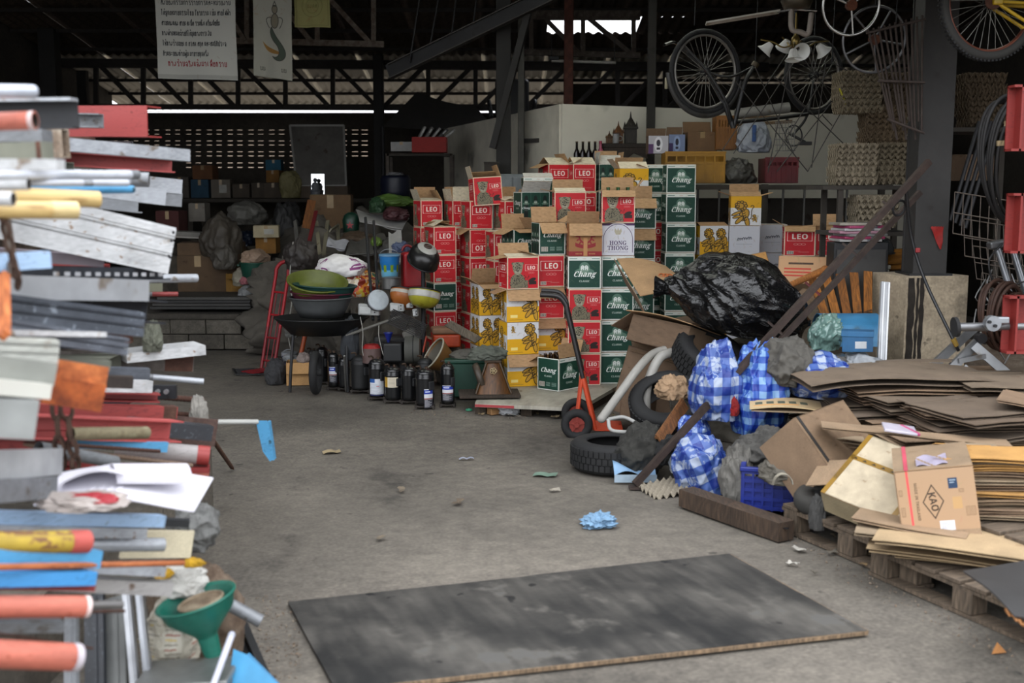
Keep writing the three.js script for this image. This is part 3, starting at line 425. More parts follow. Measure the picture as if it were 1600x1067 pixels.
  stack(1163, 10.9, 0.05, -6, 'in the stack behind the black bag', [['wh', 'w'], ['wh', 'w'], ['wh', 'w'], ['wh', 'w'], ['wh', 'w'], ['li', 'w', 0, { front: 'n', open: [-70, 0, 70, 75] }]]);
  stack(1206, 11.3, 0.05, -4, 'in the pale stack behind the black bag', [['wh', 'w'], ['wh', 'w'], ['wh', 'w'], ['wh', 'w'], ['wh', 'w']]);
  stack(1248, 10.7, 0.05, -8, 'in the stack of opened brown and red cartons', [Lw, Lw, Lw, Lw, ['leo', 'w', 0, { front: 'n', open: [112, 100, 60, 40], flap: KLI }]]);
  stack(1298, 10.75, 0.05, -8, 'in the opened stack left of the pink bundles', [Lw, Lw, Lw, Lw, ['leo', 'w', 0, { front: 'n', open: [110, 20, 95, 50], flap: KLI }]]);
  carton('ch', 'n', on(873, 606, 0.105), -42, 'open green carton of brown bottles standing alone on the white board', { open: ['x', 20, 118, -8], flap: KLI, bottles: 12, side: 'w', bg: 'brown bottles in the open carton on the board' });
}
// ---------------------------------------------------------------- middle: compressors, tubs, trolleys and clutter left of the cartons
function rect(D, u0, v0, u1, v1) { const a = at((u0 + u1) / 2, v1, D), b = at(u0, v1, D), c = at(u1, v1, D), e = at((u0 + u1) / 2, v0, D); return { p: a, w: c.x - b.x, h: e.y - a.y }; }
// plain cardboard box with lid flaps and a tape strip
function cardBox(label, D, r, depth, rot = 0, m = kraft('#8f6b47'), o = {}) {
  const q = rect(D, ...r), t = thing('cardboard_box', label, 'cardboard box', V(q.p.x, o.y ?? q.p.y, q.p.z - depth / 2), R(rot), o.group), h = q.h, w = q.w, th = 0.006;
  part(t, 'box_wall', [box(w, h, th, [0, h / 2, depth / 2]), box(w, h, th, [0, h / 2, -depth / 2]), box(th, h, depth, [w / 2, h / 2, 0]), box(th, h, depth, [-w / 2, h / 2, 0]), box(w, th, depth, [0, th / 2, 0])], m);
  const f = o.flaps ?? [-88, -88];
  if (f[0] !== null) part(t, 'flap', [xf(box(w * 0.98, depth / 2, th, [0, depth / 4, 0]), [0, h, depth / 2], [R(f[0]), 0, 0])], m);
  if (f[1] !== null) part(t, 'flap', [xf(box(w * 0.98, depth / 2, th, [0, depth / 4, 0]), [0, h, -depth / 2], [-R(f[1]), 0, 0])], m);
  if (o.tape !== 0) part(t, 'tape', [box(w * 0.16, 0.0015, depth, [0, h + th, 0]), box(w * 0.16, h * 0.3, 0.001, [0, h * 0.85, depth / 2 + th / 2 + 0.0006])], mat('#a98c5e', { r: 0.35, map: T.grime }));
  if (o.mark) part(t, 'sticker', [box(w * 0.4, h * 0.45, 0.001, [w * 0.12, h * 0.5, depth / 2 + th / 2 + 0.001])], mat('#b9b7ae', { r: 0.6, map: T.grime }));
  return t;
}
// sealed refrigeration compressors
const stickA = paint('stickA', 128, 160, (g, w, h) => { g.fillStyle = '#c9ccd2'; g.fillRect(0, 0, w, h); g.fillStyle = '#1d4d8f'; g.fillRect(0, 0, 48, 36); g.fillStyle = '#8d97a5'; for (let i = 0; i < 9; i++) g.fillRect(10, 48 + i * 11, 60 + (i * 37) % 44, 3); g.fillStyle = '#b33'; g.fillRect(60, 66, 24, 6); g.fillStyle = '#22274d'; g.fillRect(0, 146, w, 14); });
const stickB = paint('stickB', 128, 100, (g, w, h) => { g.fillStyle = '#c8bfa9'; g.fillRect(0, 0, w, h); g.fillStyle = '#a8822c'; g.fillRect(0, 0, 40, h); g.fillStyle = '#77706a'; for (let i = 0; i < 7; i++) g.fillRect(50, 12 + i * 12, 50, 3); });
const stickC = paint('stickC', 128, 190, (g, w, h) => { g.fillStyle = '#cfd0d4'; g.fillRect(0, 0, w, h); g.fillStyle = '#20389a'; g.fillRect(0, 8, w, 42); g.fillStyle = '#dfe3ee'; g.fillRect(14, 22, 66, 10); g.fillStyle = '#84302c'; g.fillRect(0, 92, w, 10); g.fillStyle = '#3c3c42'; g.fillRect(0, 104, w, 86); g.fillStyle = '#a7a7ad'; for (let i = 0; i < 6; i++) g.fillRect(8, 112 + i * 12, 40 + (i * 29) % 60, 5); });
const cm = mat('#0e0f11', { r: 0.28, p: { clearcoat: 0.4, clearcoatRoughness: 0.25 } }), cmOld = mat('#1a1b1c', { r: 0.55, map: T.grime });
function compressor(u, vb, wpx, hpx, label, o = {}) {
  const p = on(u, vb), k = -p.z / F, r = wpx * k / 2, h = hpx * k * 0.95, t = thing('compressor', label, 'compressor', V(p.x, 0.012, p.z - r), R(o.turn ?? 0), 'black sealed compressors standing on the floor'), m = o.old ? cmOld : cm;
  part(t, 'shell', [lathe([[0, 0.02], [r * 0.82, 0.02], [r * 0.98, 0.035], [r, 0.05], [r, h * 0.74], [r * 1.035, h * 0.745], [r * 1.035, h * 0.775], [r * 0.99, h * 0.78], [r * 0.98, h * 0.86], [r * 0.86, h * 0.94], [r * 0.55, h * 0.985], [0, h]], 32)], m);
  part(t, 'foot', [rbox(r * 2.15, 0.012, r * 0.7, 0.004, [0, 0.012, r * 0.35]), rbox(r * 2.15, 0.012, r * 0.7, 0.004, [0, 0.012, -r * 0.35]), ...[-1, 1].flatMap((s) => [-1, 1].map((q) => cyl(0.013, 0.013, 0.024, [s * r * 0.95, 0.01, q * r * 0.55], [0, 0, 0], 10)))], mat('#3a3835', { r: 0.7, map: T.rust }));
  part(t, 'terminal_box', [rbox(r * 0.7, h * 0.22, 0.03, 0.006, [r * 0.72, h * 0.58, r * 0.62], [0, 0.8, 0])], mat('#202123', { r: 0.5 }));
  part(t, 'pipe_stub', [tube([[-r * 0.4, h * 0.9, 0], [-r * 0.5, h * 1.05, 0.01], [-r * 0.95, h * 1.06, 0.03]], 0.008, 14, 8), cyl(0.012, 0.012, 0.03, [r * 0.2, h, 0], [0, 0, 0], 10)], mat('#4a3b30', { r: 0.5, m: 0.5 }));
  part(t, 'seam_ring', [torus(r * 1.01, 0.004, [0, h * 0.88, 0], [PI / 2, 0, 0], 6, 32)], m);
  if (o.s) { const [map, ang, span, y0, y1] = o.s, g = new THREE.CylinderGeometry(r * 1.012, r * 1.012, h * (y1 - y0), 16, 1, true, R(ang), R(span)).translate(0, h * (y0 + y1) / 2, 0); part(t, 'label_sticker', [g], mat('#ffffff', { map, r: 0.4, p: { side: THREE.DoubleSide } }), { uv: true }); }
  return t;
}
compressor(562, 616, 29, 62, 'dull black compressor with a long seam, left of the blue-labelled one', { old: 1 });
compressor(588, 627, 26, 68, 'compressor with a large white and blue label at knee height', { s: [stickA, -50, 110, 0.1, 0.52] });
compressor(613, 632, 26, 60, 'compressor with a yellow and white label round its middle', { s: [stickB, -70, 115, 0.44, 0.72] });
compressor(639, 633, 24, 62, 'unlabelled glossy black compressor between the yellow-labelled and red-striped ones', {});
compressor(663, 641, 29, 66, 'nearest compressor, domed, with a blue and red striped label low down', { s: [stickC, 0, 62, 0.02, 0.5] });
compressor(699, 638, 22, 72, 'tall slim compressor with blue-topped label beside the green bin', { s: [stickC, -45, 100, 0.14, 0.5] });
compressor(664, 622, 24, 64, 'compressor half hidden behind the nearest domed one', { old: 1 });
compressor(537, 612, 17, 55, 'slim black compressor with a pale upright pipe beside it', {});
compressor(520, 611, 17, 62, 'slim compressor with a small white and grey label facing front', { s: [stickC, -40, 90, 0.2, 0.62] });
compressor(503, 602, 18, 62, 'black compressor with a narrow upright barcode label on its left', { s: [stickB, -70, 45, 0.15, 0.6] });
compressor(488, 596, 15, 50, 'black compressor right behind the small brown box', { old: 1 });
compressor(603, 612, 24, 62, 'dusty compressor standing behind the yellow-labelled one', { old: 1 });
compressor(632, 612, 24, 60, 'dusty grey-topped compressor in the second row below the motor drum', { old: 1 });
{ const t = thing('grey_pipe', 'pale grey pipe leaning upright on the slim black compressor', 'pipe', on(541, 612)); part(t, 'pipe', [bar(on(541, 612).add(V(0, 0.01, 0.02)), at(538, 556, 9.78), 0.009)], steel('#9a9a98'), { w: true }); }
// small brown box left of the compressors, with odds and ends in it
cardBox('small worn brown box with faint print beside the compressors', 10.35, [446, 565, 491, 600], 0.22, 8, kraft('#b98f5c'), { y: 0.004, flaps: [150, null] });
function item(name, label, cat, D, u, v, build, o = {}) { const p = at(u, v, D), t = thing(name, label, cat, o.y === undefined ? p : V(p.x, o.y, p.z), o.rot ?? 0, o.group); build(t, D / F); return t; }
const blob = (name, label, cat, D, u, v, w, h, d, seed, m, o = {}) => { const k = D / F; return item(name, label, cat, D, u, v, (t) => part(t, o.part ?? 'cloth', [heap(w * k / 2, h * k / (1 + (o.flat ?? 0.55)), d / 2, seed, o.amp ?? 0.14, o.freq ?? 3, { flat: o.flat ?? 0.55, detail: o.detail ?? 16, ridge: o.ridge, lump: o.lump, dir: o.dir })], m), o); };
blob('rag', 'grey rags stuffed beside the small worn brown box', 'rag', 10.5, 432, 600, 34, 40, 0.25, 3, cloth('#3a3a3c'), { y: 0 });
blob('plastic_bag', 'crumpled pale plastic lying on the dark bag by the small box', 'plastic bag', 10.7, 455, 566, 26, 14, 0.15, 5, plast('#8d9092', 0.3));
blob('rag', 'pinkish crumpled rag sticking out of the small brown box', 'rag', 10.4, 474, 566, 22, 16, 0.12, 6, cloth('#9b8d86'));
{ // stack of basins on a black barrow
  const D = 10.35, k = D / F, c = at(506, 505, D), bz = c.z + 0.12, o = thing('wheelbarrow', 'black wheelbarrow tray on legs under the stacked basins', 'wheelbarrow', V(c.x, 0, bz));
  part(o, 'tray', [lathe([[0, 0.5], [0.28, 0.5], [0.42, 0.64], [0.435, 0.645], [0.43, 0.655], [0.41, 0.65], [0.27, 0.515], [0, 0.515]], 36).scale(1.0, 1, 0.8)], mat('#191a1b', { r: 0.5, map: T.grime }));
  for (const s of [-1, 1]) { part(o, 'leg', [tube([[s * 0.24, 0.52, 0.1], [s * 0.25, 0.2, 0.2], [s * 0.26, 0, 0.22]], 0.014, 16, 8)], darkSteel); part(o, 'handle', [tube([[s * 0.2, 0.5, 0.05], [s * 0.28, 0.5, -0.4], [s * 0.28, 0.58, -0.7]], 0.014, 16, 8)], darkSteel); }
  part(o, 'wheel', [torus(0.16, 0.035, [0, 0.2, 0.36], [0, PI / 2, 0]), cyl(0.03, 0.03, 0.1, [0, 0.2, 0.36], [0, 0, PI / 2])], rubber);
  const basin = (label, cat, col, r, h, y, dx, tilt, deep = 0.7) => { const t = thing('basin', label, cat, V(c.x + dx, y, bz), tilt, 'plastic basins nested on the barrow'); part(t, 'bowl', [lathe([[0, 0], [r * deep, 0], [r * 0.86, h * 0.45], [r, h], [r * 1.05, h], [r * 1.05, h + 0.012], [r * 0.975, h + 0.012], [r * 0.83, h * 0.5], [r * deep * 0.95, 0.012], [0, 0.012]], 44)], plast(col, 0.5)); return t; };
  basin('grey plastic basin lowest in the nested stack on the barrow', 'basin', '#5a5d5e', 0.275, 0.17, 0.655, 0.0, [0, 0, 0]);
  basin('maroon plastic basin nested between the grey and teal ones', 'basin', '#5d2234', 0.268, 0.15, 0.72, 0.0, [0, 0, R(-2)]);
  basin('dark teal plastic basin under the olive one', 'basin', '#1f4a45', 0.275, 0.16, 0.775, 0.03, [0, 0, R(-3)]);
  basin('olive green basin tilted open to view on top of the stack', 'basin', '#6a7327', 0.262, 0.15, 0.83, -0.04, [R(16), 0, R(-7)]);
}
// sacks heaped behind the basins
const sackP = paint('sackP', 256, 160, (g, w, h) => { g.fillStyle = '#d7d5d3'; g.fillRect(0, 0, w, h); g.strokeStyle = '#6f2a63'; g.lineWidth = 7; for (const y of [46, 112]) { g.beginPath(); g.ellipse(140, y, 58, 16, 0, PI, 0); g.stroke(); g.fillStyle = '#7a2f6a'; g.fillRect(70, y, 140, 14); g.fillRect(100, y - 14, 70, 8); } });
const sackQ = paint('sackQ', 256, 160, (g, w, h) => { const r = rng(9); g.fillStyle = '#c9b9a2'; g.fillRect(0, 0, w, h); for (let i = 0; i < 60; i++) { g.fillStyle = ['#c5482a', '#d98a2a', '#e8ddc8', '#8a2f20', '#c7b23c'][i % 5]; g.beginPath(); g.ellipse(r() * w * 0.62, r() * h, 6 + r() * 22, 5 + r() * 14, r() * 3, 0, 7); g.fill(); } g.fillStyle = '#2f6a58'; g.fillRect(w * 0.62, 0, w * 0.38, h); g.fillStyle = '#7fae9c'; for (let i = 0; i < 9; i++) g.fillRect(170 + r() * 60, r() * h, 20, 5); });
const rep = (t, a, b) => { const q = t.clone(); q.repeat.set(a, b); q.needsUpdate = true; return q; };
blob('printed_sack', 'orange and green printed sack bulging under the white sack', 'sack', 10.75, 546, 462, 92, 42, 0.36, 11, mat('#ffffff', { map: rep(sackQ, 2.2, 3.2), r: 0.5 }), { part: 'sack_body' });
blob('printed_sack', 'white sack with purple print lying on the orange sack', 'sack', 10.65, 532, 433, 84, 36, 0.3, 12, mat('#ffffff', { map: rep(sackP, 2.4, 3.6), r: 0.55 }), { part: 'sack_body', rot: [0, 0, R(6)], amp: 0.1, freq: 4 });
{ // big scrap mound that the clutter behind lies on
  for (const [u, D, w, h, d, s, c] of [[545, 12.6, 2.1, 1.25, 1.6, 21, '#5d5850'], [545, 14.6, 2.8, 1.45, 1.8, 22, '#5a554e'], [600, 11.6, 0.9, 0.95, 0.8, 23, '#655f57'], [360, 15.4, 2.6, 1.1, 1.6, 24, '#5f584e']]) { const p = at(u, 400, D), m = thing('scrap_heap', '', 'scrap heap', V(p.x, 0, p.z)); m.userData = { kind: 'stuff', label: ['heap of scrap behind the basins', 'rear scrap heap below the tall grey board', 'low heap of scrap beside the black helmets', 'heap of scrap on the platform at the rear left'][s - 21], category: 'scrap heap' }; part(m, 'scrap', [heap(w / 2, h / 1.45, d / 2, s, 0.22, 4, { flat: 0.45, detail: 30, ridge: 1.4 })], mat(c, { map: T.grime, r: 0.9 })); }
}
item('paint_bucket', 'blue and white printed bucket with a lid, left of the red canister', 'bucket', 10.6, 609, 432, (t) => {
  const m = paint('bucketP', 256, 96, (g, w, h) => { g.fillStyle = '#1b6fb0'; g.fillRect(0, 0, w, h); g.fillStyle = '#c5d7dc'; for (let k = 0; k < 4; k++) { g.beginPath(); g.ellipse(32 + k * 64, 30, 26, 16, 0, 0, 7); g.fill(); } g.fillStyle = '#6fb6d6'; g.fillRect(0, 64, w, 30); g.fillStyle = '#7f9a2c'; for (let k = 0; k < 8; k++) g.fillRect(8 + k * 32, 58, 14, 8); });
  part(t, 'bucket_body', [lathe([[0, 0], [0.078, 0], [0.094, 0.19], [0.098, 0.19], [0.098, 0.2]], 28)], mat('#ffffff', { map: m, r: 0.4 }), { uv: true }); part(t, 'lid', [lathe([[0.1, 0.19], [0.101, 0.206], [0.085, 0.212], [0, 0.21]], 28)], plast('#6c9cc0')); part(t, 'handle', [torus(0.1, 0.003, [0, 0.17, 0], [0.5, 0, 0], 6, 30, PI)], steel());
});
item('aluminium_pot', 'dull aluminium pot with a rim below the blue bucket', 'pot', 10.35, 611, 452, (t) => { part(t, 'pot_body', [lathe([[0, 0], [0.078, 0], [0.083, 0.01], [0.083, 0.1], [0.09, 0.102], [0.088, 0.106], [0.079, 0.1], [0.078, 0.012], [0, 0.01]], 30)], steel('#8f8f8d', 0.45)); part(t, 'lid', [lathe([[0.086, 0.107], [0.06, 0.114], [0.02, 0.118], [0, 0.118]], 30)], steel('#a5a5a3', 0.4)); });
item('steel_pot', 'steel pot lying on its side with a white lid facing out', 'pot', 10.25, 584, 475, (t) => { part(t, 'pot_body', [lathe([[0, 0], [0.086, 0], [0.092, 0.01], [0.092, 0.17], [0.098, 0.173], [0.096, 0.18], [0, 0.18]], 32)], steel('#77777a', 0.4)); part(t, 'lid', [lathe([[0.092, 0.181], [0.085, 0.19], [0.02, 0.195], [0, 0.195]], 32)], plast('#b9c2c8')); }, { rot: [1.25, 0, -0.35] });
item('red_canister', 'tall red plastic canister standing behind the black helmet', 'canister', 10.7, 644, 450, (t) => { part(t, 'canister_body', [rbox(0.19, 0.34, 0.16, 0.03, [0, 0.17, 0], [0, 0.3, 0], 4)], plast('#a8121c', 0.35)); part(t, 'cap', [cyl(0.03, 0.03, 0.04, [0.03, 0.355, 0]), torus(0.05, 0.012, [-0.04, 0.35, 0], [0, 0.3, 0], 8, 20, PI)], plast('#7c0d14')); });
function helmet(t, shell, band, s = 1) { const g = lathe([[0.135, 0], [0.14, 0.015], [0.14, 0.06], [0.13, 0.1], [0.1, 0.14], [0.05, 0.16], [0, 0.165]], 36).scale(s, s, s * 1.15); part(t, 'shell', [g], shell); part(t, 'lining', [lathe([[0, 0.13], [0.08, 0.11], [0.118, 0.06], [0.128, 0.002], [0.136, 0.001]], 30).scale(s, s, s * 1.15)], black); part(t, 'rim', [torus(0.138, 0.007, [0, 0.004, 0], [PI / 2, 0, 0], 8, 36).scale(s, s, s * 1.15)], black); if (band) band(t); }
item('motorbike_helmet', 'black helmet with a white oval crown patch on a stick', 'helmet', 10.2, 660, 410, (t) => helmet(t, mat('#151515', { r: 0.3 }), (t) => { part(t, 'crown_patch', [lathe([[0.088, 0.148], [0.085, 0.155], [0.05, 0.167], [0, 0.171]], 30).scale(1, 1, 1.15)], plast('#b5b4ae')); part(t, 'emblem', [xf(torus(0.03, 0.009, [0, 0.172, 0], [PI / 2, 0, 0], 8, 20), [0, 0, 0]), box(0.05, 0.01, 0.016, [0, 0.173, 0])], mat('#3d2c26', { r: 0.5 })); }), { rot: [0.55, 0.3, -0.35] });
item('helmet_stick', 'dark post that carries the black helmet', 'post', 10.25, 660, 470, (t) => part(t, 'post', [bar([0, -0.75, 0], [0.01, 0.32, -0.02], 0.02)], darkSteel));
item('motorbike_helmet', 'white and yellow helmet lying upside down below the black helmet', 'helmet', 10.1, 664, 453, (t) => helmet(t, plast('#b9b33a', 0.3), (t) => part(t, 'stripe', [lathe([[0.141, 0.02], [0.143, 0.06], [0.139, 0.075]], 36).scale(1, 1, 1.15)], plast('#c9c8c0', 0.3))), { rot: [PI - 0.25, 0.2, 0.12] });
item('orange_visor', 'orange and white curved helmet half behind the upside-down yellow one', 'helmet', 10.25, 636, 455, (t) => helmet(t, plast('#b5692c', 0.4), (t) => part(t, 'stripe', [lathe([[0.141, 0.02], [0.143, 0.05]], 36).scale(1, 1, 1.15)], plast('#c9c4b6', 0.3))), { rot: [PI - 0.4, 0.4, 0.2] });
// white electrical boxes
[[577, 492, 0.19, 0.1, 'white electrical switch box below the side-lying pot'], [621, 486, 0.13, 0.075, 'white junction box left of the upturned helmet'], [641, 481, 0.06, 0.07, 'small white relay box under the upturned helmet'], [650, 494, 0.045, 0.07, 'tiny white relay at the edge of the wire rack']].forEach(([u, v, w, h, l], i) => item('switch_box', l, 'electrical box', 10.15, u, v, (t) => { part(t, 'case', [rbox(w, h, 0.07, 0.008, [0, h / 2, 0])], plast('#b8bab8', 0.5)); part(t, 'cover', [rbox(w * 0.55, h * 0.6, 0.012, 0.004, [-w * 0.15, h * 0.42, 0.038])], plast('#cfd1d0', 0.4)); part(t, 'screw', [cyl(0.006, 0.006, 0.006, [w * 0.3, h * 0.7, 0.037], [PI / 2, 0, 0], 10), cyl(0.006, 0.006, 0.006, [w * 0.3, h * 0.3, 0.037], [PI / 2, 0, 0], 10)], darkSteel); }, { rot: [0, -0.1, 0.04 * (i - 1)] }));
{ // a fridge condenser rack, motor drum, appliances behind the compressors
  const t = thing('condenser_rack', 'black wire condenser rack lying tilted behind the compressors', 'wire rack', at(640, 500, 10.0)); const A = at(614, 483, 10.0), B = at(668, 508, 9.9), C = at(608, 500, 9.85);
  for (let i = 0; i < 10; i++) { const d = C.clone().sub(A).multiplyScalar(i / 9).add(V(0, 0, 0.02 * i)); part(t, 'wire', [bar(A.clone().add(d), B.clone().add(d), 0.0045, 6)], darkSteel, { w: true }); }
  for (const s of [0.05, 0.5, 0.95]) part(t, 'cross_wire', [bar(A.clone().lerp(B, s), C.clone().add(V(0, 0, 0.18)).add(B.clone().sub(A).multiplyScalar(s)), 0.005, 6)], darkSteel, { w: true });
  item('motor_drum', 'round grey motor drum on its side above the compressors', 'motor', 10.0, 640, 566, (t) => { part(t, 'drum', [cyl(0.13, 0.13, 0.13, [0.03, 0.12, 0], [0, 0, PI / 2], 36)], mat('#55554f', { r: 0.7, map: T.grime })); part(t, 'band', [torus(0.131, 0.004, [0.04, 0.12, 0], [0, PI / 2, 0], 6, 40)], darkSteel); part(t, 'motor_case', [rbox(0.17, 0.17, 0.18, 0.02, [-0.14, 0.1, 0.02])], mat('#18191a', { r: 0.5 })); part(t, 'mount', [rbox(0.12, 0.07, 0.1, 0.02, [0.0, 0.26, 0], [0, 0, 0.4])], mat('#6d6a63', { r: 0.6, map: T.grime })); });
  item('engine_block', 'dark engine block under the wire rack behind the compressors', 'engine', 10.15, 612, 568, (t) => { part(t, 'block', [rbox(0.3, 0.26, 0.2, 0.03, [0, 0.13, 0])], mat('#232324', { r: 0.7, map: T.rust })); for (let i = 0; i < 5; i++) part(t, 'cooling_fin', [rbox(0.26, 0.012, 0.22, 0.004, [0, 0.06 + i * 0.04, 0.01])], darkSteel); part(t, 'bracket', [bar([-0.4, 0.26, 0.05], [0.1, 0.44, 0.08], 0.014)], mat('#5d5b55', { r: 0.6 })); });
  item('blue_funnel', 'small blue plastic cone wedged beside the engine block', 'funnel', 9.95, 607, 538, (t) => part(t, 'cone', [lathe([[0.004, 0], [0.038, 0.1], [0.042, 0.1], [0.042, 0.106], [0.034, 0.104], [0, 0.01]], 20)], plast('#1f2f86', 0.3)));
  item('red_oil_can', 'low red and grey can behind the white-labelled compressor', 'can', 9.95, 581, 566, (t) => { part(t, 'can_body', [cyl(0.085, 0.085, 0.13, [0, 0.065, 0], [0, 0, 0], 26)], plast('#6a5450')); part(t, 'lid', [cyl(0.06, 0.085, 0.03, [0, 0.145, 0], [0, 0, 0], 26)], plast('#a01d1d')); });
  item('plastic_crate', 'bright orange plastic tub beside the lamp shade under the red cartons', 'plastic tub', 10.3, 697, 541, (t) => { part(t, 'tub', [rbox(0.25, 0.12, 0.2, 0.02, [0, 0.06, 0])], plast('#c8481c', 0.45)); part(t, 'lid', [rbox(0.27, 0.06, 0.22, 0.025, [0, 0.15, 0])], mat('#8d6a50', { map: T.grime, r: 0.8 })); }, { rot: 0.15 });
  item('lamp_shade', 'brown drum-shaped lamp shade tipped towards the floor', 'lamp shade', 9.8, 694, 563, (t) => { part(t, 'shade', [lathe([[0.1, 0], [0.15, 0.12], [0.153, 0.12], [0.104, -0.002]], 36)], mat('#7a5426', { r: 0.5, map: T.grime })); part(t, 'rim', [torus(0.151, 0.008, [0, 0.12, 0], [PI / 2, 0, 0], 8, 36), torus(0.1, 0.006, [0, 0, 0], [PI / 2, 0, 0], 8, 36)], mat('#8d8878', { r: 0.6 })); part(t, 'inner', [lathe([[0, 0.02], [0.1, 0.02], [0.14, 0.1]], 30)], mat('#4f4a40', { r: 0.8 })); }, { rot: [0.5, 0, 0.9] });
  const q = at(720, 520, 9.85); const b = thing('grey_board', 'long grey board propped slanting over the orange tub', 'board', q); part(b, 'board', [beam(at(700, 505, 9.9), at(748, 532, 9.7), 0.09, 0.012, V(0, 1, 0.6))], mat('#6d6963', { map: T.wood, r: 0.8 }), { w: true });
  item('orange_tongs', 'thin orange-handled tool leaning behind the second-row compressor', 'tool', 9.9, 661, 550, (t) => { part(t, 'handle', [bar([0, 0, 0], [0.03, 0.14, 0], 0.008)], plast('#b5432a')); part(t, 'shaft', [bar([0, 0, 0], [-0.02, -0.25, 0], 0.006)], darkSteel); });
}
item('waste_bin', 'green plastic bin full of scraps behind the compressors', 'bin', 9.75, 738, 607, (t) => {
  const m = plast('#174636', 0.5); part(t, 'bin_body', [extr([[-0.17, 0], [0.17, 0], [0.22, 0.3], [-0.22, 0.3]], 0.3, { bevel: 0.012 }).translate(0, 0, -0.15)], m); part(t, 'rim', [rbox(0.47, 0.035, 0.35, 0.012, [0, 0.31, 0])], m); part(t, 'filling', [heap(0.2, 0.06, 0.15, 31, 0.2, 5, { flat: 0.3, detail: 12 }).translate(0, 0.32, 0)], mat('#5d5a52', { r: 0.9, map: T.grime })); for (const s of [-1, 1]) part(t, 'handle', [rbox(0.03, 0.05, 0.1, 0.01, [s * 0.23, 0.27, 0])], m);
}, { y: 0.03 });
blob('rag', 'stiff grey-green cloth draped over the brown pyramid lamp top', 'rag', 9.35, 762, 561, 62, 22, 0.26, 33, cloth('#5f6359'), { amp: 0.24, freq: 5 });
item('pyramid_lamp', 'brown wooden truncated pyramid lamp with a crest', 'lamp', 9.25, 770, 617, (t) => { // a four-sided tapering case with rounded leather-brown side and base board
  part(t, 'base_board', [rbox(0.5, 0.025, 0.32, 0.006, [-0.03, 0.012, 0])], wood('#3f3730')); part(t, 'case', [new THREE.CylinderGeometry(0.075, 0.2, 0.25, 4, 6).rotateY(PI / 4).scale(1, 1, 0.8).translate(0, 0.15, 0)], mat('#6d4a22', { r: 0.45, map: T.wood })); part(t, 'edge_strip', [-1, 1].map((s) => bar([s * 0.145, 0.03, 0.115], [s * 0.055, 0.275, 0.045], 0.009)), mat('#3a2a17', { r: 0.5 })); part(t, 'top_plate', [rbox(0.14, 0.016, 0.11, 0.005, [0, 0.283, 0])], wood('#4a3a28'));
  part(t, 'crest', [0, 1, 2, 3, 4].map((i) => xf(torus(0.011, 0.003, [0, 0, 0], [0, 0, 0], 6, 14), [cos(i * 1.26) * 0.017, 0.215 + sin(i * 1.26) * 0.015, 0.09], [-0.3, 0, 0])), mat('#a08f6a', { r: 0.4, m: 0.3 })); part(t, 'drum_side', [lathe([[0, 0], [0.11, 0], [0.125, 0.02], [0.125, 0.05], [0.09, 0.06], [0, 0.06]], 30).rotateZ(-1.25).translate(-0.135, 0.135, -0.02)], mat('#4b4034', { r: 0.5, map: T.grime }));
}, { rot: 0.08 });
{ // white board on bearers that carries the front cartons
  const o = thing('white_board', 'long dirty white board on bearers under the front cartons', 'board', V(0.6, 0, -9.9));
  const y = 0.098, P = (u, v) => { const q = on(u, v, y); q.y = y; return q; };
  const a = P(742, 631), b = P(905, 638), c = P(985, 592), d = P(760, 592);
  part(o, 'board_top', [slab((s, t) => a.clone().lerp(b, s).lerp(d.clone().lerp(c, s), t).add(V(0, 0.004, 0)), 12, 8, 0.03, [2, 1.2])], mat('#b8b3a4', { map: T.grime, r: 0.6, bump: T.bump, bs: 0.002 }), { w: true, uv: true });
  part(o, 'edge_tape', [beam(a.clone().add(V(0, -0.012, 0.006)), a.clone().lerp(b, 0.38).add(V(0, -0.012, 0.006)), 0.004, 0.02)], plast('#b8464a'), { w: true });
  for (const s of [0.05, 0.5, 0.95]) { const e = a.clone().lerp(b, s), f = d.clone().lerp(c, s); e.z -= 0.1; e.y = f.y = 0.035; part(o, 'bearer', [beam(e, f, 0.09, 0.07)], wood('#4d443a'), { w: true }); }
}
// pallets that the other carton stacks stand on
function pallet(label, cx, cz, w, d, h, turn = 0, m = wood('#6a5d4c'), group) {
  const t = thing('pallet', label, 'pallet', V(cx, 0, cz), turn, group), n = Math.max(4, Math.round(w / 0.15));
  for (let i = 0; i < n; i++) part(t, 'deck_board', [rbox(w / n - 0.025, 0.018, d, 0.003, [-w / 2 + (i + 0.5) * w / n, h - 0.009 + rnd(-0.002, 0.002), 0])], m);
  for (let k = 0; k < 3; k++) { const z = (k - 1) * (d / 2 - 0.05); part(t, 'stringer', [box(w, 0.018, 0.09, [0, h - 0.028, z]), box(w, 0.016, 0.09, [0, 0.008, z])], m); for (let j = 0; j < 3; j++) part(t, 'block', [rbox(0.11, Math.max(0.02, h - 0.055), 0.09, 0.003, [(j - 1) * (w / 2 - 0.07), h / 2 - 0.01, z])], m); }
  return t;
}
pallet('low pallet under the rear right carton stacks', 1.35, -11.3, 1.5, 1.0, 0.07);
pallet('low pallet under the stacks behind the black bag', 2.75, -11.1, 1.5, 0.9, 0.045);
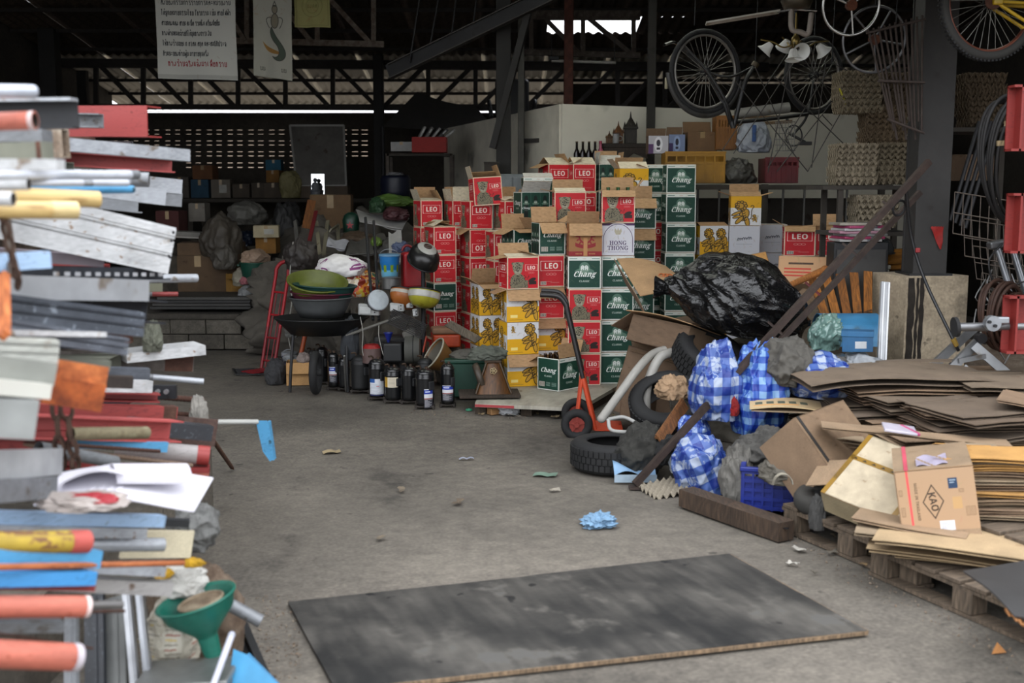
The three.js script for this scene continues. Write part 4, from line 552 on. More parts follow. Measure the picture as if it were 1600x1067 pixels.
// litter along the foot of the board and the compressors
const litter = (n, u0, u1, v0, v1, seed, cols, where) => { const r = rng(seed); for (let i = 0; i < n; i++) { const p = on(u0 + r() * (u1 - u0), v0 + r() * (v1 - v0)), s = 0.012 + r() * 0.03, t = thing('paper_scrap', ['torn', 'bent', 'flat', 'curled', 'ragged', 'trodden', 'folded', 'split'][i % 8] + ' ' + cols[i % cols.length][1] + ' scrap ' + where, 'litter', V(p.x, 0.007, p.z), r() * 6, 'litter ' + where); const k = r() * 9; part(t, 'scrap', [slab((a, b) => V((a - 0.5) * s * 2, 0.008 + 0.014 * noise(a * 2 + k, b * 2, k) + 0.01 * a * r.length, (b - 0.5) * s * (1 + 0.4 * sin(a * 6 + k))), 7, 6, 0.002)], mat(cols[i % cols.length][0], { r: 0.8, map: T.grime })); } };
blob('scrap_lump', 'grey scrap under the bright orange tub', 'scrap', 10.45, 702, 600, 46, 68, 0.3, 45, mat('#625c54', { map: T.grime, r: 0.9 }), { y: 0, part: 'scrap' });
litter(22, 745, 990, 636, 656, 41, [['#6f675c', 'grey'], ['#8d7a5c', 'brown'], ['#b9b6b0', 'white'], ['#3d3a36', 'black'], ['#77603f', 'tan']], 'along the foot of the white board');
item('paper_box', 'small crushed brown cube box on the floor by the white board', 'cardboard box', 9.0, 771, 648, (t) => { part(t, 'box_wall', [rbox(0.085, 0.055, 0.07, 0.006, [0, 0.03, 0])], kraft('#a37a4e')); part(t, 'flap', [box(0.07, 0.002, 0.05, [0, 0.062, 0.02], [0.5, 0, 0])], kraft('#b08a5e')); }, { y: 0, rot: 0.6 });
blob('plastic_bag', 'white crumpled plastic bag on the floor before the board', 'plastic bag', 9.0, 795, 649, 34, 16, 0.12, 44, plast('#c4c6ca', 0.4), { y: 0, amp: 0.25 });
item('bottle_cap_ring', 'green plastic ring on the floor by the board', 'ring', 9.15, 733, 643, (t) => part(t, 'ring', [torus(0.022, 0.008, [0, 0.01, 0], [PI / 2, 0, 0], 8, 20)], plast('#3f9a74')), { y: 0 });
// ---- hand trucks
function handTruck(label, base, top, width, m, m2, wheels, o = {}) { // base, top: points; rails leaning from base to top; handles bend back towards -dir
  const t = thing('hand_truck', label, 'hand truck', base), up = top.clone().sub(base), a = o.side.clone().multiplyScalar(width / 2), L = (s, k, d = V(0, 0, 0)) => base.clone().addScaledVector(up, k).addScaledVector(a, s).add(d), hb = o.back.clone();
  for (const s of [-1, 1]) {
    const h1 = L(s, 0.97), h2 = L(s, 1.03).addScaledVector(hb, 0.06), h3 = L(s, 1.04).addScaledVector(hb, 0.24);
    part(t, 'rail', [bar(L(s, 0), L(s, 0.4), 0.017)], m, { w: true }); part(t, 'upper_rail', [bar(L(s, 0.4), L(s, 0.93), 0.017)], m2, { w: true });
    part(t, 'handle', [tube([L(s, 0.92), h1, h2, h3], 0.019, 24, 10)], m2, { w: true });
    if (wheels) { const c = base.clone().addScaledVector(a, s * 1.3).add(o.axle); const g = [torus(0.085, 0.032, [0, 0, 0], [0, 0, 0], 12, 36)], al = (x) => { const f = x; f.applyMatrix4(M4.makeBasis(V(0, 1, 0).cross(o.side), V(0, 1, 0), o.side).setPosition(c)); return f; };
      const w = part(t, 'wheel', [al(g[0])], rubber, { w: true }); part(w, 'hub', [al(cyl(0.06, 0.06, 0.02, [0, 0, 0], [PI / 2, 0, 0], 24)), al(cyl(0.018, 0.018, 0.07, [0, 0, 0], [PI / 2, 0, 0], 12)), ...[0, 1, 2, 3, 4].map((i) => al(box(0.016, 0.07, 0.034, [sin(i * 1.257) * 0.04, cos(i * 1.257) * 0.04, 0], [0, 0, -i * 1.257])))], mat('#7d2a20', { r: 0.6, map: T.scratch }), { w: true }); }
  }
  for (const k of o.bars ?? [0.08, 0.3, 0.52, 0.74]) part(t, 'cross_bar', [bar(L(-1, k), L(1, k), 0.011)], k > 0.45 ? m2 : m, { w: true });
  for (const s of [-0.4, 0.4]) part(t, 'back_rod', [bar(L(s, 0.02), L(s, 0.74), 0.007, 6)], m, { w: true });
  if (o.braces) for (const s of [-1, 1]) part(t, 'wheel_brace', [bar(L(s, 0.42), base.clone().addScaledVector(a, s).add(o.axle), 0.011)], m, { w: true });
  const toe = o.toe; part(t, 'toe_plate', [beam(L(-1, 0).addScaledVector(toe, 0.5), L(1, 0).addScaledVector(toe, 0.5), toe.length(), 0.008)], m, { w: true });
  return t;
}
handTruck('hand truck with black rubber handles and orange lower rails before the front cartons', on(929, 664, 0.04), at(882, 466, 8.45), 0.34, paintM('#b8401f'), mat('#1a1717', { r: 0.45 }), true, { side: V(0.05, 0, -1).normalize(), back: V(-0.7, 0.02, 0.02), axle: V(-0.135, 0.05, 0), toe: V(0.2, 0, 0.05), braces: 1 });
handTruck('red hand truck leaning at the corner of the concrete platform', on(418, 577, 0.02), at(443, 415, 11.45), 0.2, paintM('#7d1720'), paintM('#a01420'), false, { side: V(0.75, 0, 0.66).normalize(), back: V(0.9, 0, 0.02), axle: V(0.1, 0.1, 0), toe: V(-0.15, 0, 0.2) });
{ const t = thing('drain_grate', 'flat dark drain grate on the floor left of the red hand truck', 'grate', on(388, 580)); for (let i = 0; i < 5; i++) part(t, 'bar', [beam(on(364 + i * 2, 577 + i * 2, 0.012), on(398 + i * 4, 576 + i * 2, 0.012), 0.02, 0.012)], darkSteel, { w: true }); for (const u of [366, 402]) part(t, 'end_bar', [beam(on(u - 2, 576, 0.012), on(u + 4, 585, 0.012), 0.02, 0.012)], darkSteel, { w: true }); }
item('orange_pole', 'short orange pole leaning below the barrow', 'pole', 10.6, 463, 552, (t) => part(t, 'pole', [bar([0, -0.2, 0], [0.1, 0.26, -0.05], 0.022)], plast('#c2561f')));
item('blue_bucket', 'dark blue bucket with a white lid beside the orange pole', 'bucket', 11.1, 452, 552, (t) => { part(t, 'bucket_body', [cyl(0.075, 0.06, 0.13, [0, 0.065, 0], [0, 0, 0], 26)], plast('#131c44')); part(t, 'lid', [cyl(0.08, 0.08, 0.03, [0, 0.14, 0], [0, 0, 0], 26)], plast('#9da0a6')); part(t, 'handle', [torus(0.078, 0.004, [0, 0.11, 0], [0.3, 0, 0], 6, 24, PI)], steel()); }, { y: 0.05 });
blob('rag', 'grey cloth resting on the dark blue bucket', 'rag', 11.0, 459, 527, 28, 30, 0.14, 51, cloth('#6a6a66'));
blob('grey_trousers', 'dark grey cloth hanging down from the barrow behind compressors', 'cloth', 10.15, 547, 562, 30, 68, 0.14, 52, cloth('#393c40'), { dir: [2.5, 0.5, 2], amp: 0.1 });
{ const t = thing('broom_pole', 'two dark poles standing upright in the heap left of the blue bucket', 'pole', at(582, 470, 10.3)); part(t, 'pole', [bar(at(583, 500, 10.15), at(571, 340, 11), 0.014)], darkSteel, { w: true }); part(t, 'pole', [bar(at(592, 500, 10.15), at(584, 345, 11.0), 0.013)], darkSteel, { w: true }); }
{ const t = thing('white_cable', 'thin white cable hanging down behind the red hand truck', 'cable', at(455, 480, 11.0)); part(t, 'cable', [tube([at(458, 378, 11.2), at(453, 430, 11.1), at(456, 470, 11), at(450, 515, 11), at(456, 555, 11)], 0.006, 40, 6)], plast('#a5a49c'), { w: true }); }
for (const [i, pts] of [[[563, 495], [567, 520], [566, 545], [568, 556]], [[592, 508], [592, 525], [597, 548], [602, 562]]].entries()) { const t = thing('white_cable', ['thin white wire hanging below the white switch box', 'thin white wire curling down beside the blue cone'][i], 'cable', at(...pts[0], 10)); part(t, 'cable', [tube(pts.map(([u, v]) => at(u, v, 9.9)), 0.004, 30, 6)], plast('#a5a49c'), { w: true }); }
// ---------------------------------------------------------------- right: cardboard on pallets
const nth = ['top', 'second', 'third', 'fourth', 'fifth', 'sixth', 'seventh', 'eighth', 'ninth', 'tenth', 'eleventh', 'twelfth', 'thirteenth', 'fourteenth', 'fifteenth', 'sixteenth', 'seventeenth', 'eighteenth', 'nineteenth', 'twentieth', 'twenty-first', 'twenty-second', 'twenty-third', 'twenty-fourth', 'twenty-fifth', 'twenty-sixth', 'twenty-seventh', 'twenty-eighth'];
const KRAFTS = ['#887059', '#79624b', '#937b61', '#715b47', '#8b755c', '#7e684f', '#96836a', '#685747'].map(kraft);
const DUSTY = ['#756554', '#6a5b4c', '#7b6b59', '#726354', '#82725e'].map(kraft);
// a flattened carton: two walls pressed together, folded along one side, with slotted flaps; lies at height y
function flatCarton(label, x, y, z, w, d, turn, seed, m, o = {}) {
  const t = thing('flattened_carton', label, 'flattened carton', V(x, y, z), [o.rx ?? 0, turn, o.rz ?? 0], o.group), g = o.gap ?? 0.006, s = seed * 3.1, am = o.warp ?? 0.02;
  const sh = (off, k, dx, dz) => slab((a, b) => { const X = (a - 0.5) * w * k + dx, Z = (b - 0.5) * d * k + dz; return V(X, off + am * fbm(X * 2 + s, Z * 2, s, 2) + (o.curl ?? 0) * Math.pow(Math.abs(a - 0.5) * 2, 3), -Z); }, 14, 8, 0.004, [w, d]);
  part(t, 'upper_wall', [sh(g + 0.004, 1, 0, 0)], m, { uv: true }); part(t, 'lower_wall', [sh(0, 0.985, 0.008 * sin(s), 0.008 * cos(s))], o.m2 ?? m, { uv: true });
  if (o.flap !== 0) for (const q of [-1, 1]) part(t, 'flap', [slab((a, b) => { const X = q * w * (0.02 + a * 0.46), Z = d * 0.5 + b * d * 0.22; return V(X * (q > 0 ? 1 : 1), g + 0.004 + am * fbm(X * 2 + s, Z * 2, s, 2) - b * 0.012 * (1 + sin(s + q)), q > 0 ? -Z : -Z); }, 6, 3, 0.004, [w * 0.46, d * 0.22])], m, { uv: true });
  return t;
}
function pile(n, x, z, w, d, y0, y1, turn, where, seed, ms, o = {}) {
  const r = rng(seed), h = (y1 - y0) / n;
  for (let i = 0; i < n; i++) { const k = 0.78 + r() * 0.28; flatCarton(`flattened brown carton, ${nth[n - 1 - i]} ${i === n - 1 ? 'sheet' : 'from top'} ${where}`, x + (r() - 0.5) * (o.jx ?? 0.2), y0 + i * h, z + (r() - 0.5) * (o.jz ?? 0.14), w * k, d * (0.85 + r() * 0.2), turn + (r() - 0.5) * (o.jr ?? 0.24), seed + i, ms[Math.floor(r() * ms.length)], { gap: h * 0.55, warp: o.warp ?? 0.022, curl: (r() - 0.6) * 0.03, rz: (o.rz ?? 0) + (r() - 0.5) * 0.03, rx: (o.rx ?? 0), group: 'flattened cartons ' + where }); }
}
const PT = R(-66), xdir = V(cos(PT), 0, -sin(PT)), zdir = V(sin(PT), 0, cos(PT)), oldWood = wood('#6f665d');
{
  const pl = (lab, mid, w, d, h, y) => { const c = mid.clone().addScaledVector(zdir, -d / 2); const p = pallet(lab, c.x, c.z, w, d, h, PT, oldWood); p.position.y = y; return p; };
  pl('weathered grey pallet at the far left end under the brown cartons', on(1318, 872), 1.0, 1.0, 0.15, 0.002);
  pl('nearest weathered pallet under the lettered carton at the right edge', on(1500, 962), 1.15, 1.0, 0.15, 0.0);
  pl('upper pallet at the right edge under the black board', on(1560, 960), 0.9, 0.9, 0.13, 0.155).position.add(V(0.16, 0, -0.1));
  const a = on(1072, 790), b = on(1228, 846); a.y = b.y = 0.055; const t = thing('timber_baulk', 'dark timber baulk on the floor before the blue crate', 'timber', a); part(t, 'baulk', [beam(a, b, 0.11, 0.1)], wood('#4d4036'), { w: true }); part(t, 'end_split', [beam(b.clone().add(V(-0.02, 0.02, 0)), b.clone().add(V(0.006, 0.02, 0.02)), 0.02, 0.004)], black, { w: true });
}
pallet('grey pallet under the tall pile before the plinth', 2.65, -6.6, 1.5, 1.0, 0.17, 0.1, oldWood);
{ const p = at(1586, 300, 6.6); struct('column', [rbox(0.1, 4.2, 0.1, 0.006, [p.x + 0.53, 2.1, -6.72])], rusty('#5a4a40')); }
// tall pile behind, its top sheet, middle piles
pile(18, 2.6, -6.78, 1.5, 0.8, 0.18, 0.66, 0.12, 'of the tall pile before the plinth', 61, [...DUSTY, KRAFTS[0]], { jx: 0.3, jz: 0.22, jr: 0.4 });
pile(15, 2.62, -6.12, 1.15, 0.46, 0.3, 0.645, 0.2, 'of the middle pile of folded cartons', 71, [...DUSTY, ...KRAFTS], { jx: 0.3, jz: 0.2, jr: 0.5, warp: 0.03 });
flatCarton('large dusty flattened carton lying on top of everything before the plinth', 2.28, 0.69, -6.72, 1.18, 0.56, 0.06, 5, DUSTY[0], { warp: 0.03, gap: 0.03, m2: DUSTY[1], curl: -0.03 });
flatCarton('flattened carton jutting right below the large top sheet', 3.05, 0.675, -6.5, 0.9, 0.5, -0.1, 6, DUSTY[2], { warp: 0.03, gap: 0.02 });
flatCarton('orange-brown flattened carton sheet at the far right edge of the pile', 2.86, 0.66, -5.95, 0.5, 0.36, -0.5, 7, KRAFTS[0], { warp: 0.02, rz: -0.1 });
flatCarton('folded carton with white and pink tape sticking out to the left', 2.06, 0.55, -5.72, 0.92, 0.16, -0.22, 8, KRAFTS[2], { warp: 0.02, rz: -0.06, flap: 0 });
{ const p = at(1405, 672, 5.6), t = thing('tape_wrap', 'white and pink plastic tape across the folded carton', 'tape', p, [0.05, -0.22, -0.1]); part(t, 'white_film', [rbox(0.16, 0.014, 0.15, 0.005, [0, 0.006, 0])], plast('#c9c3d0', 0.3)); part(t, 'pink_strip', [rbox(0.02, 0.016, 0.152, 0.004, [0.05, 0.007, 0], [0, 0.5, 0])], plast('#d25a8c', 0.3)); }
pile(7, 1.72, -6.1, 0.42, 0.34, 0.3, 0.5, -0.2, 'of the printed bundle left of the pile', 81, [KRAFTS[6], KRAFTS[2], KRAFTS[4]], { jx: 0.06, jz: 0.06, jr: 0.2, warp: 0.012 });
{ const m = paint('printA', 256, 128, (g, w, h) => { g.fillStyle = '#b79f78'; g.fillRect(0, 0, w, h); g.fillStyle = '#4d5240'; for (let i = 0; i < 5; i++) g.fillRect(20 + i * 40, 50, 26, 34); g.fillStyle = '#c98a3c'; g.fillRect(14, 92, 160, 10); wear(g, w, h, 21); }); const q = on(1236, 640, 0.515), t = thing('printed_carton', 'flattened carton with dark printing, topmost of the left bundle', 'flattened carton', V(q.x, 0.515, q.z - 0.14), -0.2); part(t, 'board', [slab((a, b) => V((a - 0.5) * 0.42, 0.02 * sin(a * 3), -(b - 0.5) * 0.3), 8, 6, 0.006)], mat('#ffffff', { map: m, r: 0.8 }), { uv: true }); part(t, 'lower_wall', [box(0.42, 0.005, 0.3, [0.01, -0.014, 0])], KRAFTS[6]); }
// a box given by three corners of its front face
function boxFrom(name, label, cat, TL, TR, BL, depth, mF, mS, o = {}) {
  const w = TR.distanceTo(TL), h = BL.distanceTo(TL), x = TR.clone().sub(TL).normalize(), y = TL.clone().sub(BL).normalize(), z = x.clone().cross(y).normalize(), y2 = z.clone().cross(x);
  const t = thing(name, label, cat, BL.clone()); t.quaternion.setFromRotationMatrix(M4.makeBasis(x, y2, z));
  part(t, 'front_panel', new THREE.BoxGeometry(w, h, 0.005).translate(w / 2, h / 2, -0.0025), six(mF, KIN), { raw: true });
  if (!o.noBack) part(t, 'back_panel', new THREE.BoxGeometry(w, h, 0.005).translate(w / 2, h / 2, -depth), six(mS, mS), { raw: true });
  part(t, 'top_panel', [box(w, 0.005, depth, [w / 2, h - 0.003, -depth / 2])], mS); part(t, 'bottom_panel', [box(w, 0.005, depth, [w / 2, 0.003, -depth / 2])], mS);
  part(t, 'side_panel', [box(0.005, h, depth, [0.002, h / 2, -depth / 2])], mS); if (!o.open) part(t, 'side_panel', [box(0.005, h, depth, [w - 0.002, h / 2, -depth / 2])], mS);
  return [t, w, h];
}
{
  const tapeM = mat('#a88f3e', { r: 0.3, map: paint('tapeP', 256, 32, (g, w, h) => { g.fillStyle = '#b8a25a'; g.fillRect(0, 0, w, h); g.fillStyle = '#3c3420'; for (let i = 0; i < 8; i++) { g.beginPath(); g.moveTo(10 + i * 32, 24); g.lineTo(18 + i * 32, 8); g.lineTo(26 + i * 32, 24); g.fill(); } }) });
  const [t, w, h] = boxFrom('beige_carton', 'tilted beige carton with yellow printed tape before the pile', 'carton', at(1318, 670, 5.75), at(1432, 712, 5.45), at(1282, 768, 5.45), 0.14, mat('#b3a58c', { map: T.kraft, r: 0.75 }), mat('#a59677', { map: T.kraft, r: 0.8 }));
  for (const [x, y, a, b] of [[w / 2, h * 0.62, w, 0.028], [w - 0.03, h / 2, 0.028, h], [0.012, h / 2, 0.024, h]]) part(t, 'tape', [box(a, b, 0.0012, [x, y, 0.001])], tapeM, { uv: true });
  const [t2, w2, h2] = boxFrom('brown_carton', 'tilted brown carton with a black stripe leaning behind the beige one', 'carton', at(1254, 650, 5.9), at(1330, 622, 6.2), at(1300, 738, 5.7), 0.3, KRAFTS[1], KRAFTS[0]);
  part(t2, 'black_stripe', [box(0.02, h2, 0.003, [0.03, h2 / 2, 0.002])], mat('#1d1a17', { r: 0.7 })); part(t2, 'flap', [box(w2 * 0.4, 0.005, 0.2, [-w2 * 0.1, 0, 0.02], [0.5, 0, 0.5])], KRAFTS[2]);
  // the lettered carton that wraps a bundle
  const kao = paint('kao', 512, 440, (g, w, h) => {
    g.fillStyle = '#a88a6c'; g.fillRect(0, 0, w, h); g.strokeStyle = '#2a211a'; g.lineWidth = 7; g.save(); g.translate(232, 222); g.beginPath(); g.moveTo(0, -112); g.lineTo(66, 0); g.lineTo(0, 112); g.lineTo(-66, 0); g.closePath(); g.stroke(); g.rotate(PI / 2 - 0.12); text(g, 'KAO', 0, 0, 66, '#2a211a'); g.restore();
    g.save(); g.translate(128, 216); g.rotate(PI / 2); text(g, 'MADE IN THAILAND', 0, 0, 27, '#4a3b2c'); g.restore();
    g.fillStyle = '#d8504f'; g.fillRect(74, 0, 15, h); g.fillStyle = '#243a56'; g.fillRect(340, 72, 60, 70); g.fillStyle = '#9fb0bd'; g.fillRect(350, 84, 40, 6); g.fillRect(350, 100, 30, 6); g.fillStyle = '#cfd0d6'; g.fillRect(256, 354, 96, 70); g.fillStyle = '#8c90a0'; for (let i = 0; i < 5; i++) g.fillRect(266, 366 + i * 10, 60 - i * 6, 3);
    g.strokeStyle = '#5d4a36'; g.lineWidth = 2; for (const [x, y, a, b] of [[18, 250, 24, 60], [436, 270, 26, 60], [470, 270, 26, 60], [404, 150, 30, 20], [16, 130, 22, 40]]) { g.strokeRect(x, y, a, b); for (let i = 0; i < b; i += 9) g.fillStyle = '#5d4a36', g.fillRect(x + 3, y + i, a - 6, 2); }
    g.fillStyle = 'rgba(190,150,90,.5)'; g.fillRect(356, 200, 60, 80); wear(g, w, h, 31);
  });
  const [t3, w3, h3] = boxFrom('lettered_carton', 'brown carton with a black diamond emblem and pink strip, wrapped round flats', 'carton', at(1400, 737, 5.05), at(1524, 726, 4.95), at(1410, 838, 5.05), 0.42, mat('#ffffff', { map: kao, r: 0.8 }), KRAFTS[4], { open: 1, noBack: 1 });
  part(t3, 'pink_strip', [box(0.018, 0.002, 0.42, [w3 * 0.16, h3 + 0.001, -0.21])], plast('#cf5568', 0.4)); part(t3, 'plastic_patch', [slab((a, b) => V(w3 * (0.3 + a * 0.4), h3 + 0.004 + 0.006 * sin(a * 9 + b * 5), -0.05 - b * 0.16), 10, 8, 0.002)], plast('#b9b0c6', 0.3)); part(t3, 'front_flap', [box(w3, 0.09, 0.004, [w3 / 2, -0.03, 0.012], [-0.25, 0, 0])], KRAFTS[2]);
  const c = at(1560, 790, 4.78);
  pile(16, c.x + 0.2, c.z - 0.43, 0.56, 0.3, 0.3, 0.585, -0.1, 'of the bundle inside the lettered carton', 91, [KRAFTS[0], KRAFTS[2], KRAFTS[5], KRAFTS[6], kraft('#b88a4c')], { jx: 0.12, jz: 0.06, jr: 0.16, warp: 0.02 });
}
pile(6, 2.06, -4.95, 0.85, 0.36, 0.17, 0.27, -0.38, 'of the pale sheets under the lettered carton', 101, [KRAFTS[6], KRAFTS[2], kraft('#a8906e')], { jx: 0.16, jz: 0.16, jr: 0.25, warp: 0.012 });
flatCarton('flattened kraft sheet poking out under the lettered carton towards the aisle', 1.86, 0.27, -5.12, 0.5, 0.3, -0.5, 9, KRAFTS[2], { warp: 0.015, rz: -0.05 });
{ // black board with a torn brown edge at the right
  const t = thing('black_board', 'black flat board with a torn brown corner on the upper pallet', 'board', on(1570, 920, 0.3)); const y = 0.298, P = (u, v) => { const q = on(u, v, y); q.y = y; return q; }, a = P(1505, 888), b = P(1620, 868), c = P(1720, 985), d = P(1585, 962);
  part(t, 'board', [slab((s, q) => d.clone().lerp(c, s).lerp(a.clone().lerp(b, s), q).add(V(0, 0.012 * sin(q * 4 + s), 0)), 10, 10, 0.006)], mat('#353434', { map: T.grime, r: 0.6 }), { w: true });
  part(t, 'torn_edge', [slab((s, q) => d.clone().lerp(a, s * 0.3 - 0.05).add(V(0.0 + q * 0.1, -0.012 - q * 0.07 - 0.02 * noise(s * 5, q * 3, 1), 0.03 + 0.025 * noise(s * 7, q * 4, 3))), 10, 6, 0.006)], kraft('#a87242'), { w: true });
}
{ const q = on(1561, 1022), t = thing('card_scrap', 'small torn orange-brown card scrap on the floor by the pallet', 'litter', q); part(t, 'scrap', [extr([[-0.03, 0], [0.03, 0.006], [0.006, 0.05]], 0.004).rotateX(-0.9)], kraft('#a8713c')); }
litter(26, 1235, 1430, 795, 900, 131, [['#6b6459', 'grey'], ['#8d7350', 'brown'], ['#b5b0a6', 'white'], ['#7b6a55', 'dusty'], ['#3c3936', 'black']], 'along the pallets');
litter(4, 480, 900, 690, 860, 132, [['#7b6e5d', 'tan'], ['#a39b8c', 'pale'], ['#6a5c4c', 'brown']], 'on the open floor');
// ---------------------------------------------------------------- sacks, clothes, tyres before the black bag
function tyre(label, p, Rr, w, rot) {
  const t = thing('tyre', label, 'tyre', p, rot, 'old tyres in the heap'), q = w / 2, pr = [[0.62, -q * 0.8], [0.66, -q * 0.95], [0.82, -q], [0.95, -q * 0.9], [1, -q * 0.62], [1, q * 0.62], [0.95, q * 0.9], [0.82, q], [0.66, q * 0.95], [0.62, q * 0.8], [0.66, q * 0.7], [0.86, q * 0.6], [0.9, 0], [0.86, -q * 0.6], [0.66, -q * 0.7], [0.62, -q * 0.8]].map(([a, b]) => [a * Rr, b]);
  const b = part(t, 'casing', [lathe(pr, 48)], rubber), blk = []; for (let k = -1; k <= 1; k++) for (let i = 0; i < 46; i++) { const a = (i + (k & 1) * 0.5) / 46 * 2 * PI; blk.push(xf(new THREE.BoxGeometry(Rr * 0.105, w * 0.2, 0.012), [sin(a) * (Rr + 0.003), k * w * 0.23, cos(a) * (Rr + 0.003)], [0, a, 0])); }
  const tr = part(b, 'tread', blk, rubber); tr.userData.kind = 'stuff'; return t;
}
const gFloor = (u, v, y = 0) => { const q = on(u, v, y); q.y = y; return q; };
tyre('tyre lying flat at the aisle edge under the dark jacket', gFloor(958, 708, 0.1), 0.27, 0.19, [0, 0, 0]);
tyre('dusty tyre lying tilted behind the white bent pipe', at(1044, 632, 7.7), 0.26, 0.2, [0.5, 0.4, 0.2]);
tyre('tyre with clear tread right under the black bag', at(1110, 560, 7.95), 0.27, 0.2, [0.55, 0.2, -0.35]);
{ const g = (label, pts, r) => { const t = thing('bent_pipe', label, 'pipe', at(...pts[0])); part(t, 'pipe', [tube(pts.map((p) => at(...p)), r, 60, 14)], mat('#a9a69f', { map: T.grime, r: 0.5 }), { w: true }); part(t, 'end_cap', [sph(r * 1.02, at(...pts[0]), [1, 1, 1], 14, 10)], mat('#8f8c86', { r: 0.6 }), { w: true }); };
  g('white bent pipe sloping down to the aisle left of the tyres', [[940, 654, 7.55], [972, 610, 7.7], [1000, 572, 7.85], [1022, 552, 8.0], [1050, 545, 8.05], [1086, 542, 8.1]], 0.03);
  g('white bent pipe standing upright behind the sloping one', [[1012, 660, 7.8], [1009, 630, 7.8], [1012, 600, 7.85], [1026, 566, 7.9], [1044, 552, 7.95], [1090, 548, 8.2]], 0.034); }
// open brown cartons left of the black bag
{ const b = (lab, ...a) => boxFrom('open_carton', lab, 'carton', ...a);
  let [t, w, h] = b('open brown carton standing behind the white pipes', at(966, 536, 8.45), at(1072, 566, 8.25), at(953, 640, 8.35), 0.4, KRAFTS[3], KRAFTS[1]); part(t, 'flap', [box(w * 0.9, 0.005, 0.2, [w / 2, h + 0.04, -0.05], [0.9, 0, 0])], KRAFTS[1]);
  [t, w, h] = b('brown carton lying open with its broad flap hanging to the left', at(972, 492, 8.4), at(1060, 512, 8.0), at(978, 530, 8.3), 0.5, KRAFTS[3], KRAFTS[0]);
  part(t, 'flap', [slab((a, q) => V(w * (-0.05 + a * 1.15), h + 0.01 + 0.02 * sin(a * 3), 0.06 - q * 0.52), 10, 8, 0.006)], kraft('#b3906a')); part(t, 'flap', [box(0.2, 0.005, 0.4, [-0.1, h - 0.06, -0.2], [0, 0, 0.7])], KRAFTS[0]);
  t = thing('carton_sheet', 'brown carton lid sloping down with an orange stamp, above the open carton', 'cardboard sheet', at(1010, 430, 8.6));
  const A = at(964, 404, 8.9), B = at(1040, 416, 8.9), C = at(1098, 462, 8.3), D = at(1000, 462, 8.3);
  part(t, 'sheet', [slab((s, q) => D.clone().lerp(C, s).lerp(A.clone().lerp(B, s), q).add(V(0, 0.03 * sin(s * 3), 0)), 10, 8, 0.007)], kraft('#ad8a63'), { w: true }); part(t, 'stamp', [0, 1, 2].map((i) => { const p = D.clone().lerp(C, 0.6 + i * 0.07).lerp(A.clone().lerp(B, 0.6 + i * 0.07), 0.5); return xf(torus(0.02, 0.005, [0, 0, 0], [0, 0, 0], 5, 16), p.add(V(0, 0.032 * 0.9, 0.012)), [-1.0, 0, 0.1]); }), mat('#a5582a', { r: 0.8 }), { w: true }); part(t, 'side_flap', [slab((s, q) => A.clone().lerp(D, s).add(V(-0.02 + q * 0.1, -q * 0.2, -0.04 * q)), 6, 6, 0.006)], KRAFTS[0], { w: true });
  [t, w, h] = b('dark open carton under the black bag behind the upright pipe', at(1018, 520, 8.5), at(1110, 500, 8.6), at(1020, 590, 8.5), 0.4, KRAFTS[3], KRAFTS[3]);
  [t, w, h] = b('lower brown carton on the floor behind the sloping pipe', at(966, 612, 8.35), at(1010, 616, 8.2), at(968, 652, 8.3), 0.34, KRAFTS[3], KRAFTS[3]);
}
{ // tied black refuse bag
  const D = 7.95, k = D / F, p = at(1146, 520, D), t = thing('refuse_bag', 'big shiny black tied refuse bag on top of the heap', 'refuse bag', V(p.x, p.y, p.z), [0, 0, R(-6)]);
  const m = mat('#080809', { r: 0.25, bump: T.crinkle, bs: 0.008, p: { specularIntensity: 1 } });
  part(t, 'bag', [heap(0.5, 0.31, 0.42, 141, 0.042, 5.2, { flat: 0.75, detail: 48, ridge: 2.2, lump: 0.1, crease: 0.5, f: (q, n) => { q.y -= 0.1 * Math.max(0, n.x) ** 2 - 0.06 * Math.max(0, -n.x); if (n.x < -0.5) { const s = 1 - (-n.x - 0.5) * 0.9; q.z *= s; q.y = lerp(q.y, 0.05, (1 - s) * 0.7); } } })], m);
  const kn = part(t, 'knot', [heap(0.05, 0.05, 0.05, 143, 0.4, 5, { flat: 0.9, detail: 12, ridge: 2 }).translate(-0.47, 0.22, 0.02)], m); part(kn, 'tail', [slab((s, q) => V(-0.48 - s * 0.12, 0.26 + (q - 0.5) * 0.12 * (0.3 + s) + 0.02 * sin(q * 9), 0.02 + 0.03 * sin(q * 14) * s), 8, 14, 0.002)], m);
}
const gingham = paint('gingham', 256, 256, (g, w, h) => { g.fillStyle = '#c9d6ea'; g.fillRect(0, 0, w, h); g.fillStyle = 'rgba(20,66,178,.62)'; for (let i = 0; i < 2; i++) { g.fillRect(i * 128, 0, 64, h); g.fillRect(0, i * 128, w, 64); } g.fillStyle = 'rgba(16,42,140,.55)'; for (let i = 0; i < 2; i++) for (let j = 0; j < 2; j++) g.fillRect(i * 128, j * 128, 64, 64); }), ging = rep(gingham, 4.5, 4.5), gingM = mat('#b9b9bd', { map: ging, r: 0.5 }), gingP = mat('#8fb0cc', { map: rep(gingham, 6, 6), r: 0.42 });
const stuffed = (label, D, u, v, w, h, d, seed, m, o = {}) => blob(o.name ?? 'checked_bag', label, o.cat ?? 'bag', D, u, v, w, h, d, seed, m, { amp: 0.13, freq: 2.1, detail: 28, ridge: 1.3, part: o.part ?? 'bag_cloth', crease: 0.6, ...o });
stuffed('blue and white checked bag bulging at the heap centre', 7.05, 1118, 650, 88, 116, 0.42, 151, gingM, { dir: [1.6, 0.8, 1.4] });
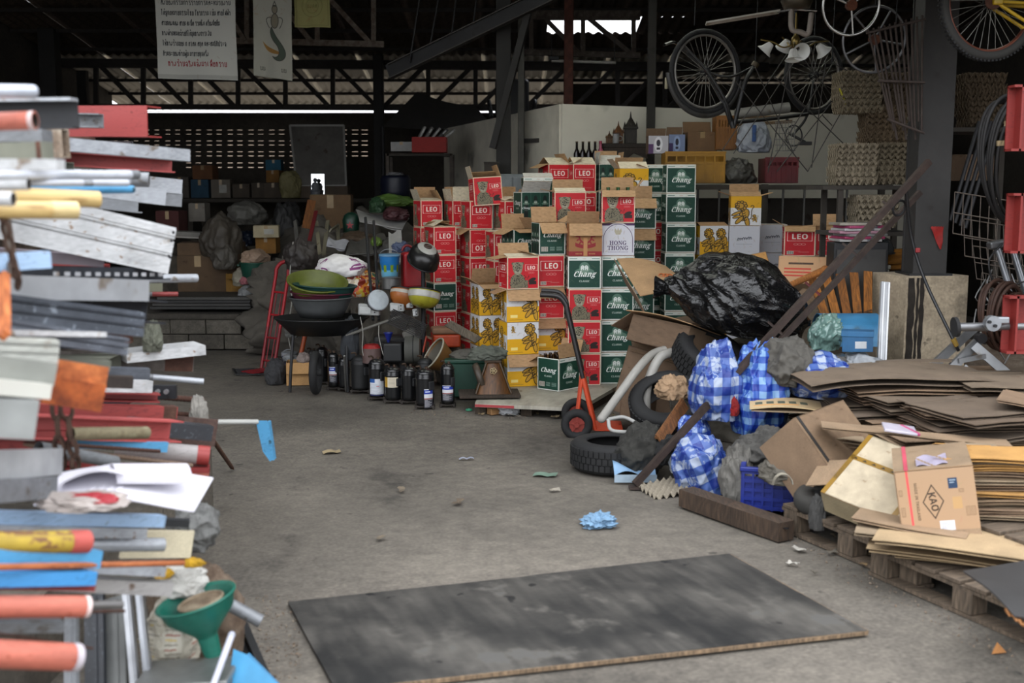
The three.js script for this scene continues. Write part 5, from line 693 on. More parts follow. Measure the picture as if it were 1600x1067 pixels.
stuffed('blue checked bag slumped lowest beside the dark rail foot', 6.7, 1112, 768, 92, 96, 0.3, 152, gingM, { dir: [1.2, 1.2, 1.2], rot: [0, 0, R(24)] });
stuffed('pale blue checked cloth hanging down the heap middle', 7.0, 1186, 676, 92, 150, 0.34, 153, gingP, { name: 'checked_cloth', cat: 'cloth', dir: [2.4, 0.6, 1.5], part: 'cloth' });
stuffed('blue checked cloth bunched right of the grey clothes', 6.95, 1282, 618, 110, 66, 0.4, 154, gingM, { name: 'checked_cloth', cat: 'cloth', part: 'cloth' });
stuffed('red and blue checked bag corner under the brown wood strip', 7.05, 1084, 700, 60, 52, 0.26, 155, mat('#c9d3e4', { map: rep(gingham, 8, 8), r: 0.5 }));
const gc = (c) => mat(c, { map: T.cloth, r: 0.95, bump: T.bump, bs: 0.006 });
stuffed('grey clothes bundled below the long dark rails', 7.0, 1224, 598, 98, 78, 0.4, 161, gc('#5b5852'), { name: 'clothes_bundle', cat: 'clothes', part: 'cloth', amp: 0.19 });
stuffed('grey trousers spilling from the heap above the blue crate', 6.5, 1196, 738, 100, 74, 0.36, 162, gc('#54524e'), { name: 'clothes_bundle', cat: 'clothes', part: 'cloth', amp: 0.19, dir: [1.2, 2, 1] });
stuffed('pale grey cloth hanging over the floor left of the blue crate', 6.35, 1152, 788, 58, 96, 0.24, 163, gc('#75726c'), { name: 'clothes_bundle', cat: 'clothes', part: 'cloth', dir: [3, 0.6, 2] });
stuffed('dark jacket thrown over the tyre at the aisle edge', 7.05, 990, 738, 80, 78, 0.34, 164, gc('#34332f'), { name: 'jacket', cat: 'clothes', part: 'cloth', amp: 0.2, rot: [0, 0, R(-14)] });
stuffed('dark shoe-like black bag beside the jacket', 6.95, 1042, 722, 52, 46, 0.25, 165, gc('#232323'), { name: 'black_bag', amp: 0.15 });
stuffed('white plastic sheet crumpled by the red-edged cloth', 6.85, 1066, 736, 46, 44, 0.2, 166, plast('#aeb4ba', 0.4), { name: 'plastic_sheet', cat: 'plastic sheet', part: 'sheet' });
stuffed('brown crumpled paper on the dusty tyre', 7.6, 1050, 622, 52, 36, 0.22, 167, kraft('#a98b6c'), { name: 'crumpled_paper', cat: 'paper', part: 'paper', ridge: 2 });
stuffed('red scrap of cloth between the checked bags', 6.9, 1146, 648, 18, 30, 0.1, 168, cloth('#8a1414'), { name: 'rag', cat: 'rag', part: 'cloth' });
blob('heap_core', 'greyish mass of old clothes inside the heap under the black bag', 'clothes', 8.25, 1175, 660, 270, 150, 0.7, 170, gc('#726c62'), { y: 0, detail: 24, amp: 0.16 });
{ const t = thing('blue_sheet', 'stiff pale blue plastic sheet at the aisle edge', 'plastic sheet', gFloor(990, 748, 0.01)); part(t, 'sheet', [slab((a, b) => V((a - 0.5) * 0.26, 0.05 + 0.05 * b + 0.03 * sin(a * 5 + b * 3), -(b - 0.5) * 0.22), 12, 8, 0.004)], plast('#8fb3d6', 0.4)); part(t, 'edge', [box(0.26, 0.05, 0.004, [0, 0.03, 0.112], [0.1, 0, 0])], plast('#a9bccb', 0.4)); }
{ const t = thing('white_strap', 'white strap frame lying on the dark jacket', 'strap', at(975, 680, 7.1)); part(t, 'strap', [tube([at(950, 655, 7.15), at(956, 672, 7.1), at(990, 676, 7.1), at(1008, 684, 7.1)], 0.012, 30, 8), tube([at(950, 655, 7.15), at(975, 652, 7.2), at(1000, 664, 7.15)], 0.012, 30, 8)], mat('#a9a8a4', { r: 0.7, map: T.grime }), { w: true }); }
{ const t = thing('wood_strip', 'brown wooden channel strip leaning beside the dusty tyre', 'wood strip', at(1028, 690, 6.9)); part(t, 'strip', [beam(at(1030, 688, 6.9), at(1070, 630, 7.2), 0.085, 0.012, V(0.6, 0.3, 0.7)), beam(at(1026, 684, 6.9), at(1066, 626, 7.2), 0.014, 0.03, V(0.6, 0.3, 0.7))], wood('#8a5f38'), { w: true }); }
// moulded paper egg trays
const eggTray = (nx, ny, p = 0.047, dep = 0.03) => slab((s, t) => V((s - 0.5) * nx * p, dep * (0.5 + 0.5 * cos(s * nx * 2 * PI) * cos(t * ny * 2 * PI)) * 1, -(t - 0.5) * ny * p), nx * 8, ny * 8, 0.003, [nx * p, ny * p]);
{
  const t = thing('egg_tray', 'crushed grey egg tray on the floor at the dark rail foot', 'egg tray', gFloor(1042, 765, 0.012), [0.1, 0.4, 0.06]); part(t, 'tray', [eggTray(6, 5)], mat('#8d8474', { r: 0.95, map: T.kraft }));
  const t2 = thing('egg_tray', 'small grey egg tray piece under the aluminium ladder', 'egg tray', at(1551, 602, 6.9), [0.3, 0.1, 0]); part(t2, 'tray', [eggTray(5, 4)], mat('#8f887a', { r: 0.95, map: T.kraft }));
}
{ // blue fruit crate with slotted walls
  const D = 6.05, a = gFloor(1225, 800, 0.03), t = thing('fruit_crate', 'dark blue slatted plastic crate full of rags', 'crate', V(a.x, 0.03, a.z - 0.16), -0.25), m = plast('#22338f', 0.4), w = 0.38, d = 0.3, h = 0.23, bars = (n, L, x0, z0, ry) => { for (let i = 0; i < n; i++) part(t, 'slat', [xf(box(L, 0.022, 0.01, [0, 0, 0]), [x0, 0.015 + i * (h - 0.03) / (n - 1), z0], [0, ry, 0])], m); const k = Math.round(L / 0.055); part(t, 'upright', Array.from({ length: k + 1 }, (_, i) => xf(box(0.012, h, 0.016, [(i / k - 0.5) * (L - 0.01), h / 2, 0]), [x0, 0, z0], [0, ry, 0])), m); };
  bars(5, w, 0, d / 2, 0); bars(5, w, 0, -d / 2, 0); bars(5, d, w / 2, 0, PI / 2); bars(5, d, -w / 2, 0, PI / 2);
  part(t, 'rim', [rbox(w + 0.03, 0.025, 0.03, 0.006, [0, h, d / 2]), rbox(w + 0.03, 0.025, 0.03, 0.006, [0, h, -d / 2]), rbox(0.03, 0.025, d, 0.006, [w / 2, h, 0]), rbox(0.03, 0.025, d, 0.006, [-w / 2, h, 0])], m); part(t, 'floor_panel', [box(w, 0.01, d, [0, 0.006, 0])], m); part(t, 'wall_panel', [box(w - 0.02, h * 0.8, 0.004, [0, h * 0.42, d / 2 - 0.008]), box(w - 0.02, h * 0.8, 0.004, [0, h * 0.42, 0.008 - d / 2]), box(0.004, h * 0.8, d - 0.02, [w / 2 - 0.008, h * 0.42, 0]), box(0.004, h * 0.8, d - 0.02, [0.008 - w / 2, h * 0.42, 0])], m);
  stuffed('beige rags filling the blue crate', 6.05, 1228, 752, 92, 40, 0.26, 172, gc('#6d685e'), { name: 'rags', cat: 'rags', part: 'cloth' });
  const f = thing('webbing_strap', 'pale webbing loop hanging over the blue crate front', 'strap', at(1222, 745, 5.8)); part(f, 'strap', [slab((s, q) => { const A = s * PI; return V(-0.045 * cos(A), 0.055 * sin(A) - 0.04 + s * 0.01, (q - 0.5) * 0.03 + 0.03 * s); }, 20, 3, 0.004)], gc('#a19a8a'));
}
item('scooter_tyre', 'small dusty dark wheel lying on the pallet beside the crate', 'wheel', 5.75, 1283, 795, (t) => { part(t, 'tyre', [lathe([[0.05, 0], [0.12, 0], [0.14, 0.03], [0.14, 0.07], [0.12, 0.1], [0.05, 0.1], [0.05, 0]], 36)], mat('#3a3834', { r: 0.9, map: T.grime })); part(t, 'hub', [cyl(0.05, 0.05, 0.07, [0, 0.05, 0])], darkSteel); }, { rot: [0.12, 0, 0.05] });
stuffed('dark torn cloth strip hanging off the pallet by the small wheel', 5.6, 1276, 826, 26, 56, 0.1, 174, gc('#4b4a48'), { name: 'rag', cat: 'rag', part: 'cloth', dir: [3, 0.6, 2] });
{ // long dark trolley frame leaning up to the column
  const m = mat('#3b2f2a', { map: T.rust, r: 0.7 }), t = thing('long_rail', 'long rusty dark rail leaning from the floor up to the column', 'rail', gFloor(992, 757, 0.02)); const A = gFloor(992, 757, 0.03), B = at(1452, 252, 7.4);
  part(t, 'rail', [beam(A, B, 0.034, 0.04)], m, { w: true }); part(t, 'foot_plate', [box(0.07, 0.012, 0.07, [A.x, 0.012, A.z])], m, { w: true });
  const t2 = thing('barrow_frame', 'dark metal frame with cross pieces leaning below the long rail', 'metal frame', at(1190, 545, 7.2)), C = at(1196, 556, 7.35), E2 = at(1438, 300, 7.6);
  part(t2, 'rail', [beam(C, E2, 0.03, 0.035)], m, { w: true });
  for (const k of [0.12, 0.36, 0.6, 0.86]) part(t2, 'cross_piece', [beam(C.clone().lerp(E2, k), C.clone().lerp(E2, k).add(V(-0.1, 0.09, -0.04)), 0.03, 0.012)], k === 0.36 ? mat('#6d1f22', { map: T.rust, r: 0.7 }) : m, { w: true });
  part(t2, 'ring', [torus(0.05, 0.008, at(1405, 325, 7.4), [0.3, 0.4, 0], 8, 24)], darkSteel, { w: true });
}
// things behind: bins, profile, umbrella, plastic, sticks
stuffed('clear crinkled plastic with teal tint stuffed beside the blue sheet', 7.55, 1288, 545, 52, 58, 0.26, 181, mat('#7fa39a', { r: 0.15, p: { transparent: false, clearcoat: 0.6 }, map: T.grime }), { name: 'plastic_bag', cat: 'plastic bag', ridge: 2 });
stuffed('grey clear plastic film heap below the blue shoe box', 7.3, 1310, 588, 74, 34, 0.3, 182, mat('#6b6865', { r: 0.25, map: T.grime }), { name: 'plastic_film', cat: 'plastic film', part: 'film' });
stuffed('white tarpaulin crumpled at the foot of the white profile', 7.2, 1346, 592, 70, 40, 0.36, 183, mat('#a9adb1', { r: 0.45, map: T.grime }), { name: 'white_tarpaulin', cat: 'tarpaulin', part: 'sheet', dir: [1, 3, 1] });
{ const t = thing('blue_bin', 'light blue curved plastic sheet bin lying behind the plinth', 'bin', at(1330, 546, 7.9)); part(t, 'shell', [slab((s, q) => { const a = R(20) + s * R(150); return at(1372, 545, 7.75).add(V(-q * 0.4 - 0.02, sin(a) * 0.24, -cos(a) * 0.2)); }, 20, 8, 0.006)], plast('#3f86b4', 0.4), { w: true }); part(t, 'rim', [tube([at(1292, 545, 7.6), at(1286, 520, 7.7), at(1298, 500, 7.9), at(1290, 490, 8.1)], 0.008, 24, 8)], plast('#a9a690', 0.5), { w: true }); }
{ const t = thing('shoe_box', 'small blue shoe box with a white label before the plinth', 'box', at(1340, 548, 7.25), [0, -0.3, 0.04]); part(t, 'box_body', [rbox(0.19, 0.1, 0.12, 0.003, [0, 0.05, 0])], plast('#1f5e8c', 0.5)); part(t, 'lid', [rbox(0.2, 0.035, 0.13, 0.003, [0, 0.115, 0], [0, 0, -0.03])], plast('#2a6c9c', 0.5)); part(t, 'label_sticker', [box(0.07, 0.045, 0.001, [0.02, 0.045, 0.0605])], mat('#c5c8cc', { map: T.grime })); }
{ const t = thing('white_profile', 'tall white window profile standing against the concrete plinth', 'profile', at(1376, 590, 7.35)); const A = at(1376, 592, 7.3), B = at(1383, 441, 7.5); part(t, 'profile', [beam(A, B, 0.055, 0.03, V(0, 0, 1))], mat('#b9bcc0', { r: 0.35, map: T.grime }), { w: true }); part(t, 'groove_strip', [beam(A.clone().add(V(-0.012, 0, 0.02)), B.clone().add(V(-0.012, 0, 0.02)), 0.008, 0.012, V(0, 0, 1)), beam(A.clone().add(V(0.02, 0, 0.02)), B.clone().add(V(0.02, 0, 0.02)), 0.01, 0.012, V(0, 0, 1))], mat('#d0d2d5', { r: 0.3 }), { w: true }); }
{ const t = thing('folded_umbrella', 'mustard folded umbrella lying on grey boxes behind the column', 'umbrella', at(1388, 408, 8.6)), A = at(1350, 410, 8.5), B = at(1440, 402, 8.7); const g = slab((s, q) => { const a = q * 2 * PI, r = 0.02 + 0.05 * sin(s * PI * 0.9) * (1 + 0.25 * sin(a * 8)); return A.clone().lerp(B, s).add(V(0, cos(a) * r, sin(a) * r)); }, 20, 48, 0.003); part(t, 'canopy', [g], cloth('#8f5c12'), { w: true }); part(t, 'tip', [bar(at(1340, 411, 8.48), A, 0.028, 14)], plast('#b9b9b5'), { w: true }); }
[[1322, 505, 8.5, 0.34, 0.42, '#8d8a80', 'pale grey box under the folded umbrella'], [1372, 500, 8.7, 0.3, 0.36, '#77756d', 'grey box right of the plain pale box behind the plinth']].forEach(([u, v, D, w, h, c, l]) => item('grey_box', l, 'box', D, u + 20, v, (t) => { part(t, 'box_body', [rbox(w, h, 0.26, 0.008, [0, h / 2, 0])], plast(c, 0.7)); part(t, 'lid', [rbox(w + 0.015, 0.03, 0.275, 0.006, [0, h + 0.01, 0])], plast(c, 0.6)); }, {}));
item('dome', 'dark glass dome lid resting on the grey box', 'lid', 8.45, 1375, 396, (t) => { part(t, 'glass', [lathe([[0.1, 0], [0.098, 0.05], [0.075, 0.1], [0.03, 0.125], [0, 0.128]], 28)], mat('#2b2d2e', { r: 0.15, p: { clearcoat: 0.7 } })); part(t, 'rim', [torus(0.1, 0.008, [0, 0.004, 0], [PI / 2, 0, 0], 8, 32)], darkSteel); });
for (let i = 0; i < 5; i++) { const t = thing('mustard_board', ['leftmost', 'second', 'third', 'fourth', 'rightmost'][i] + ' of the mustard wooden boards leaning behind the blue sheet', 'wood board', at(1300 + i * 13, 498, 8.05), 0, 'mustard boards behind the blue sheet'); part(t, 'slat', [beam(at(1292 + i * 16, 500 - i * 3, 7.95 + i * 0.03), at(1268 + i * 22, 432 - i * 2, 8.2), 0.06, 0.01, V(0, 0, 1))], wood(['#9a6420', '#a96f26', '#8d5a1c'][i % 3]), { w: true }); part(t, 'end_tip', [beam(at(1292 + i * 16, 500 - i * 3, 7.95 + i * 0.03), at(1291 + i * 16, 497 - i * 3, 7.952 + i * 0.03), 0.062, 0.012, V(0, 0, 1))], wood('#6b4416'), { w: true }); }
{ const t = thing('wooden_leg', 'light orange turned wooden leg lying slanting right of the black bag', 'wooden leg', at(1226, 448, 8.1)); part(t, 'leg', [bar(at(1224, 450, 7.9), at(1288, 422, 8.2), 0.02, 12, 0.028)], wood('#b5783a'), { w: true }); part(t, 'foot', [sph(0.03, at(1289, 421, 8.21), [1, 1, 1], 12, 10)], wood('#a56a30'), { w: true }); }
{ const redp = paint('redprint', 256, 128, (g, w, h) => { g.fillStyle = '#b08a66'; g.fillRect(0, 0, w, h); g.fillStyle = '#b0382c'; for (const y of [56, 72, 88]) g.fillRect(30, y, 170 - (y % 3) * 20, 7); g.fillStyle = '#453428'; g.fillRect(50, 30, 120, 9); wear(g, w, h, 51); }), rm = mat('#ffffff', { map: redp, r: 0.8 });
  boxFrom('printed_carton', 'brown carton with red printed lines right of the black bag', 'carton', at(1206, 400, 8.7), at(1288, 402, 8.6), at(1214, 442, 8.5), 0.3, rm, KRAFTS[2]);
  boxFrom('printed_carton', 'small orange-brown carton above the black bag', 'carton', at(1172, 398, 8.7), at(1202, 392, 8.7), at(1176, 430, 8.6), 0.26, kraft('#b58446'), KRAFTS[2]);
  boxFrom('printed_carton', 'brown carton with open lid behind the mustard slats', 'carton', at(1276, 450, 8.5), at(1300, 430, 8.6), at(1290, 500, 8.3), 0.3, KRAFTS[2], KRAFTS[0]); }
blob('heap_core', 'mixed rubbish under the cartons right of the black bag', 'rubbish', 8.4, 1270, 620, 300, 190, 0.8, 175, mat('#7a6e5e', { map: T.kraft, r: 0.9 }), { y: 0, detail: 20, part: 'rubbish' });
blob('heap_core', 'mixed rubbish behind the column and the ladder', 'rubbish', 8.7, 1500, 640, 300, 130, 0.8, 176, mat('#6d665c', { map: T.rust, r: 0.9 }), { y: 0, detail: 20, part: 'rubbish' });
item('dark_cabinet', 'dark low cabinet under the pink and white packages', 'cabinet', 8.4, 1340, 378, (t) => { const h = at(1340, 377, 8.4).y - 0.002; part(t, 'cabinet_body', [rbox(0.4, h, 0.2, 0.01, [0, -h / 2 + 0.0, 0])], darkSteel); part(t, 'door', [rbox(0.36, h - 0.1, 0.012, 0.004, [0, -h / 2, 0.105])], mat('#3a3836', { map: T.grime, r: 0.6 })); });
for (let i = 0; i < 7; i++) { const t = thing('wrapped_bundle', ['white', 'pink', 'grey', 'pale pink', 'white and pink', 'pink edged', 'cream'][i] + ' flat package in the stack left of the dark rails', 'package', at(1336 + (i % 3) * 4, 377 - i * 4.2, 8.4), 0.1 + (i % 3) * 0.1, 'flat packages beside the rails'); part(t, 'package', [rbox(0.32, 0.019, 0.22, 0.005, [0, 0.01, 0])], plast(['#b5b2b0', '#a5355f', '#8b8987', '#b98a9a', '#c2c0bf', '#b04a72', '#a8a294'][i], 0.5)); part(t, 'band', [rbox(0.03, 0.0205, 0.2215, 0.004, [0.06, 0.01, 0])], plast('#6b6b70', 0.5)); }
// right edge: aluminium ladder, pipe clamp, red beams
{ const m = steel('#9fa1a3', 0.4), t = thing('folding_ladder', 'aluminium folding ladder legs opened beside the plinth', 'ladder', at(1530, 590, 6.9)), A = at(1470, 592, 7.0), B = at(1543, 518, 7.1), C = at(1592, 600, 6.9), B2 = at(1528, 535, 7.1);
  part(t, 'side_rail', [beam(A, B, 0.055, 0.028, V(0, 0, 1))], m, { w: true }); part(t, 'side_rail', [beam(at(1522, 540, 7.05), C, 0.055, 0.028, V(0, 0, 1))], m, { w: true }); part(t, 'side_rail', [beam(A.clone().add(V(0.05, 0, -0.35)), B.clone().add(V(0.05, 0, -0.3)), 0.055, 0.028, V(0, 0, 1))], m, { w: true });
  part(t, 'rung', [beam(at(1498, 564, 7.02), at(1540, 556, 7.0), 0.03, 0.02, V(0, 0, 1)), beam(at(1506, 572, 7.02), at(1524, 588, 7.0), 0.03, 0.02, V(0, 0, 1))], m, { w: true }); part(t, 'hinge', [cyl(0.03, 0.03, 0.07, at(1532, 528, 7.05), [PI / 2, 0, 0])], darkSteel, { w: true }); }
{ const t = thing('clamp_pipe', 'grey steel pipe with a black disc end and round clamp at the right edge', 'pipe', at(1550, 508, 6.7)); part(t, 'pipe', [bar(at(1494, 511, 6.7), at(1640, 509, 6.7), 0.026, 18)], steel('#8d8e90', 0.45), { w: true }); part(t, 'disc', [cyl(0.06, 0.06, 0.02, at(1493, 511, 6.7), [0, 0, PI / 2 + 0.1], 24)], rubber, { w: true }); const c = part(t, 'clamp', [cyl(0.045, 0.045, 0.05, at(1550, 505, 6.62), [PI / 2, 0, 0], 24), rbox(0.1, 0.04, 0.05, 0.008, at(1562, 500, 6.64))], steel('#b5b9bf', 0.35), { w: true }); part(c, 'bolt', [cyl(0.01, 0.01, 0.02, at(1546, 503, 6.59), [PI / 2, 0, 0], 8), cyl(0.01, 0.01, 0.02, at(1555, 509, 6.59), [PI / 2, 0, 0], 8)], darkSteel, { w: true }); }
for (const [i, [v0, v1, u]] of [[132, 236, 1586], [302, 396, 1584], [463, 553, 1578]].entries()) { const D = 6.6, a = at(u, v0, D), b = at(u, v1, D), h = a.y - b.y, t = thing('red_beam_end', ['upper', 'middle', 'lowest'][i] + ' red-painted steel beam end at the right edge', 'steel beam', V(a.x + 0.25, b.y, -D - 0.05), 0, 'red steel beam ends at the right edge'), m = paintM('#7a211c', 0.6);
  part(t, 'web', [box(0.5, h, 0.012, [0, h / 2, -0.04])], m); part(t, 'flange', [box(0.5, 0.014, 0.1, [0, h - 0.007, 0])], m); part(t, 'flange', [box(0.5, 0.014, 0.1, [0, 0.007, 0])], m); part(t, 'stiffener', [box(0.012, h, 0.1, [-0.2, h / 2, 0])], m); }
{ const t = thing('timber_lath', 'two pale timber laths sticking out beside the upper red beam', 'timber', at(1580, 200, 6.75)); part(t, 'lath', [beam(at(1570, 193, 6.75), at(1630, 192, 6.75), 0.03, 0.018, V(0, 0, 1))], wood('#b5a98c'), { w: true }); part(t, 'lath', [beam(at(1558, 224, 6.75), at(1630, 221, 6.75), 0.03, 0.02, V(0, 0, 1))], wood('#a89c80'), { w: true }); }
{ const t = thing('bungee_cord', 'black stretched cord from the column down past the plinth', 'cord', at(1430, 380, 7.4)); part(t, 'cord', [tube([at(1416, 300, 7.35), at(1424, 370, 7.4), at(1446, 440, 7.35), at(1490, 532, 7.2), at(1498, 548, 7.2)], 0.011, 40, 8)], black, { w: true }); part(t, 'tape', [cyl(0.018, 0.016, 0.05, at(1492, 535, 7.19), [0, 0, 0.5], 12)], plast('#a8873c'), { w: true }); part(t, 'red_tag', [rbox(0.03, 0.03, 0.02, 0.005, at(1434, 391, 7.36))], plast('#8d1d22'), { w: true }); }
for (const [i, [u, v, r, c]] of [[1562, 492, 0.16, '#4a3326'], [1576, 500, 0.13, '#54392a'], [1582, 250, 0.3, '#161617']].entries()) { const t = thing('cable_coil', ['rusty brown coil of cable hanging behind the pipe clamp', 'smaller rusty coil inside the hanging cable coil', 'big black hose coil hanging at the upper right edge'][i], 'cable coil', at(u, v, 7.1), [0, 0.5, 0.1]); for (let k = 0; k < 7; k++) part(t, 'turn', [torus(r + 0.012 * (k % 3) - 0.01, 0.011, [0.004 * k, -0.01 * (k % 2), (k - 3) * 0.018], [0.05 * (k - 3), 0, 0], 8, 44).scale(0.8, 1.25, 1)], mat(c, { r: 0.7, map: T.rust })); }
// ---------------------------------------------------------------- left: rack of salvaged profiles, pipes and sheets
const ring2 = (w, h, t) => { const s = new THREE.Shape([[-w / 2, -h / 2], [w / 2, -h / 2], [w / 2, h / 2], [-w / 2, h / 2]].map(([x, y]) => new THREE.Vector2(x, y))); s.holes.push(new THREE.Path([[-w / 2 + t, -h / 2 + t], [-w / 2 + t, h / 2 - t], [w / 2 - t, h / 2 - t], [w / 2 - t, -h / 2 + t]].map(([x, y]) => new THREE.Vector2(x, y)))); return s; };
const poly = (a) => new THREE.Shape(a.map(([x, y]) => new THREE.Vector2(x, y)));
const SECT = { // cross sections: x depth (towards the camera is -x after the turn), y height
  box: (w, h) => ring2(w, h, 0.004), chan: (w, h) => poly([[-w / 2, -h / 2], [w / 2, -h / 2], [w / 2, -h / 2 + 0.006], [-w / 2 + 0.006, -h / 2 + 0.006], [-w / 2 + 0.006, h / 2 - 0.006], [w / 2, h / 2 - 0.006], [w / 2, h / 2], [-w / 2, h / 2]]),
  rchan: (w, h) => poly([[w / 2, -h / 2], [-w / 2, -h / 2], [-w / 2, -h / 2 + 0.006], [w / 2 - 0.006, -h / 2 + 0.006], [w / 2 - 0.006, h / 2 - 0.006], [-w / 2, h / 2 - 0.006], [-w / 2, h / 2], [w / 2, h / 2]]),
  angle: (w, h) => poly([[-w / 2, -h / 2], [w / 2, -h / 2], [w / 2, -h / 2 + 0.005], [-w / 2 + 0.005, -h / 2 + 0.005], [-w / 2 + 0.005, h / 2], [-w / 2, h / 2]]),
  flat: (w, h) => poly([[-w / 2, -h / 2], [w / 2, -h / 2], [w / 2, h / 2], [-w / 2, h / 2]]),
  ribs: (w, h) => { const a = [[-w / 2, h / 2], [-w / 2, -h / 2]]; for (const [k, d] of [[0, 0], [0.02, 0.1], [0.34, 0.1], [0.345, 1], [0.385, 1], [0.39, 0], [0.42, 0], [0.425, 0.6], [0.44, 0.6], [0.445, 0.1], [0.7, 0.1], [0.705, 1], [0.75, 1], [0.755, 0], [0.785, 0], [0.79, 0.6], [0.81, 0.6], [0.815, 0.1], [0.96, 0.1], [0.965, 0.6], [1, 0.6]]) a.push([w / 2 - d * w * 0.6, -h / 2 + k * h]); return poly(a); },
};
const GAL = mat('#b4b8be', { map: T.metalwear, r: 0.42, m: 0.25 }), GALD = mat('#85888c', { map: T.metalwear, r: 0.5, m: 0.25 }), WHP = mat('#d0d1d2', { map: T.metalwear, r: 0.4 }), DKG = mat('#3f434b', { map: T.spatter, r: 0.5 }), BLK = mat('#1e2024', { map: T.scratch, r: 0.5 }), REDP = paintM('#8d3431', 0.55), REDD = paintM('#7c2a28', 0.55), BLUEP = paintM('#4a8cb5', 0.45), PBLUE = paintM('#9db9d8', 0.4), RUSTO = mat('#cf7f48', { map: T.rust, r: 0.85 }), RUSTD = rusty('#5d4034'), SALM = mat('#c06a57', { map: T.metalwear, r: 0.6 }), PVC = mat('#d7b878', { map: T.grime, r: 0.5 }), CREAMP = mat('#cfc4a8', { map: T.kraft, r: 0.7 }), GREEND = mat('#77796c', { map: T.grime, r: 0.7 }), SLATE = mat('#737a86', { map: T.spatter, r: 0.5 });
// prof(type, label, category, right end u, v top, v bottom, v middle at the picture's left edge, distance at the right end, at the left, material, options)
function prof(type, label, cat, u1, vt, vb, v0, D1, D0, m, o = {}) {
  const E1 = at(u1, (vt + vb) / 2, D1), L0 = at(o.u0 ?? 0, v0, D0), dir = L0.clone().sub(E1), len = o.u0 !== undefined ? dir.length() : Math.min(dir.length() + 0.9, 2.6); dir.normalize();
  const h = (vb - vt) * D1 / F * (o.k ?? 1), w = h * (o.a ?? 1), S = E1.clone().addScaledVector(dir, len), t = thing(o.name ?? { tube: 'pipe', box: 'box_section', chan: 'steel_channel', rchan: 'steel_channel', angle: 'angle_bar', flat: 'flat_bar', ribs: 'ribbed_panel', rod: 'rod' }[type], label, cat, E1, 0, o.group);
  let g;
  if (type === 'tube') { const r = h / 2, q = new THREE.LatheGeometry([[r * 0.86, 0], [r * 0.86, len * 0.9], [0, len * 0.9]].map(([x, y]) => new THREE.Vector2(x, y)), 26), q2 = new THREE.LatheGeometry([[r, len], [r, 0.002], [r * 0.98, 0], [r * 0.86, 0]].map(([x, y]) => new THREE.Vector2(x, y)), 26); const f = (x) => along(x.rotateX(PI / 2), E1, S); part(t, 'pipe_wall', [f(q2)], m, { w: true }); part(t, 'bore', [f(q)], o.m2 ?? mat('#4a4744', { r: 0.8, map: T.rust }), { w: true }); }
  else if (type === 'rod') { part(t, 'rod', [bar(E1, S, h / 2, 10)], m, { w: true }); if (o.ribbed) { const n = Math.floor(Math.min(len, 1) / 0.018), gs = []; for (let i = 1; i < n; i++) { const c = E1.clone().addScaledVector(dir, i * 0.018); gs.push(along(new THREE.TorusGeometry(h / 2, h * 0.09, 5, 10), c, c.clone().addScaledVector(dir, 0.01))); } const rb = part(t, 'rib', gs, m, { w: true }); rb.userData.kind = 'stuff'; } }
  else { g = new THREE.ExtrudeGeometry(SECT[type](w, h), { depth: len, bevelEnabled: false }); if (o.roll) g.rotateZ(o.roll); part(t, 'profile_body', [along(g, E1, S)], m, { w: true }); if (o.lip !== 0 && type !== 'flat' && type !== 'ribs') part(t, 'weld_bead', [along(new THREE.BoxGeometry(0.004, 0.004, len).translate(-w / 2 - 0.001, h * 0.36, len / 2), E1, S)], m, { w: true }); }
  if (o.end) part(t, 'painted_end', [along(type === 'tube' ? new THREE.CylinderGeometry(h / 2 * 1.03, h / 2 * 1.03, o.endL ?? 0.1, 26, 1, true).rotateX(PI / 2).translate(0, 0, (o.endL ?? 0.1) / 2) : new THREE.BoxGeometry(w * 1.01, h * 1.01, o.endL ?? 0.1).translate(0, 0, (o.endL ?? 0.1) / 2 + 0.004), E1.clone().addScaledVector(dir, o.endAt ?? 0), S)], o.end, { w: true });
  if (o.slots) { const gs = []; for (let i = 0; i < o.slots; i++) gs.push(along(new THREE.BoxGeometry(0.003, h * 0.3, 0.03).translate(w / 2 + 0.0005, -h * 0.05, 0), E1.clone().addScaledVector(dir, 0.08 + i * 0.062), S)); part(t, 'slot_insert', gs, mat('#b9babd', { r: 0.5, map: T.grime }), { w: true }); }
  return t;
}
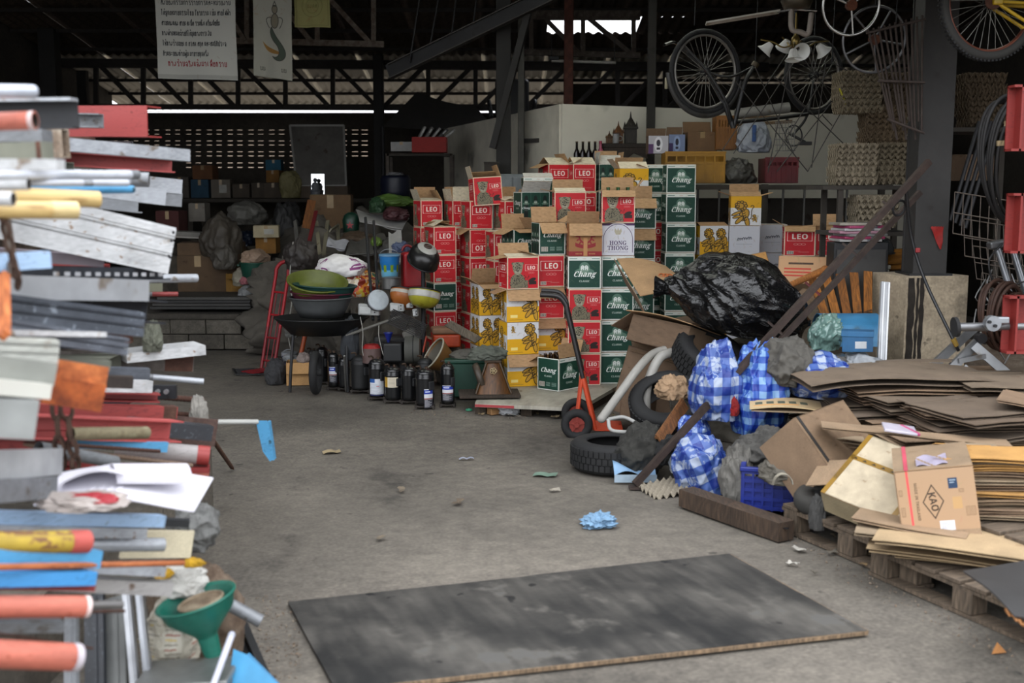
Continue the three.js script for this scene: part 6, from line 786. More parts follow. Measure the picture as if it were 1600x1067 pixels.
{
  const P = prof, q = 'profile', p = 'pipe';
  // top
  P('tube', 'white pipe end highest on the left rack', p, 52, 133, 154, 143, 2.9, 2.8, mat('#c9cfdb', { r: 0.35, map: T.grime, m: 0.2 }));
  P('chan', 'black channel with a pale top edge high on the left rack', q, 118, 156, 200, 180, 3.6, 3.6, BLK, { a: 0.6 });
  P('flat', 'thin pale strip lying along the black top channel', 'strip', 116, 153, 158, 157, 3.58, 3.58, GAL, { a: 6 });
  P('tube', 'short salmon pipe end below the highest white pipe', p, 55, 174, 202, 190, 2.85, 2.85, SALM, { end: mat('#b9a6a4', { r: 0.6 }), endL: 0.012 });
  P('rchan', 'big brick-red channel jutting furthest right near the rack top', q, 241, 167, 214, 190, 5.2, 5.4, REDP, { a: 0.8, u0: 40 });
  P('flat', 'grey-green weathered plank end with a rusty edge', 'plank', 75, 222, 249, 238, 3.35, 3.35, GREEND, { a: 1.6, end: RUSTD, endL: 0.014 });
  P('flat', 'grey sheet metal edge lying over the weathered plank', 'sheet', 74, 203, 222, 212, 3.4, 3.4, GALD, { a: 2.2 });
  P('box', 'cream box section end beside the weathered plank', q, 103, 202, 246, 226, 3.9, 3.9, mat('#b3aca0', { map: T.rust, r: 0.7 }), { a: 0.7 });
  P('box', 'bright silver box section pointing right under the red channel', q, 291, 234, 252, 222, 5.0, 4.4, GAL, { a: 1, u0: 60 });
  P('box', 'dark grey section lying behind the bright silver one', q, 206, 221, 233, 224, 5.3, 5.3, GALD, { a: 1 });
  P('chan', 'second brick-red channel below the bright silver section', q, 271, 249, 270, 244, 5.3, 5.0, REDP, { a: 1.2, u0: 40 });
  P('flat', 'blurred white bar end at the far left', 'bar', 95, 249, 266, 257, 2.85, 2.85, WHP, { a: 2 });
  P('tube', 'long whitish conduit running right with a grey collar', p, 214, 266, 280, 274, 3.9, 3.2, mat('#cfd3dc', { r: 0.35, map: T.grime }), { end: GALD, endL: 0.05 });
  P('tube', 'grey pipe with a ridged socket end below the second red channel', p, 233, 270, 292, 276, 4.3, 4.2, GAL, { end: GALD, endL: 0.06 });
  P('tube', 'white short pipe end at the left edge below the conduit', p, 45, 278, 297, 288, 2.85, 2.85, WHP);
  P('tube', 'thin pale conduit with a grey coupling above the yellow pipes', p, 200, 281, 291, 286, 3.6, 3.3, mat('#c2c6cf', { r: 0.4, map: T.grime }), { end: GALD, endL: 0.03, endAt: 0.12 });
  P('tube', 'bright blue thin pipe above the yellow pipes', p, 207, 290, 302, 298, 4.0, 3.4, BLUEP);
  P('box', 'grey aluminium section with a square end, upper of the pair', q, 280, 281, 303, 270, 5.6, 5.2, GAL, { a: 1.1, u0: 60 });
  P('box', 'grey aluminium section with a square end, lower of the pair', q, 280, 302, 323, 290, 5.6, 5.2, GALD, { a: 1.1, u0: 60 });
  P('flat', 'broad pale grey plate beneath the aluminium pair', 'plate', 258, 297, 321, 282, 5.2, 4.8, GAL, { a: 0.2, u0: 60 });
  P('angle', 'dull grey angle below the aluminium pair', q, 219, 316, 333, 300, 5.0, 4.6, GALD, { a: 1 });
  P('tube', 'yellowed pipe, upper of the two', p, 154, 299, 325, 305, 3.45, 3.25, PVC);
  P('tube', 'yellowed pipe with a thick socket, lower of the two', p, 119, 315, 342, 328, 3.2, 3.05, PVC, { end: mat('#dcc48c', { map: T.grime, r: 0.45 }), endL: 0.075 });
  P('tube', 'white pipe stub at the left edge above the ribbed panel', p, 21, 299, 322, 310, 2.8, 2.8, WHP);
  { const t = P('ribs', 'large white ribbed shutter panel sloping down to the right', 'panel', 268, 356, 428, 322, 4.5, 4.0, WHP, { a: 0.09, u0: -40, k: 1.02 }); for (const [u, v] of [[271, 363], [268, 376], [264, 400], [266, 402]]) part(t, 'rivet', [sph(0.006, at(u, v, 4.42), [1, 1, 1], 10, 8)], darkSteel, { w: true }); }
  P('angle', 'slotted dark angle under the ribbed shutter panel', q, 260, 419, 437, 426, 4.6, 3.6, DKG, { a: 0.8, slots: 12 });
  P('tube', 'pale grey pipe pointing far right under the slotted angle', p, 307, 428, 441, 438, 5.3, 4.6, GAL);
  P('box', 'pale blue-grey punched profile left of the rusty chain', q, 74, 392, 418, 410, 3.3, 3.2, PBLUE, { a: 1 });
  P('flat', 'mauve-grey board end between the shutter panel and slotted angle', 'board', 156, 399, 416, 396, 4.4, 4.2, mat('#8a8087', { map: T.grime, r: 0.7 }), { a: 3 });
  P('flat', 'wide pale grey plank with rust spots across the middle', 'plank', 214, 437, 470, 448, 4.1, 3.5, mat('#a3a5a8', { map: T.grime, r: 0.55 }), { a: 1.4 });
  P('box', 'olive-grey aluminium frame end behind the pale plank', q, 254, 443, 455, 450, 5.4, 5.2, mat('#7d7d68', { map: T.grime, r: 0.5 }), { a: 1.4 });
  P('tube', 'thin steel tube with a reddened tip behind the dark channel', p, 278, 456, 463, 460, 5.5, 5.2, GALD, { end: REDD, endL: 0.12 });
  P('chan', 'charcoal channel in the middle of the rack', q, 244, 470, 506, 462, 4.3, 3.6, DKG, { a: 1.1 });
  P('ribs', 'slate-blue ribbed plank spattered with white paint, upper', 'plank', 219, 487, 526, 480, 3.95, 3.4, SLATE, { a: 0.5 });
  P('ribs', 'slate-blue ribbed plank thickly spattered with paint, lower', 'plank', 195, 527, 555, 512, 3.7, 3.2, mat('#868c98', { map: T.spatter, r: 0.55 }), { a: 0.6 });
  P('flat', 'white strip lying along the lower slate-blue plank', 'strip', 150, 518, 526, 519, 3.6, 3.2, WHP, { a: 5 });
  P('flat', 'white plate lifted at the right above the aisle', 'plate', 312, 536, 551, 556, 5.4, 5.2, WHP, { a: 4, u0: 190 });
  P('rchan', 'grey channel with a rusty right end below the white plate', q, 300, 552, 579, 558, 5.4, 5.0, mat('#6b6a69', { map: T.rust, r: 0.6 }), { a: 0.9, end: RUSTD, endL: 0.13 });
  P('ribs', 'greenish pale panel edge, top of the left stack of wide panels', 'panel', 88, 530, 566, 545, 3.1, 3.0, mat('#bfc0b8', { map: T.metalwear, r: 0.6 }), { a: 0.7 });
  P('rchan', 'grey-green wide panel in the middle of the left stack', 'panel', 79, 566, 602, 574, 3.05, 2.95, mat('#8d8f88', { map: T.grime, r: 0.6 }), { a: 1 });
  P('flat', 'pale panel edge third in the left stack', 'panel', 66, 598, 622, 604, 3.0, 2.9, mat('#c6c7c2', { map: T.plaster, r: 0.55 }), { a: 2 });
  P('rchan', 'lowest grey panel of the left stack with a blue tape tip', 'panel', 50, 622, 684, 650, 2.95, 2.9, mat('#979a98', { map: T.grime, r: 0.6 }), { a: 0.8 });
  P('rchan', 'bright orange rusted channel, upper of two', q, 157, 572, 606, 576, 3.35, 3.2, RUSTO, { a: 1, u0: 70 });
  P('rchan', 'dark orange rusted channel, lower of two', q, 152, 600, 643, 606, 3.3, 3.15, mat('#b3602a', { map: T.rust, r: 0.85 }), { a: 0.8, u0: 60 });
  P('flat', 'grey-green plank with a torn rusty end above the orange channels', 'plank', 168, 562, 578, 560, 3.8, 3.6, GREEND, { a: 2 });
  P('box', 'slate section end above the dark brown one', q, 232, 575, 592, 578, 4.9, 4.6, SLATE, { a: 1.2 });
  P('box', 'dark brown box section end right of the orange channels', q, 207, 588, 606, 590, 4.4, 4.2, mat('#3f3733', { map: T.rust, r: 0.6 }), { a: 1.2 });
  P('flat', 'white enamel piece right of the dark brown section', 'plate', 233, 594, 613, 602, 4.8, 4.6, WHP, { a: 1, u0: 150 });
  P('tube', 'thin silver tube with a grey sleeve pointing right over the aisle', p, 318, 591, 601, 588, 5.3, 5.2, GAL, { end: GALD, endL: 0.05, endAt: 0.28, u0: 225 });
  P('chan', 'brick-red channel, uppermost of the lower red group', q, 248, 614, 628, 616, 4.9, 4.6, REDD, { a: 1.6 });
  P('rchan', 'brick-red channel with a rusted right end', q, 272, 634, 653, 640, 4.9, 4.4, REDP, { a: 1.2, end: RUSTD, endL: 0.06 });
  P('chan', 'broad pinkish-red channel lowest of the red group', q, 275, 656, 690, 664, 4.6, 4.0, mat('#a84a48', { map: T.scratch, r: 0.5 }), { a: 1 });
  P('flat', 'deep red plate behind the chains', 'plate', 110, 672, 700, 688, 4.2, 4.0, REDD, { a: 0.5 });
  P('rod', 'ribbed rusty bar, upper of the pair pointing right', 'reinforcing bar', 318, 621, 630, 616, 5.2, 5.0, RUSTD, { ribbed: 1, u0: 200 });
  P('rod', 'ribbed rusty bar, lower of the pair pointing right', 'reinforcing bar', 325, 647, 655, 640, 5.2, 5.0, RUSTD, { ribbed: 1, u0: 200 });
  P('box', 'slate and black square tube right of the pinkish channel', q, 328, 664, 688, 664, 4.8, 4.6, DKG, { a: 1, u0: 200 });
  P('flat', 'rusty brown plate behind the black square tube', 'plate', 338, 655, 698, 668, 5.0, 4.9, mat('#5d4a45', { map: T.rust, r: 0.7 }), { a: 0.1, u0: 240 });
  P('tube', 'mottled green and rust pipe in front of the red channels', p, 229, 666, 686, 678, 4.0, 3.7, mat('#8a8a72', { map: T.rust, r: 0.7 }), { u0: 110 });
  P('flat', 'sky-blue bar below the mottled pipe', 'bar', 260, 690, 706, 688, 4.5, 4.2, BLUEP, { a: 0.8, u0: 60 });
  P('rod', 'rusty ribbed bar sloping below the sky-blue bar', 'reinforcing bar', 300, 724, 731, 690, 4.5, 4.0, mat('#7d6e60', { map: T.rust, r: 0.7 }), { ribbed: 1 });
  P('rod', 'thin rusty bar just under the sky-blue bar', 'reinforcing bar', 250, 702, 708, 688, 4.4, 4.0, RUSTD, { ribbed: 1 });
  P('tube', 'grey pipe end under the rusty bars', p, 181, 712, 732, 700, 4.1, 3.8, GALD, { u0: 60 });
  P('tube', 'red and grey pipe ending at the aisle low on the rack', p, 327, 697, 727, 700, 4.7, 4.6, mat('#8f8a88', { map: T.scratch, r: 0.5 }), { end: REDP, endL: 0.05, u0: 180 });
  P('box', 'brown-red section at the bottom of the low group', q, 327, 728, 742, 732, 4.7, 4.6, REDD, { a: 2, u0: 120 });
  P('box', 'terracotta section lowest behind the white paper', q, 326, 742, 756, 746, 4.6, 4.5, mat('#8a4a3a', { map: T.rust, r: 0.7 }), { a: 2, u0: 120 });
  P('flat', 'grey plate with holes at the left edge above the papers', 'plate', 92, 700, 742, 726, 3.5, 3.1, mat('#aeb0b2', { map: T.grime, r: 0.5 }), { a: 0.3 });
  P('flat', 'pale grey plate end under the plate with holes', 'plate', 70, 744, 778, 766, 3.4, 3.1, GALD, { a: 1.2 });
  P('flat', 'pale blue bar running under the white papers', 'bar', 253, 804, 823, 808, 3.75, 3.3, PBLUE, { a: 1, end: BLK, endL: 0.001 });
  P('box', 'black bar end right of the pale blue bar', q, 296, 811, 823, 813, 3.95, 3.9, BLK, { a: 1, u0: 200 });
  P('flat', 'grey board below the pale blue bar', 'board', 215, 822, 838, 826, 3.7, 3.3, GAL, { a: 3 });
  P('tube', 'red-tipped pipe with flaking yellow paint', p, 136, 828, 864, 848, 3.1, 2.9, mat('#b59a34', { map: T.flaky, r: 0.65 }), { end: mat('#a84a42', { map: T.scratch, r: 0.6 }), endL: 0.06 });
  P('tube', 'dull grey pipe right of the flaking yellow one', p, 256, 840, 862, 850, 3.7, 3.4, GAL);
  P('flat', 'cream board with round corners at the aisle side', 'board', 300, 828, 872, 850, 3.95, 3.8, CREAMP, { a: 0.12, u0: 190 });
  P('flat', 'sky-blue plank, upper, with an orange rod on it', 'plank', 148, 858, 886, 870, 3.15, 2.9, BLUEP, { a: 1.2 });
  P('rod', 'long thin orange rusty rod lying across the blue planks', 'rod', 286, 875, 884, 886, 3.5, 2.8, mat('#c27a4c', { map: T.rust, r: 0.8 }));
  P('flat', 'sky-blue plank, lower, above the salmon pipes', 'plank', 142, 891, 913, 904, 3.1, 2.85, paintM('#3f86bd', 0.45), { a: 1.2 });
  P('box', 'maroon section under the lower sky-blue plank', q, 142, 912, 922, 914, 3.12, 2.9, REDD, { a: 2.4 });
  P('box', 'long scratched steel section pointing right above the funnel', q, 266, 908, 930, 905, 3.5, 3.2, mat('#a3a1a0', { map: T.scratch, r: 0.4, m: 0.4 }), { a: 1 });
  P('flat', 'pale shelf board end right of the orange rod', 'board', 250, 884, 899, 886, 3.5, 3.3, GAL, { a: 2, u0: 140 });
  P('tube', 'salmon pipe with a steel rod in its bore, upper of two', p, 137, 930, 965, 948, 2.95, 2.8, SALM, { end: mat('#c9b4b0', { r: 0.6 }), endL: 0.012 });
  P('rod', 'steel rod sticking out of the upper salmon pipe', 'rod', 190, 938, 952, 945, 3.1, 2.95, steel('#8f8d8c'), { u0: 100 });
  P('rod', 'thin rusty rod below the upper salmon pipe', 'rod', 195, 952, 957, 960, 3.2, 2.95, RUSTD);
  P('tube', 'salmon pipe with a grey hollow end, lower of two', p, 121, 1005, 1049, 1022, 2.8, 2.65, SALM, { end: mat('#a9a2a8', { r: 0.6 }), endL: 0.02 });
  P('flat', 'grey box end between the two salmon pipes', 'box', 92, 965, 982, 974, 3.1, 3.0, GALD, { a: 3 });
  P('rod', 'thin rusty wire bar between the salmon pipes', 'rod', 145, 1011, 1015, 990, 3.0, 2.8, RUSTD);
  // deep filler rows of dull profiles
  const r = rng(201), fm = [GALD, DKG, REDD, RUSTD, SLATE, BLK, GREEND, mat('#6f665d', { map: T.rust, r: 0.7 })], names = ['dull grey', 'charcoal', 'brick-red', 'rust-brown', 'slate', 'black', 'grey-green', 'brownish'];
  let k = 0; for (let row = 0; row < 15; row++) for (let j = 0; j < 3; j++) { const k2 = k++ % 8, v = 172 + row * 38 + r() * 14, D = 4.9 + j * 0.35 + r() * 0.2, hh = 14 + r() * 20; P(['box', 'chan', 'tube', 'rchan'][(k + row) % 4], `${names[k2]} length deep in the rack, row ${['one', 'two', 'three', 'four', 'five', 'six', 'seven', 'eight', 'nine', 'ten', 'eleven', 'twelve', 'thirteen', 'fourteen', 'fifteen'][row]} from top, ${['nearest', 'middle', 'rearmost'][j]}`, 'profile', 95 + r() * 75 + (row > 8 && row < 14 ? 40 : 0), v, v + hh, v + hh / 2 - 3, D, D, fm[k2], { a: 1 + r() * 0.8, group: 'dull lengths deep in the rack', lip: 0 }); }
  // rack that carries it all
  const rk = thing('storage_rack', 'dark steel rack posts and bearers under the salvaged lengths', 'rack', V(-2.75, 0, -4.4));
  for (const z of [-2.6, -4.2, -6.0]) part(rk, 'post', [box(0.08, 2.1, 0.08, [-3.1, 1.05, z])], darkSteel, { w: true });
  for (const y of [0.3, 0.72, 1.1, 1.45, 1.75]) for (const x of [-2.75]) part(rk, 'bearer', [box(0.06, 0.05, 3.6, [x, y, -4.3])], darkSteel, { w: true });
  part(rk, 'base_plinth', [box(1.3, 0.34, 3.1, [-2.35, 0.17, -4.75])], mat('#7d776e', { map: T.concrete, r: 0.9 }), { w: true });
  // uprights and leaning strips at the bottom
  const lean = (label, u, v0, v1, D, wpx, m, du = 0, cat = 'profile') => { const a = at(u, v1, D), b = at(u + du, v0, D + 0.25), t = thing('leaning_profile', label, cat, a); part(t, 'profile_body', [beam(a, b, wpx * D / F, 0.02, V(0, 0, 1))], m, { w: true }); part(t, 'ridge', [beam(a.clone().add(V(0.004, 0, 0.012)), b.clone().add(V(0.004, 0, 0.012)), wpx * D / F * 0.25, 0.012, V(0, 0, 1))], m, { w: true }); };
  lean('shiny silver strip leaning left of the funnel, left one', 214, 926, 1100, 3.55, 13, steel('#c9cbd0', 0.3), -16); lean('shiny silver strip leaning left of the funnel, right one', 236, 926, 1100, 3.56, 12, steel('#b9bcc2', 0.3), -18); lean('dark upright board left of the silver strips', 150, 930, 1100, 3.6, 34, DKG, -2, 'board'); lean('mottled grey upright board beside the silver strips', 184, 934, 1100, 3.62, 36, mat('#7b7d7b', { map: T.grime, r: 0.6 }), -4, 'board'); lean('grey ribbed upright strip below the upper salmon pipe', 112, 960, 1100, 3.3, 22, GALD, 0);
  lean('rusty orange upright plate at the left picture edge', 6, 430, 525, 2.75, 16, RUSTO, 0, 'plate');
  lean('dark iron bracket behind the upper rusty chain', 22, 335, 430, 3.15, 12, mat('#6b6560', { map: T.rust, r: 0.8 }), -14, 'bracket');
}
function chain(label, pts, link, group) { const t = thing('chain', label, 'chain', pts[0], 0, group), c = new THREE.CatmullRomCurve3(pts), L = c.getLength(), n = Math.floor(L / (link * 1.25)); for (let i = 0; i < n; i++) { const p = c.getPointAt(i / n), d = c.getTangentAt(i / n), g = new THREE.TorusGeometry(link * 0.55, link * 0.2, 7, 14).scale(0.72, 1.25, 1).rotateX(PI / 2); g.rotateZ((i % 2) * PI / 2 + 0.4); part(t, 'link', [along(g, p, p.clone().add(d))], rusty('#5a4437'), { w: true }); } }
chain('thick rusty chain hanging over the red channels, left strand', [at(88, 640, 3.7), at(92, 690, 3.7), at(100, 742, 3.75)], 0.046, 'rusty chain strands');
chain('thick rusty chain hanging over the red channels, right strand', [at(104, 640, 3.72), at(112, 690, 3.7), at(122, 748, 3.75)], 0.046, 'rusty chain strands');
chain('rusty chain hanging at the left edge before the ribbed panel', [at(4, 335, 3.05), at(14, 380, 3.05), at(26, 430, 3.05), at(30, 455, 3.1)], 0.03, 'rusty chain strands');
{ const t = thing('bolted_bracket', 'black bracket with two bright bolts among the red lengths', 'bracket', at(258, 612, 5.0)); part(t, 'plate', [box(0.1, 0.06, 0.03, [0, 0, 0])], BLK); for (const x of [-0.026, 0.012]) part(t, 'bolt', [cyl(0.011, 0.011, 0.02, [x, 0.004, 0.02], [PI / 2, 0, 0], 8)], steel('#c5c7c9')); }
{ const t = thing('white_pole', 'white pole with a blue angled plate at its tip, over the aisle', 'pole', at(400, 660, 5.4)); part(t, 'pole', [bar(at(240, 660, 5.0), at(402, 659, 5.45), 0.012, 10)], mat('#b9b9b4', { r: 0.5, map: T.grime }), { w: true }); const a = at(400, 658, 5.45); part(t, 'blue_plate', [extr([[0, 0.003], [0.055, 0.003], [0.078, -0.19], [0.064, -0.2], [0.03, -0.15]], 0.006).translate(a.x, a.y, a.z), box(0.012, 0.19, 0.05, [a.x + 0.068, a.y - 0.1, a.z - 0.02], [0, 0, 0.11])], BLUEP, { w: true }); }
{ const t = thing('rusty_stake', 'rusty stake leaning down to the floor at the end of the red lengths', 'stake', on(362, 730)); part(t, 'stake', [bar(at(300, 640, 5.2), on(362, 730, 0.02), 0.013)], rusty('#6b4a35'), { w: true }); part(t, 'point', [bar(on(362, 730, 0.02), on(365, 733, 0.002), 0.013, 8, 0.004)], rusty('#7b5036'), { w: true }); }
stuffed('pale torn cloth hanging at the ends of the ribbed bars', 5.1, 312, 672, 26, 56, 0.12, 211, gc('#9a968e'), { name: 'rag', cat: 'rag', part: 'cloth', dir: [2, 0.7, 2] });
stuffed('greenish torn cloth beside the slate-blue planks', 5.2, 240, 548, 30, 48, 0.12, 212, gc('#6b6d5f'), { name: 'rag', cat: 'rag', part: 'cloth', dir: [2, 0.7, 2] });
{ // papers, canvas, funnel and things at the foot
  const pm = mat('#dcdcea', { r: 0.7, map: T.plaster }), A = at(190, 790, 3.55), t = thing('paper_roll', 'large white paper sheets half rolled on top of the low stack', 'paper', A);
  part(t, 'sheet', [slab((s, q) => V(-0.24 + s * 0.5, 0.03 + 0.025 * sin(s * 4) + q * 0.045, 0.1 - q * 0.24), 16, 8, 0.004)], pm);
  part(t, 'rolled_sheet', [slab((s, q) => { const a = q * 5.2, r = 0.05 + 0.006 * q; return V(-0.03 + s * 0.24 + 0.03 * cos(a), 0.08 + sin(a) * r, -0.02 + cos(a) * r); }, 8, 40, 0.002)], pm); part(t, 'curl', [slab((s, q) => V(-0.2 + s * 0.22, 0.07 + 0.055 * sin(s * 2.2) * (1 - 0.3 * q), 0.04 - q * 0.16), 18, 8, 0.003)], pm);
  for (let i = 0; i < 4; i++) part(t, 'inner_leaf', [slab((s, q) => { const a = s * 4.4; return V(-0.075 + i * 0.028 + 0.01 * cos(a), 0.05 + 0.02 * sin(a), 0.1 - q * 0.1); }, 14, 4, 0.0015)], pm);
  const red = thing('plastic_sack', 'clear and red printed plastic packaging under the white papers', 'packaging', at(130, 792, 3.35)); part(red, 'film', [heap(0.14, 0.03, 0.08, 221, 0.2, 3, { flat: 0.5, detail: 20 })], mat('#c9bdb6', { r: 0.35, map: T.grime })); part(red, 'red_print', [heap(0.1, 0.022, 0.05, 222, 0.2, 3, { flat: 0.3, detail: 14 }).translate(0.02, 0.018, 0.01)], mat('#9d2b33', { r: 0.4, map: T.scratch }));
  stuffed('grey canvas roll end sticking out behind the white papers', 4.15, 305, 856, 78, 72, 0.24, 223, gc('#6f6f6d'), { name: 'canvas_roll', cat: 'canvas', part: 'canvas', dir: [3, 1, 1], flat: 0.9 });
  const f = thing('funnel', 'dented green plastic funnel tilted on the lowest clutter', 'funnel', at(333, 1022, 3.72), [R(2), 0, R(14)]); const gm = mat('#0d5a4b', { r: 0.4, map: T.scratch });
  part(f, 'cone', [lathe([[0.036, 0.07], [0.045, 0.085], [0.115, 0.155], [0.13, 0.2], [0.134, 0.2], [0.137, 0.206], [0.13, 0.21], [0.123, 0.2], [0.108, 0.16], [0.04, 0.094], [0.03, 0.07]], 48)], gm); part(f, 'spout', [lathe([[0.024, -0.06], [0.036, 0.07], [0.03, 0.07], [0.02, -0.06], [0.024, -0.06]], 28)], gm); part(f, 'rim', [torus(0.133, 0.005, [0, 0.206, 0], [PI / 2, 0, 0], 8, 48)], gm);
  part(f, 'strainer', [torus(0.075, 0.006, [0.01, 0.19, -0.01], [PI / 2, 0, 0], 8, 36), cyl(0.075, 0.075, 0.004, [0.01, 0.187, -0.01], [0, 0, 0], 36)], mat('#a9a493', { r: 0.5, m: 0.4, map: T.rust }));
  stuffed('white and yellow torn rags above the green funnel', 3.85, 285, 925, 86, 48, 0.16, 224, mat('#c2c0ba', { map: T.cloth, r: 0.9 }), { name: 'rag', cat: 'rags', part: 'cloth' });
  for (const [u, v] of [[255, 902], [302, 884]]) { const y = thing('yellow_rag', u < 280 ? 'left yellow scrap in the torn white rags' : 'upper yellow scrap in the torn white rags', 'rag', at(u, v, 3.78)); part(y, 'cloth', [heap(0.035, 0.02, 0.03, u, 0.25, 4, { flat: 0.5, detail: 10 })], cloth('#c79a1f')); }
  const news = paint('news', 256, 256, (g, w, h) => { const r = rng(77); g.fillStyle = '#b5afa0'; g.fillRect(0, 0, w, h); for (let i = 0; i < 46; i++) { g.fillStyle = i % 9 === 0 ? '#8a3a30' : i % 7 === 0 ? '#c2a648' : 'rgba(60,58,54,.55)'; g.fillRect(10 + (i % 3) * 82, 8 + Math.floor(i / 3) * 16, 40 + r() * 34, 4); } });
  stuffed('clear bag of printed newspaper behind the green funnel', 3.85, 268, 1040, 90, 118, 0.2, 225, mat('#ffffff', { map: rep(news, 4, 4), r: 0.35 }), { name: 'paper_bag', cat: 'bag', part: 'bag' });
  const b = thing('metal_case', 'grey metal case with a lid handle at the bottom below the funnel', 'case', at(296, 1100, 3.6)); part(b, 'case_body', [rbox(0.3, 0.16, 0.2, 0.01, [0, 0.02, 0])], steel('#8b8d8b', 0.5)); part(b, 'lid', [rbox(0.31, 0.02, 0.21, 0.006, [0, 0.108, 0], [0, 0, 0.06])], steel('#a3a5a3', 0.45)); part(b, 'handle', [tube([[-0.03, 0.09, 0.105], [-0.02, 0.1, 0.125], [0.03, 0.1, 0.125], [0.04, 0.09, 0.105]], 0.006, 16, 8)], steel());
  const s = thing('white_stick', 'white plastic stick standing right of the funnel spout', 'stick', at(345, 1040, 3.5)); part(s, 'stick', [bar(at(326, 1090, 3.45), at(362, 992, 3.6), 0.011, 12)], plast('#c9cbd8', 0.4), { w: true }); part(s, 'tip', [sph(0.0125, at(362, 992, 3.6), [1, 1, 1], 10, 8)], plast('#b5b8c8', 0.4), { w: true });
  const bl = thing('blue_offcut', 'bright blue board offcut at the bottom edge beside the floor mat', 'board', at(385, 1048, 3.62)); part(bl, 'board', [extr([[-0.05, 0.07], [0.0, 0.05], [0.15, -0.08], [0.16, -0.14], [-0.05, -0.14]], 0.012).rotateX(-0.7)], plast('#3b94c4', 0.5)); part(bl, 'edge', [bar([0, 0.045, -0.03], [0.15, -0.06, 0.055], 0.006)], plast('#2f7fae', 0.5));
  prof('tube', 'short grey pipe end lying behind the green funnel', 'pipe', 408, 962, 980, 940, 4.0, 4.0, GALD, { u0: 350, k: 1.2 });
  const e = thing('kerb_angle', 'dark steel edge strip along the rack foot', 'steel strip', on(395, 1000)); part(e, 'strip', [beam(on(372, 958, 0.02), on(428, 1090, 0.02), 0.03, 0.04)], darkSteel, { w: true }); part(e, 'foot_flange', [beam(on(366, 958, 0.004), on(420, 1090, 0.004), 0.06, 0.008)], darkSteel, { w: true });
  blob('rack_rubbish', 'mixed scraps and swarf filling the rack foot behind the funnel', 'rubbish', 4.2, 310, 1030, 150, 170, 0.4, 226, mat('#766c60', { map: T.rust, r: 0.9 }), { y: 0, part: 'rubbish', detail: 18 });
}
// ---------------------------------------------------------------- floor plate and blue cloth
{
  const P = (u, v) => { const q = on(u, v, 0.018); q.y = 0.018; return q; }, a = P(450, 940), b = P(1140, 866), c = P(1355, 986), d = P(525, 1078), t = thing('floor_plate', 'large thin dark plywood sheet lying on the floor in front', 'board', V(0, 0, -4.6));
  part(t, 'sheet', [slab((s, q) => d.clone().lerp(c, s).lerp(a.clone().lerp(b, s), q).add(V(0, 0.006 * fbm(s * 3, q * 3, 2) + (s > 0.5 ? 0.004 : 0), 0)), 30, 16, 0.014, [2.4, 1])], mat('#4a4845', { map: field('plate', 1024, (x, y, n) => { const m = n(x, y, 3, 6), s = sst(n(x + 0.3, y + 0.1, 8, 5), 0.05, 0.3), l = n(x, y * 0.2, 24, 3), st = sst(n(x + 0.6, y + 0.4, 11, 4), 0.24, 0.3), sp = n(x + 0.2, y + 0.9, 90, 2), v = 0.66 + m * 1.5 + s * 0.45 + l * 0.5 - st * 0.55 + Math.max(0, sp - 0.12) * s * 2.2; return [v, v * 0.985, v * 0.96]; }, 1.6), r: 0.75, bump: T.bump, bs: 0.003 }), { w: true, uv: true });
  part(t, 'worn_edge', [beam(d.clone().add(V(0, -0.006, 0.004)), c.clone().add(V(0, -0.006, 0.004)), 0.006, 0.016), beam(c.clone().add(V(0.003, -0.006, 0)), b.clone().add(V(0.003, -0.006, 0)), 0.006, 0.016)], wood('#8a7a68'), { w: true });
}
stuffed('crumpled pale blue cloth alone on the open floor', 5.95, 936, 830, 54, 20, 0.18, 231, mat('#7fa3c2', { map: T.cloth, r: 0.9 }), { name: 'rag', cat: 'rag', y: 0, part: 'cloth', amp: 0.35 });
{ const q = on(518, 708), t = thing('paper_scrap', 'cream folded paper scrap alone on the floor left of centre', 'litter', q, 0.3); part(t, 'scrap', [slab((s, r2) => V((s - 0.5) * 0.12, 0.008 + 0.012 * Math.abs(sin(s * 4)), (0.5 - r2) * 0.07), 8, 5, 0.002)], mat('#b5a27c', { r: 0.8, map: T.grime })); const q2 = on(852, 743), t2 = thing('paper_scrap', 'flat greenish wrapper on the floor near the blue cloth', 'litter', q2, -0.2); part(t2, 'scrap', [slab((s, r2) => V((s - 0.5) * 0.15, 0.006 + 0.008 * Math.abs(sin(s * 5)), (0.5 - r2) * 0.08), 8, 5, 0.002)], mat('#7d9a88', { r: 0.6, map: T.grime })); const q3 = on(729, 718), t3 = thing('paper_scrap', 'small white and blue wrapper in the middle of the floor', 'litter', q3, 0.1); part(t3, 'scrap', [slab((s, r2) => V((s - 0.5) * 0.1, 0.006 + 0.01 * Math.abs(sin(s * 6)), (0.5 - r2) * 0.03), 8, 5, 0.002)], mat('#a9b0c4', { r: 0.5, map: T.grime })); }

{ // grit and swarf swept against the pallets, the rack foot and the white board
  const r = rng(611), gs = []; for (let i = 0; i < 900; i++) { const z = i % 3, a = r(), [u, v] = z === 0 ? [lerp(1225, 1600, a) + (r() - 0.5) * 50, lerp(830, 1040, a) + 14 * r() - 26 * r() * r()] : z === 1 ? [lerp(400, 470, r()), lerp(930, 1060, a)] : [lerp(640, 960, a), 642 + 14 * r() * r()]; const p = on(u, v), s = 0.002 + 0.006 * r() * r(); gs.push(xf(new THREE.TetrahedronGeometry(s, 0), [p.x, s * 0.4, p.z], [r() * 6, r() * 6, r() * 6], [1, 0.5, 1.6])); }
  const t = part(scene, 'grit', gs, mat('#8a8378', { map: T.rust, r: 0.95 })); t.userData = { kind: 'stuff', label: 'grit and chips scattered along the pallets, rack foot and board', category: 'grit' };
}
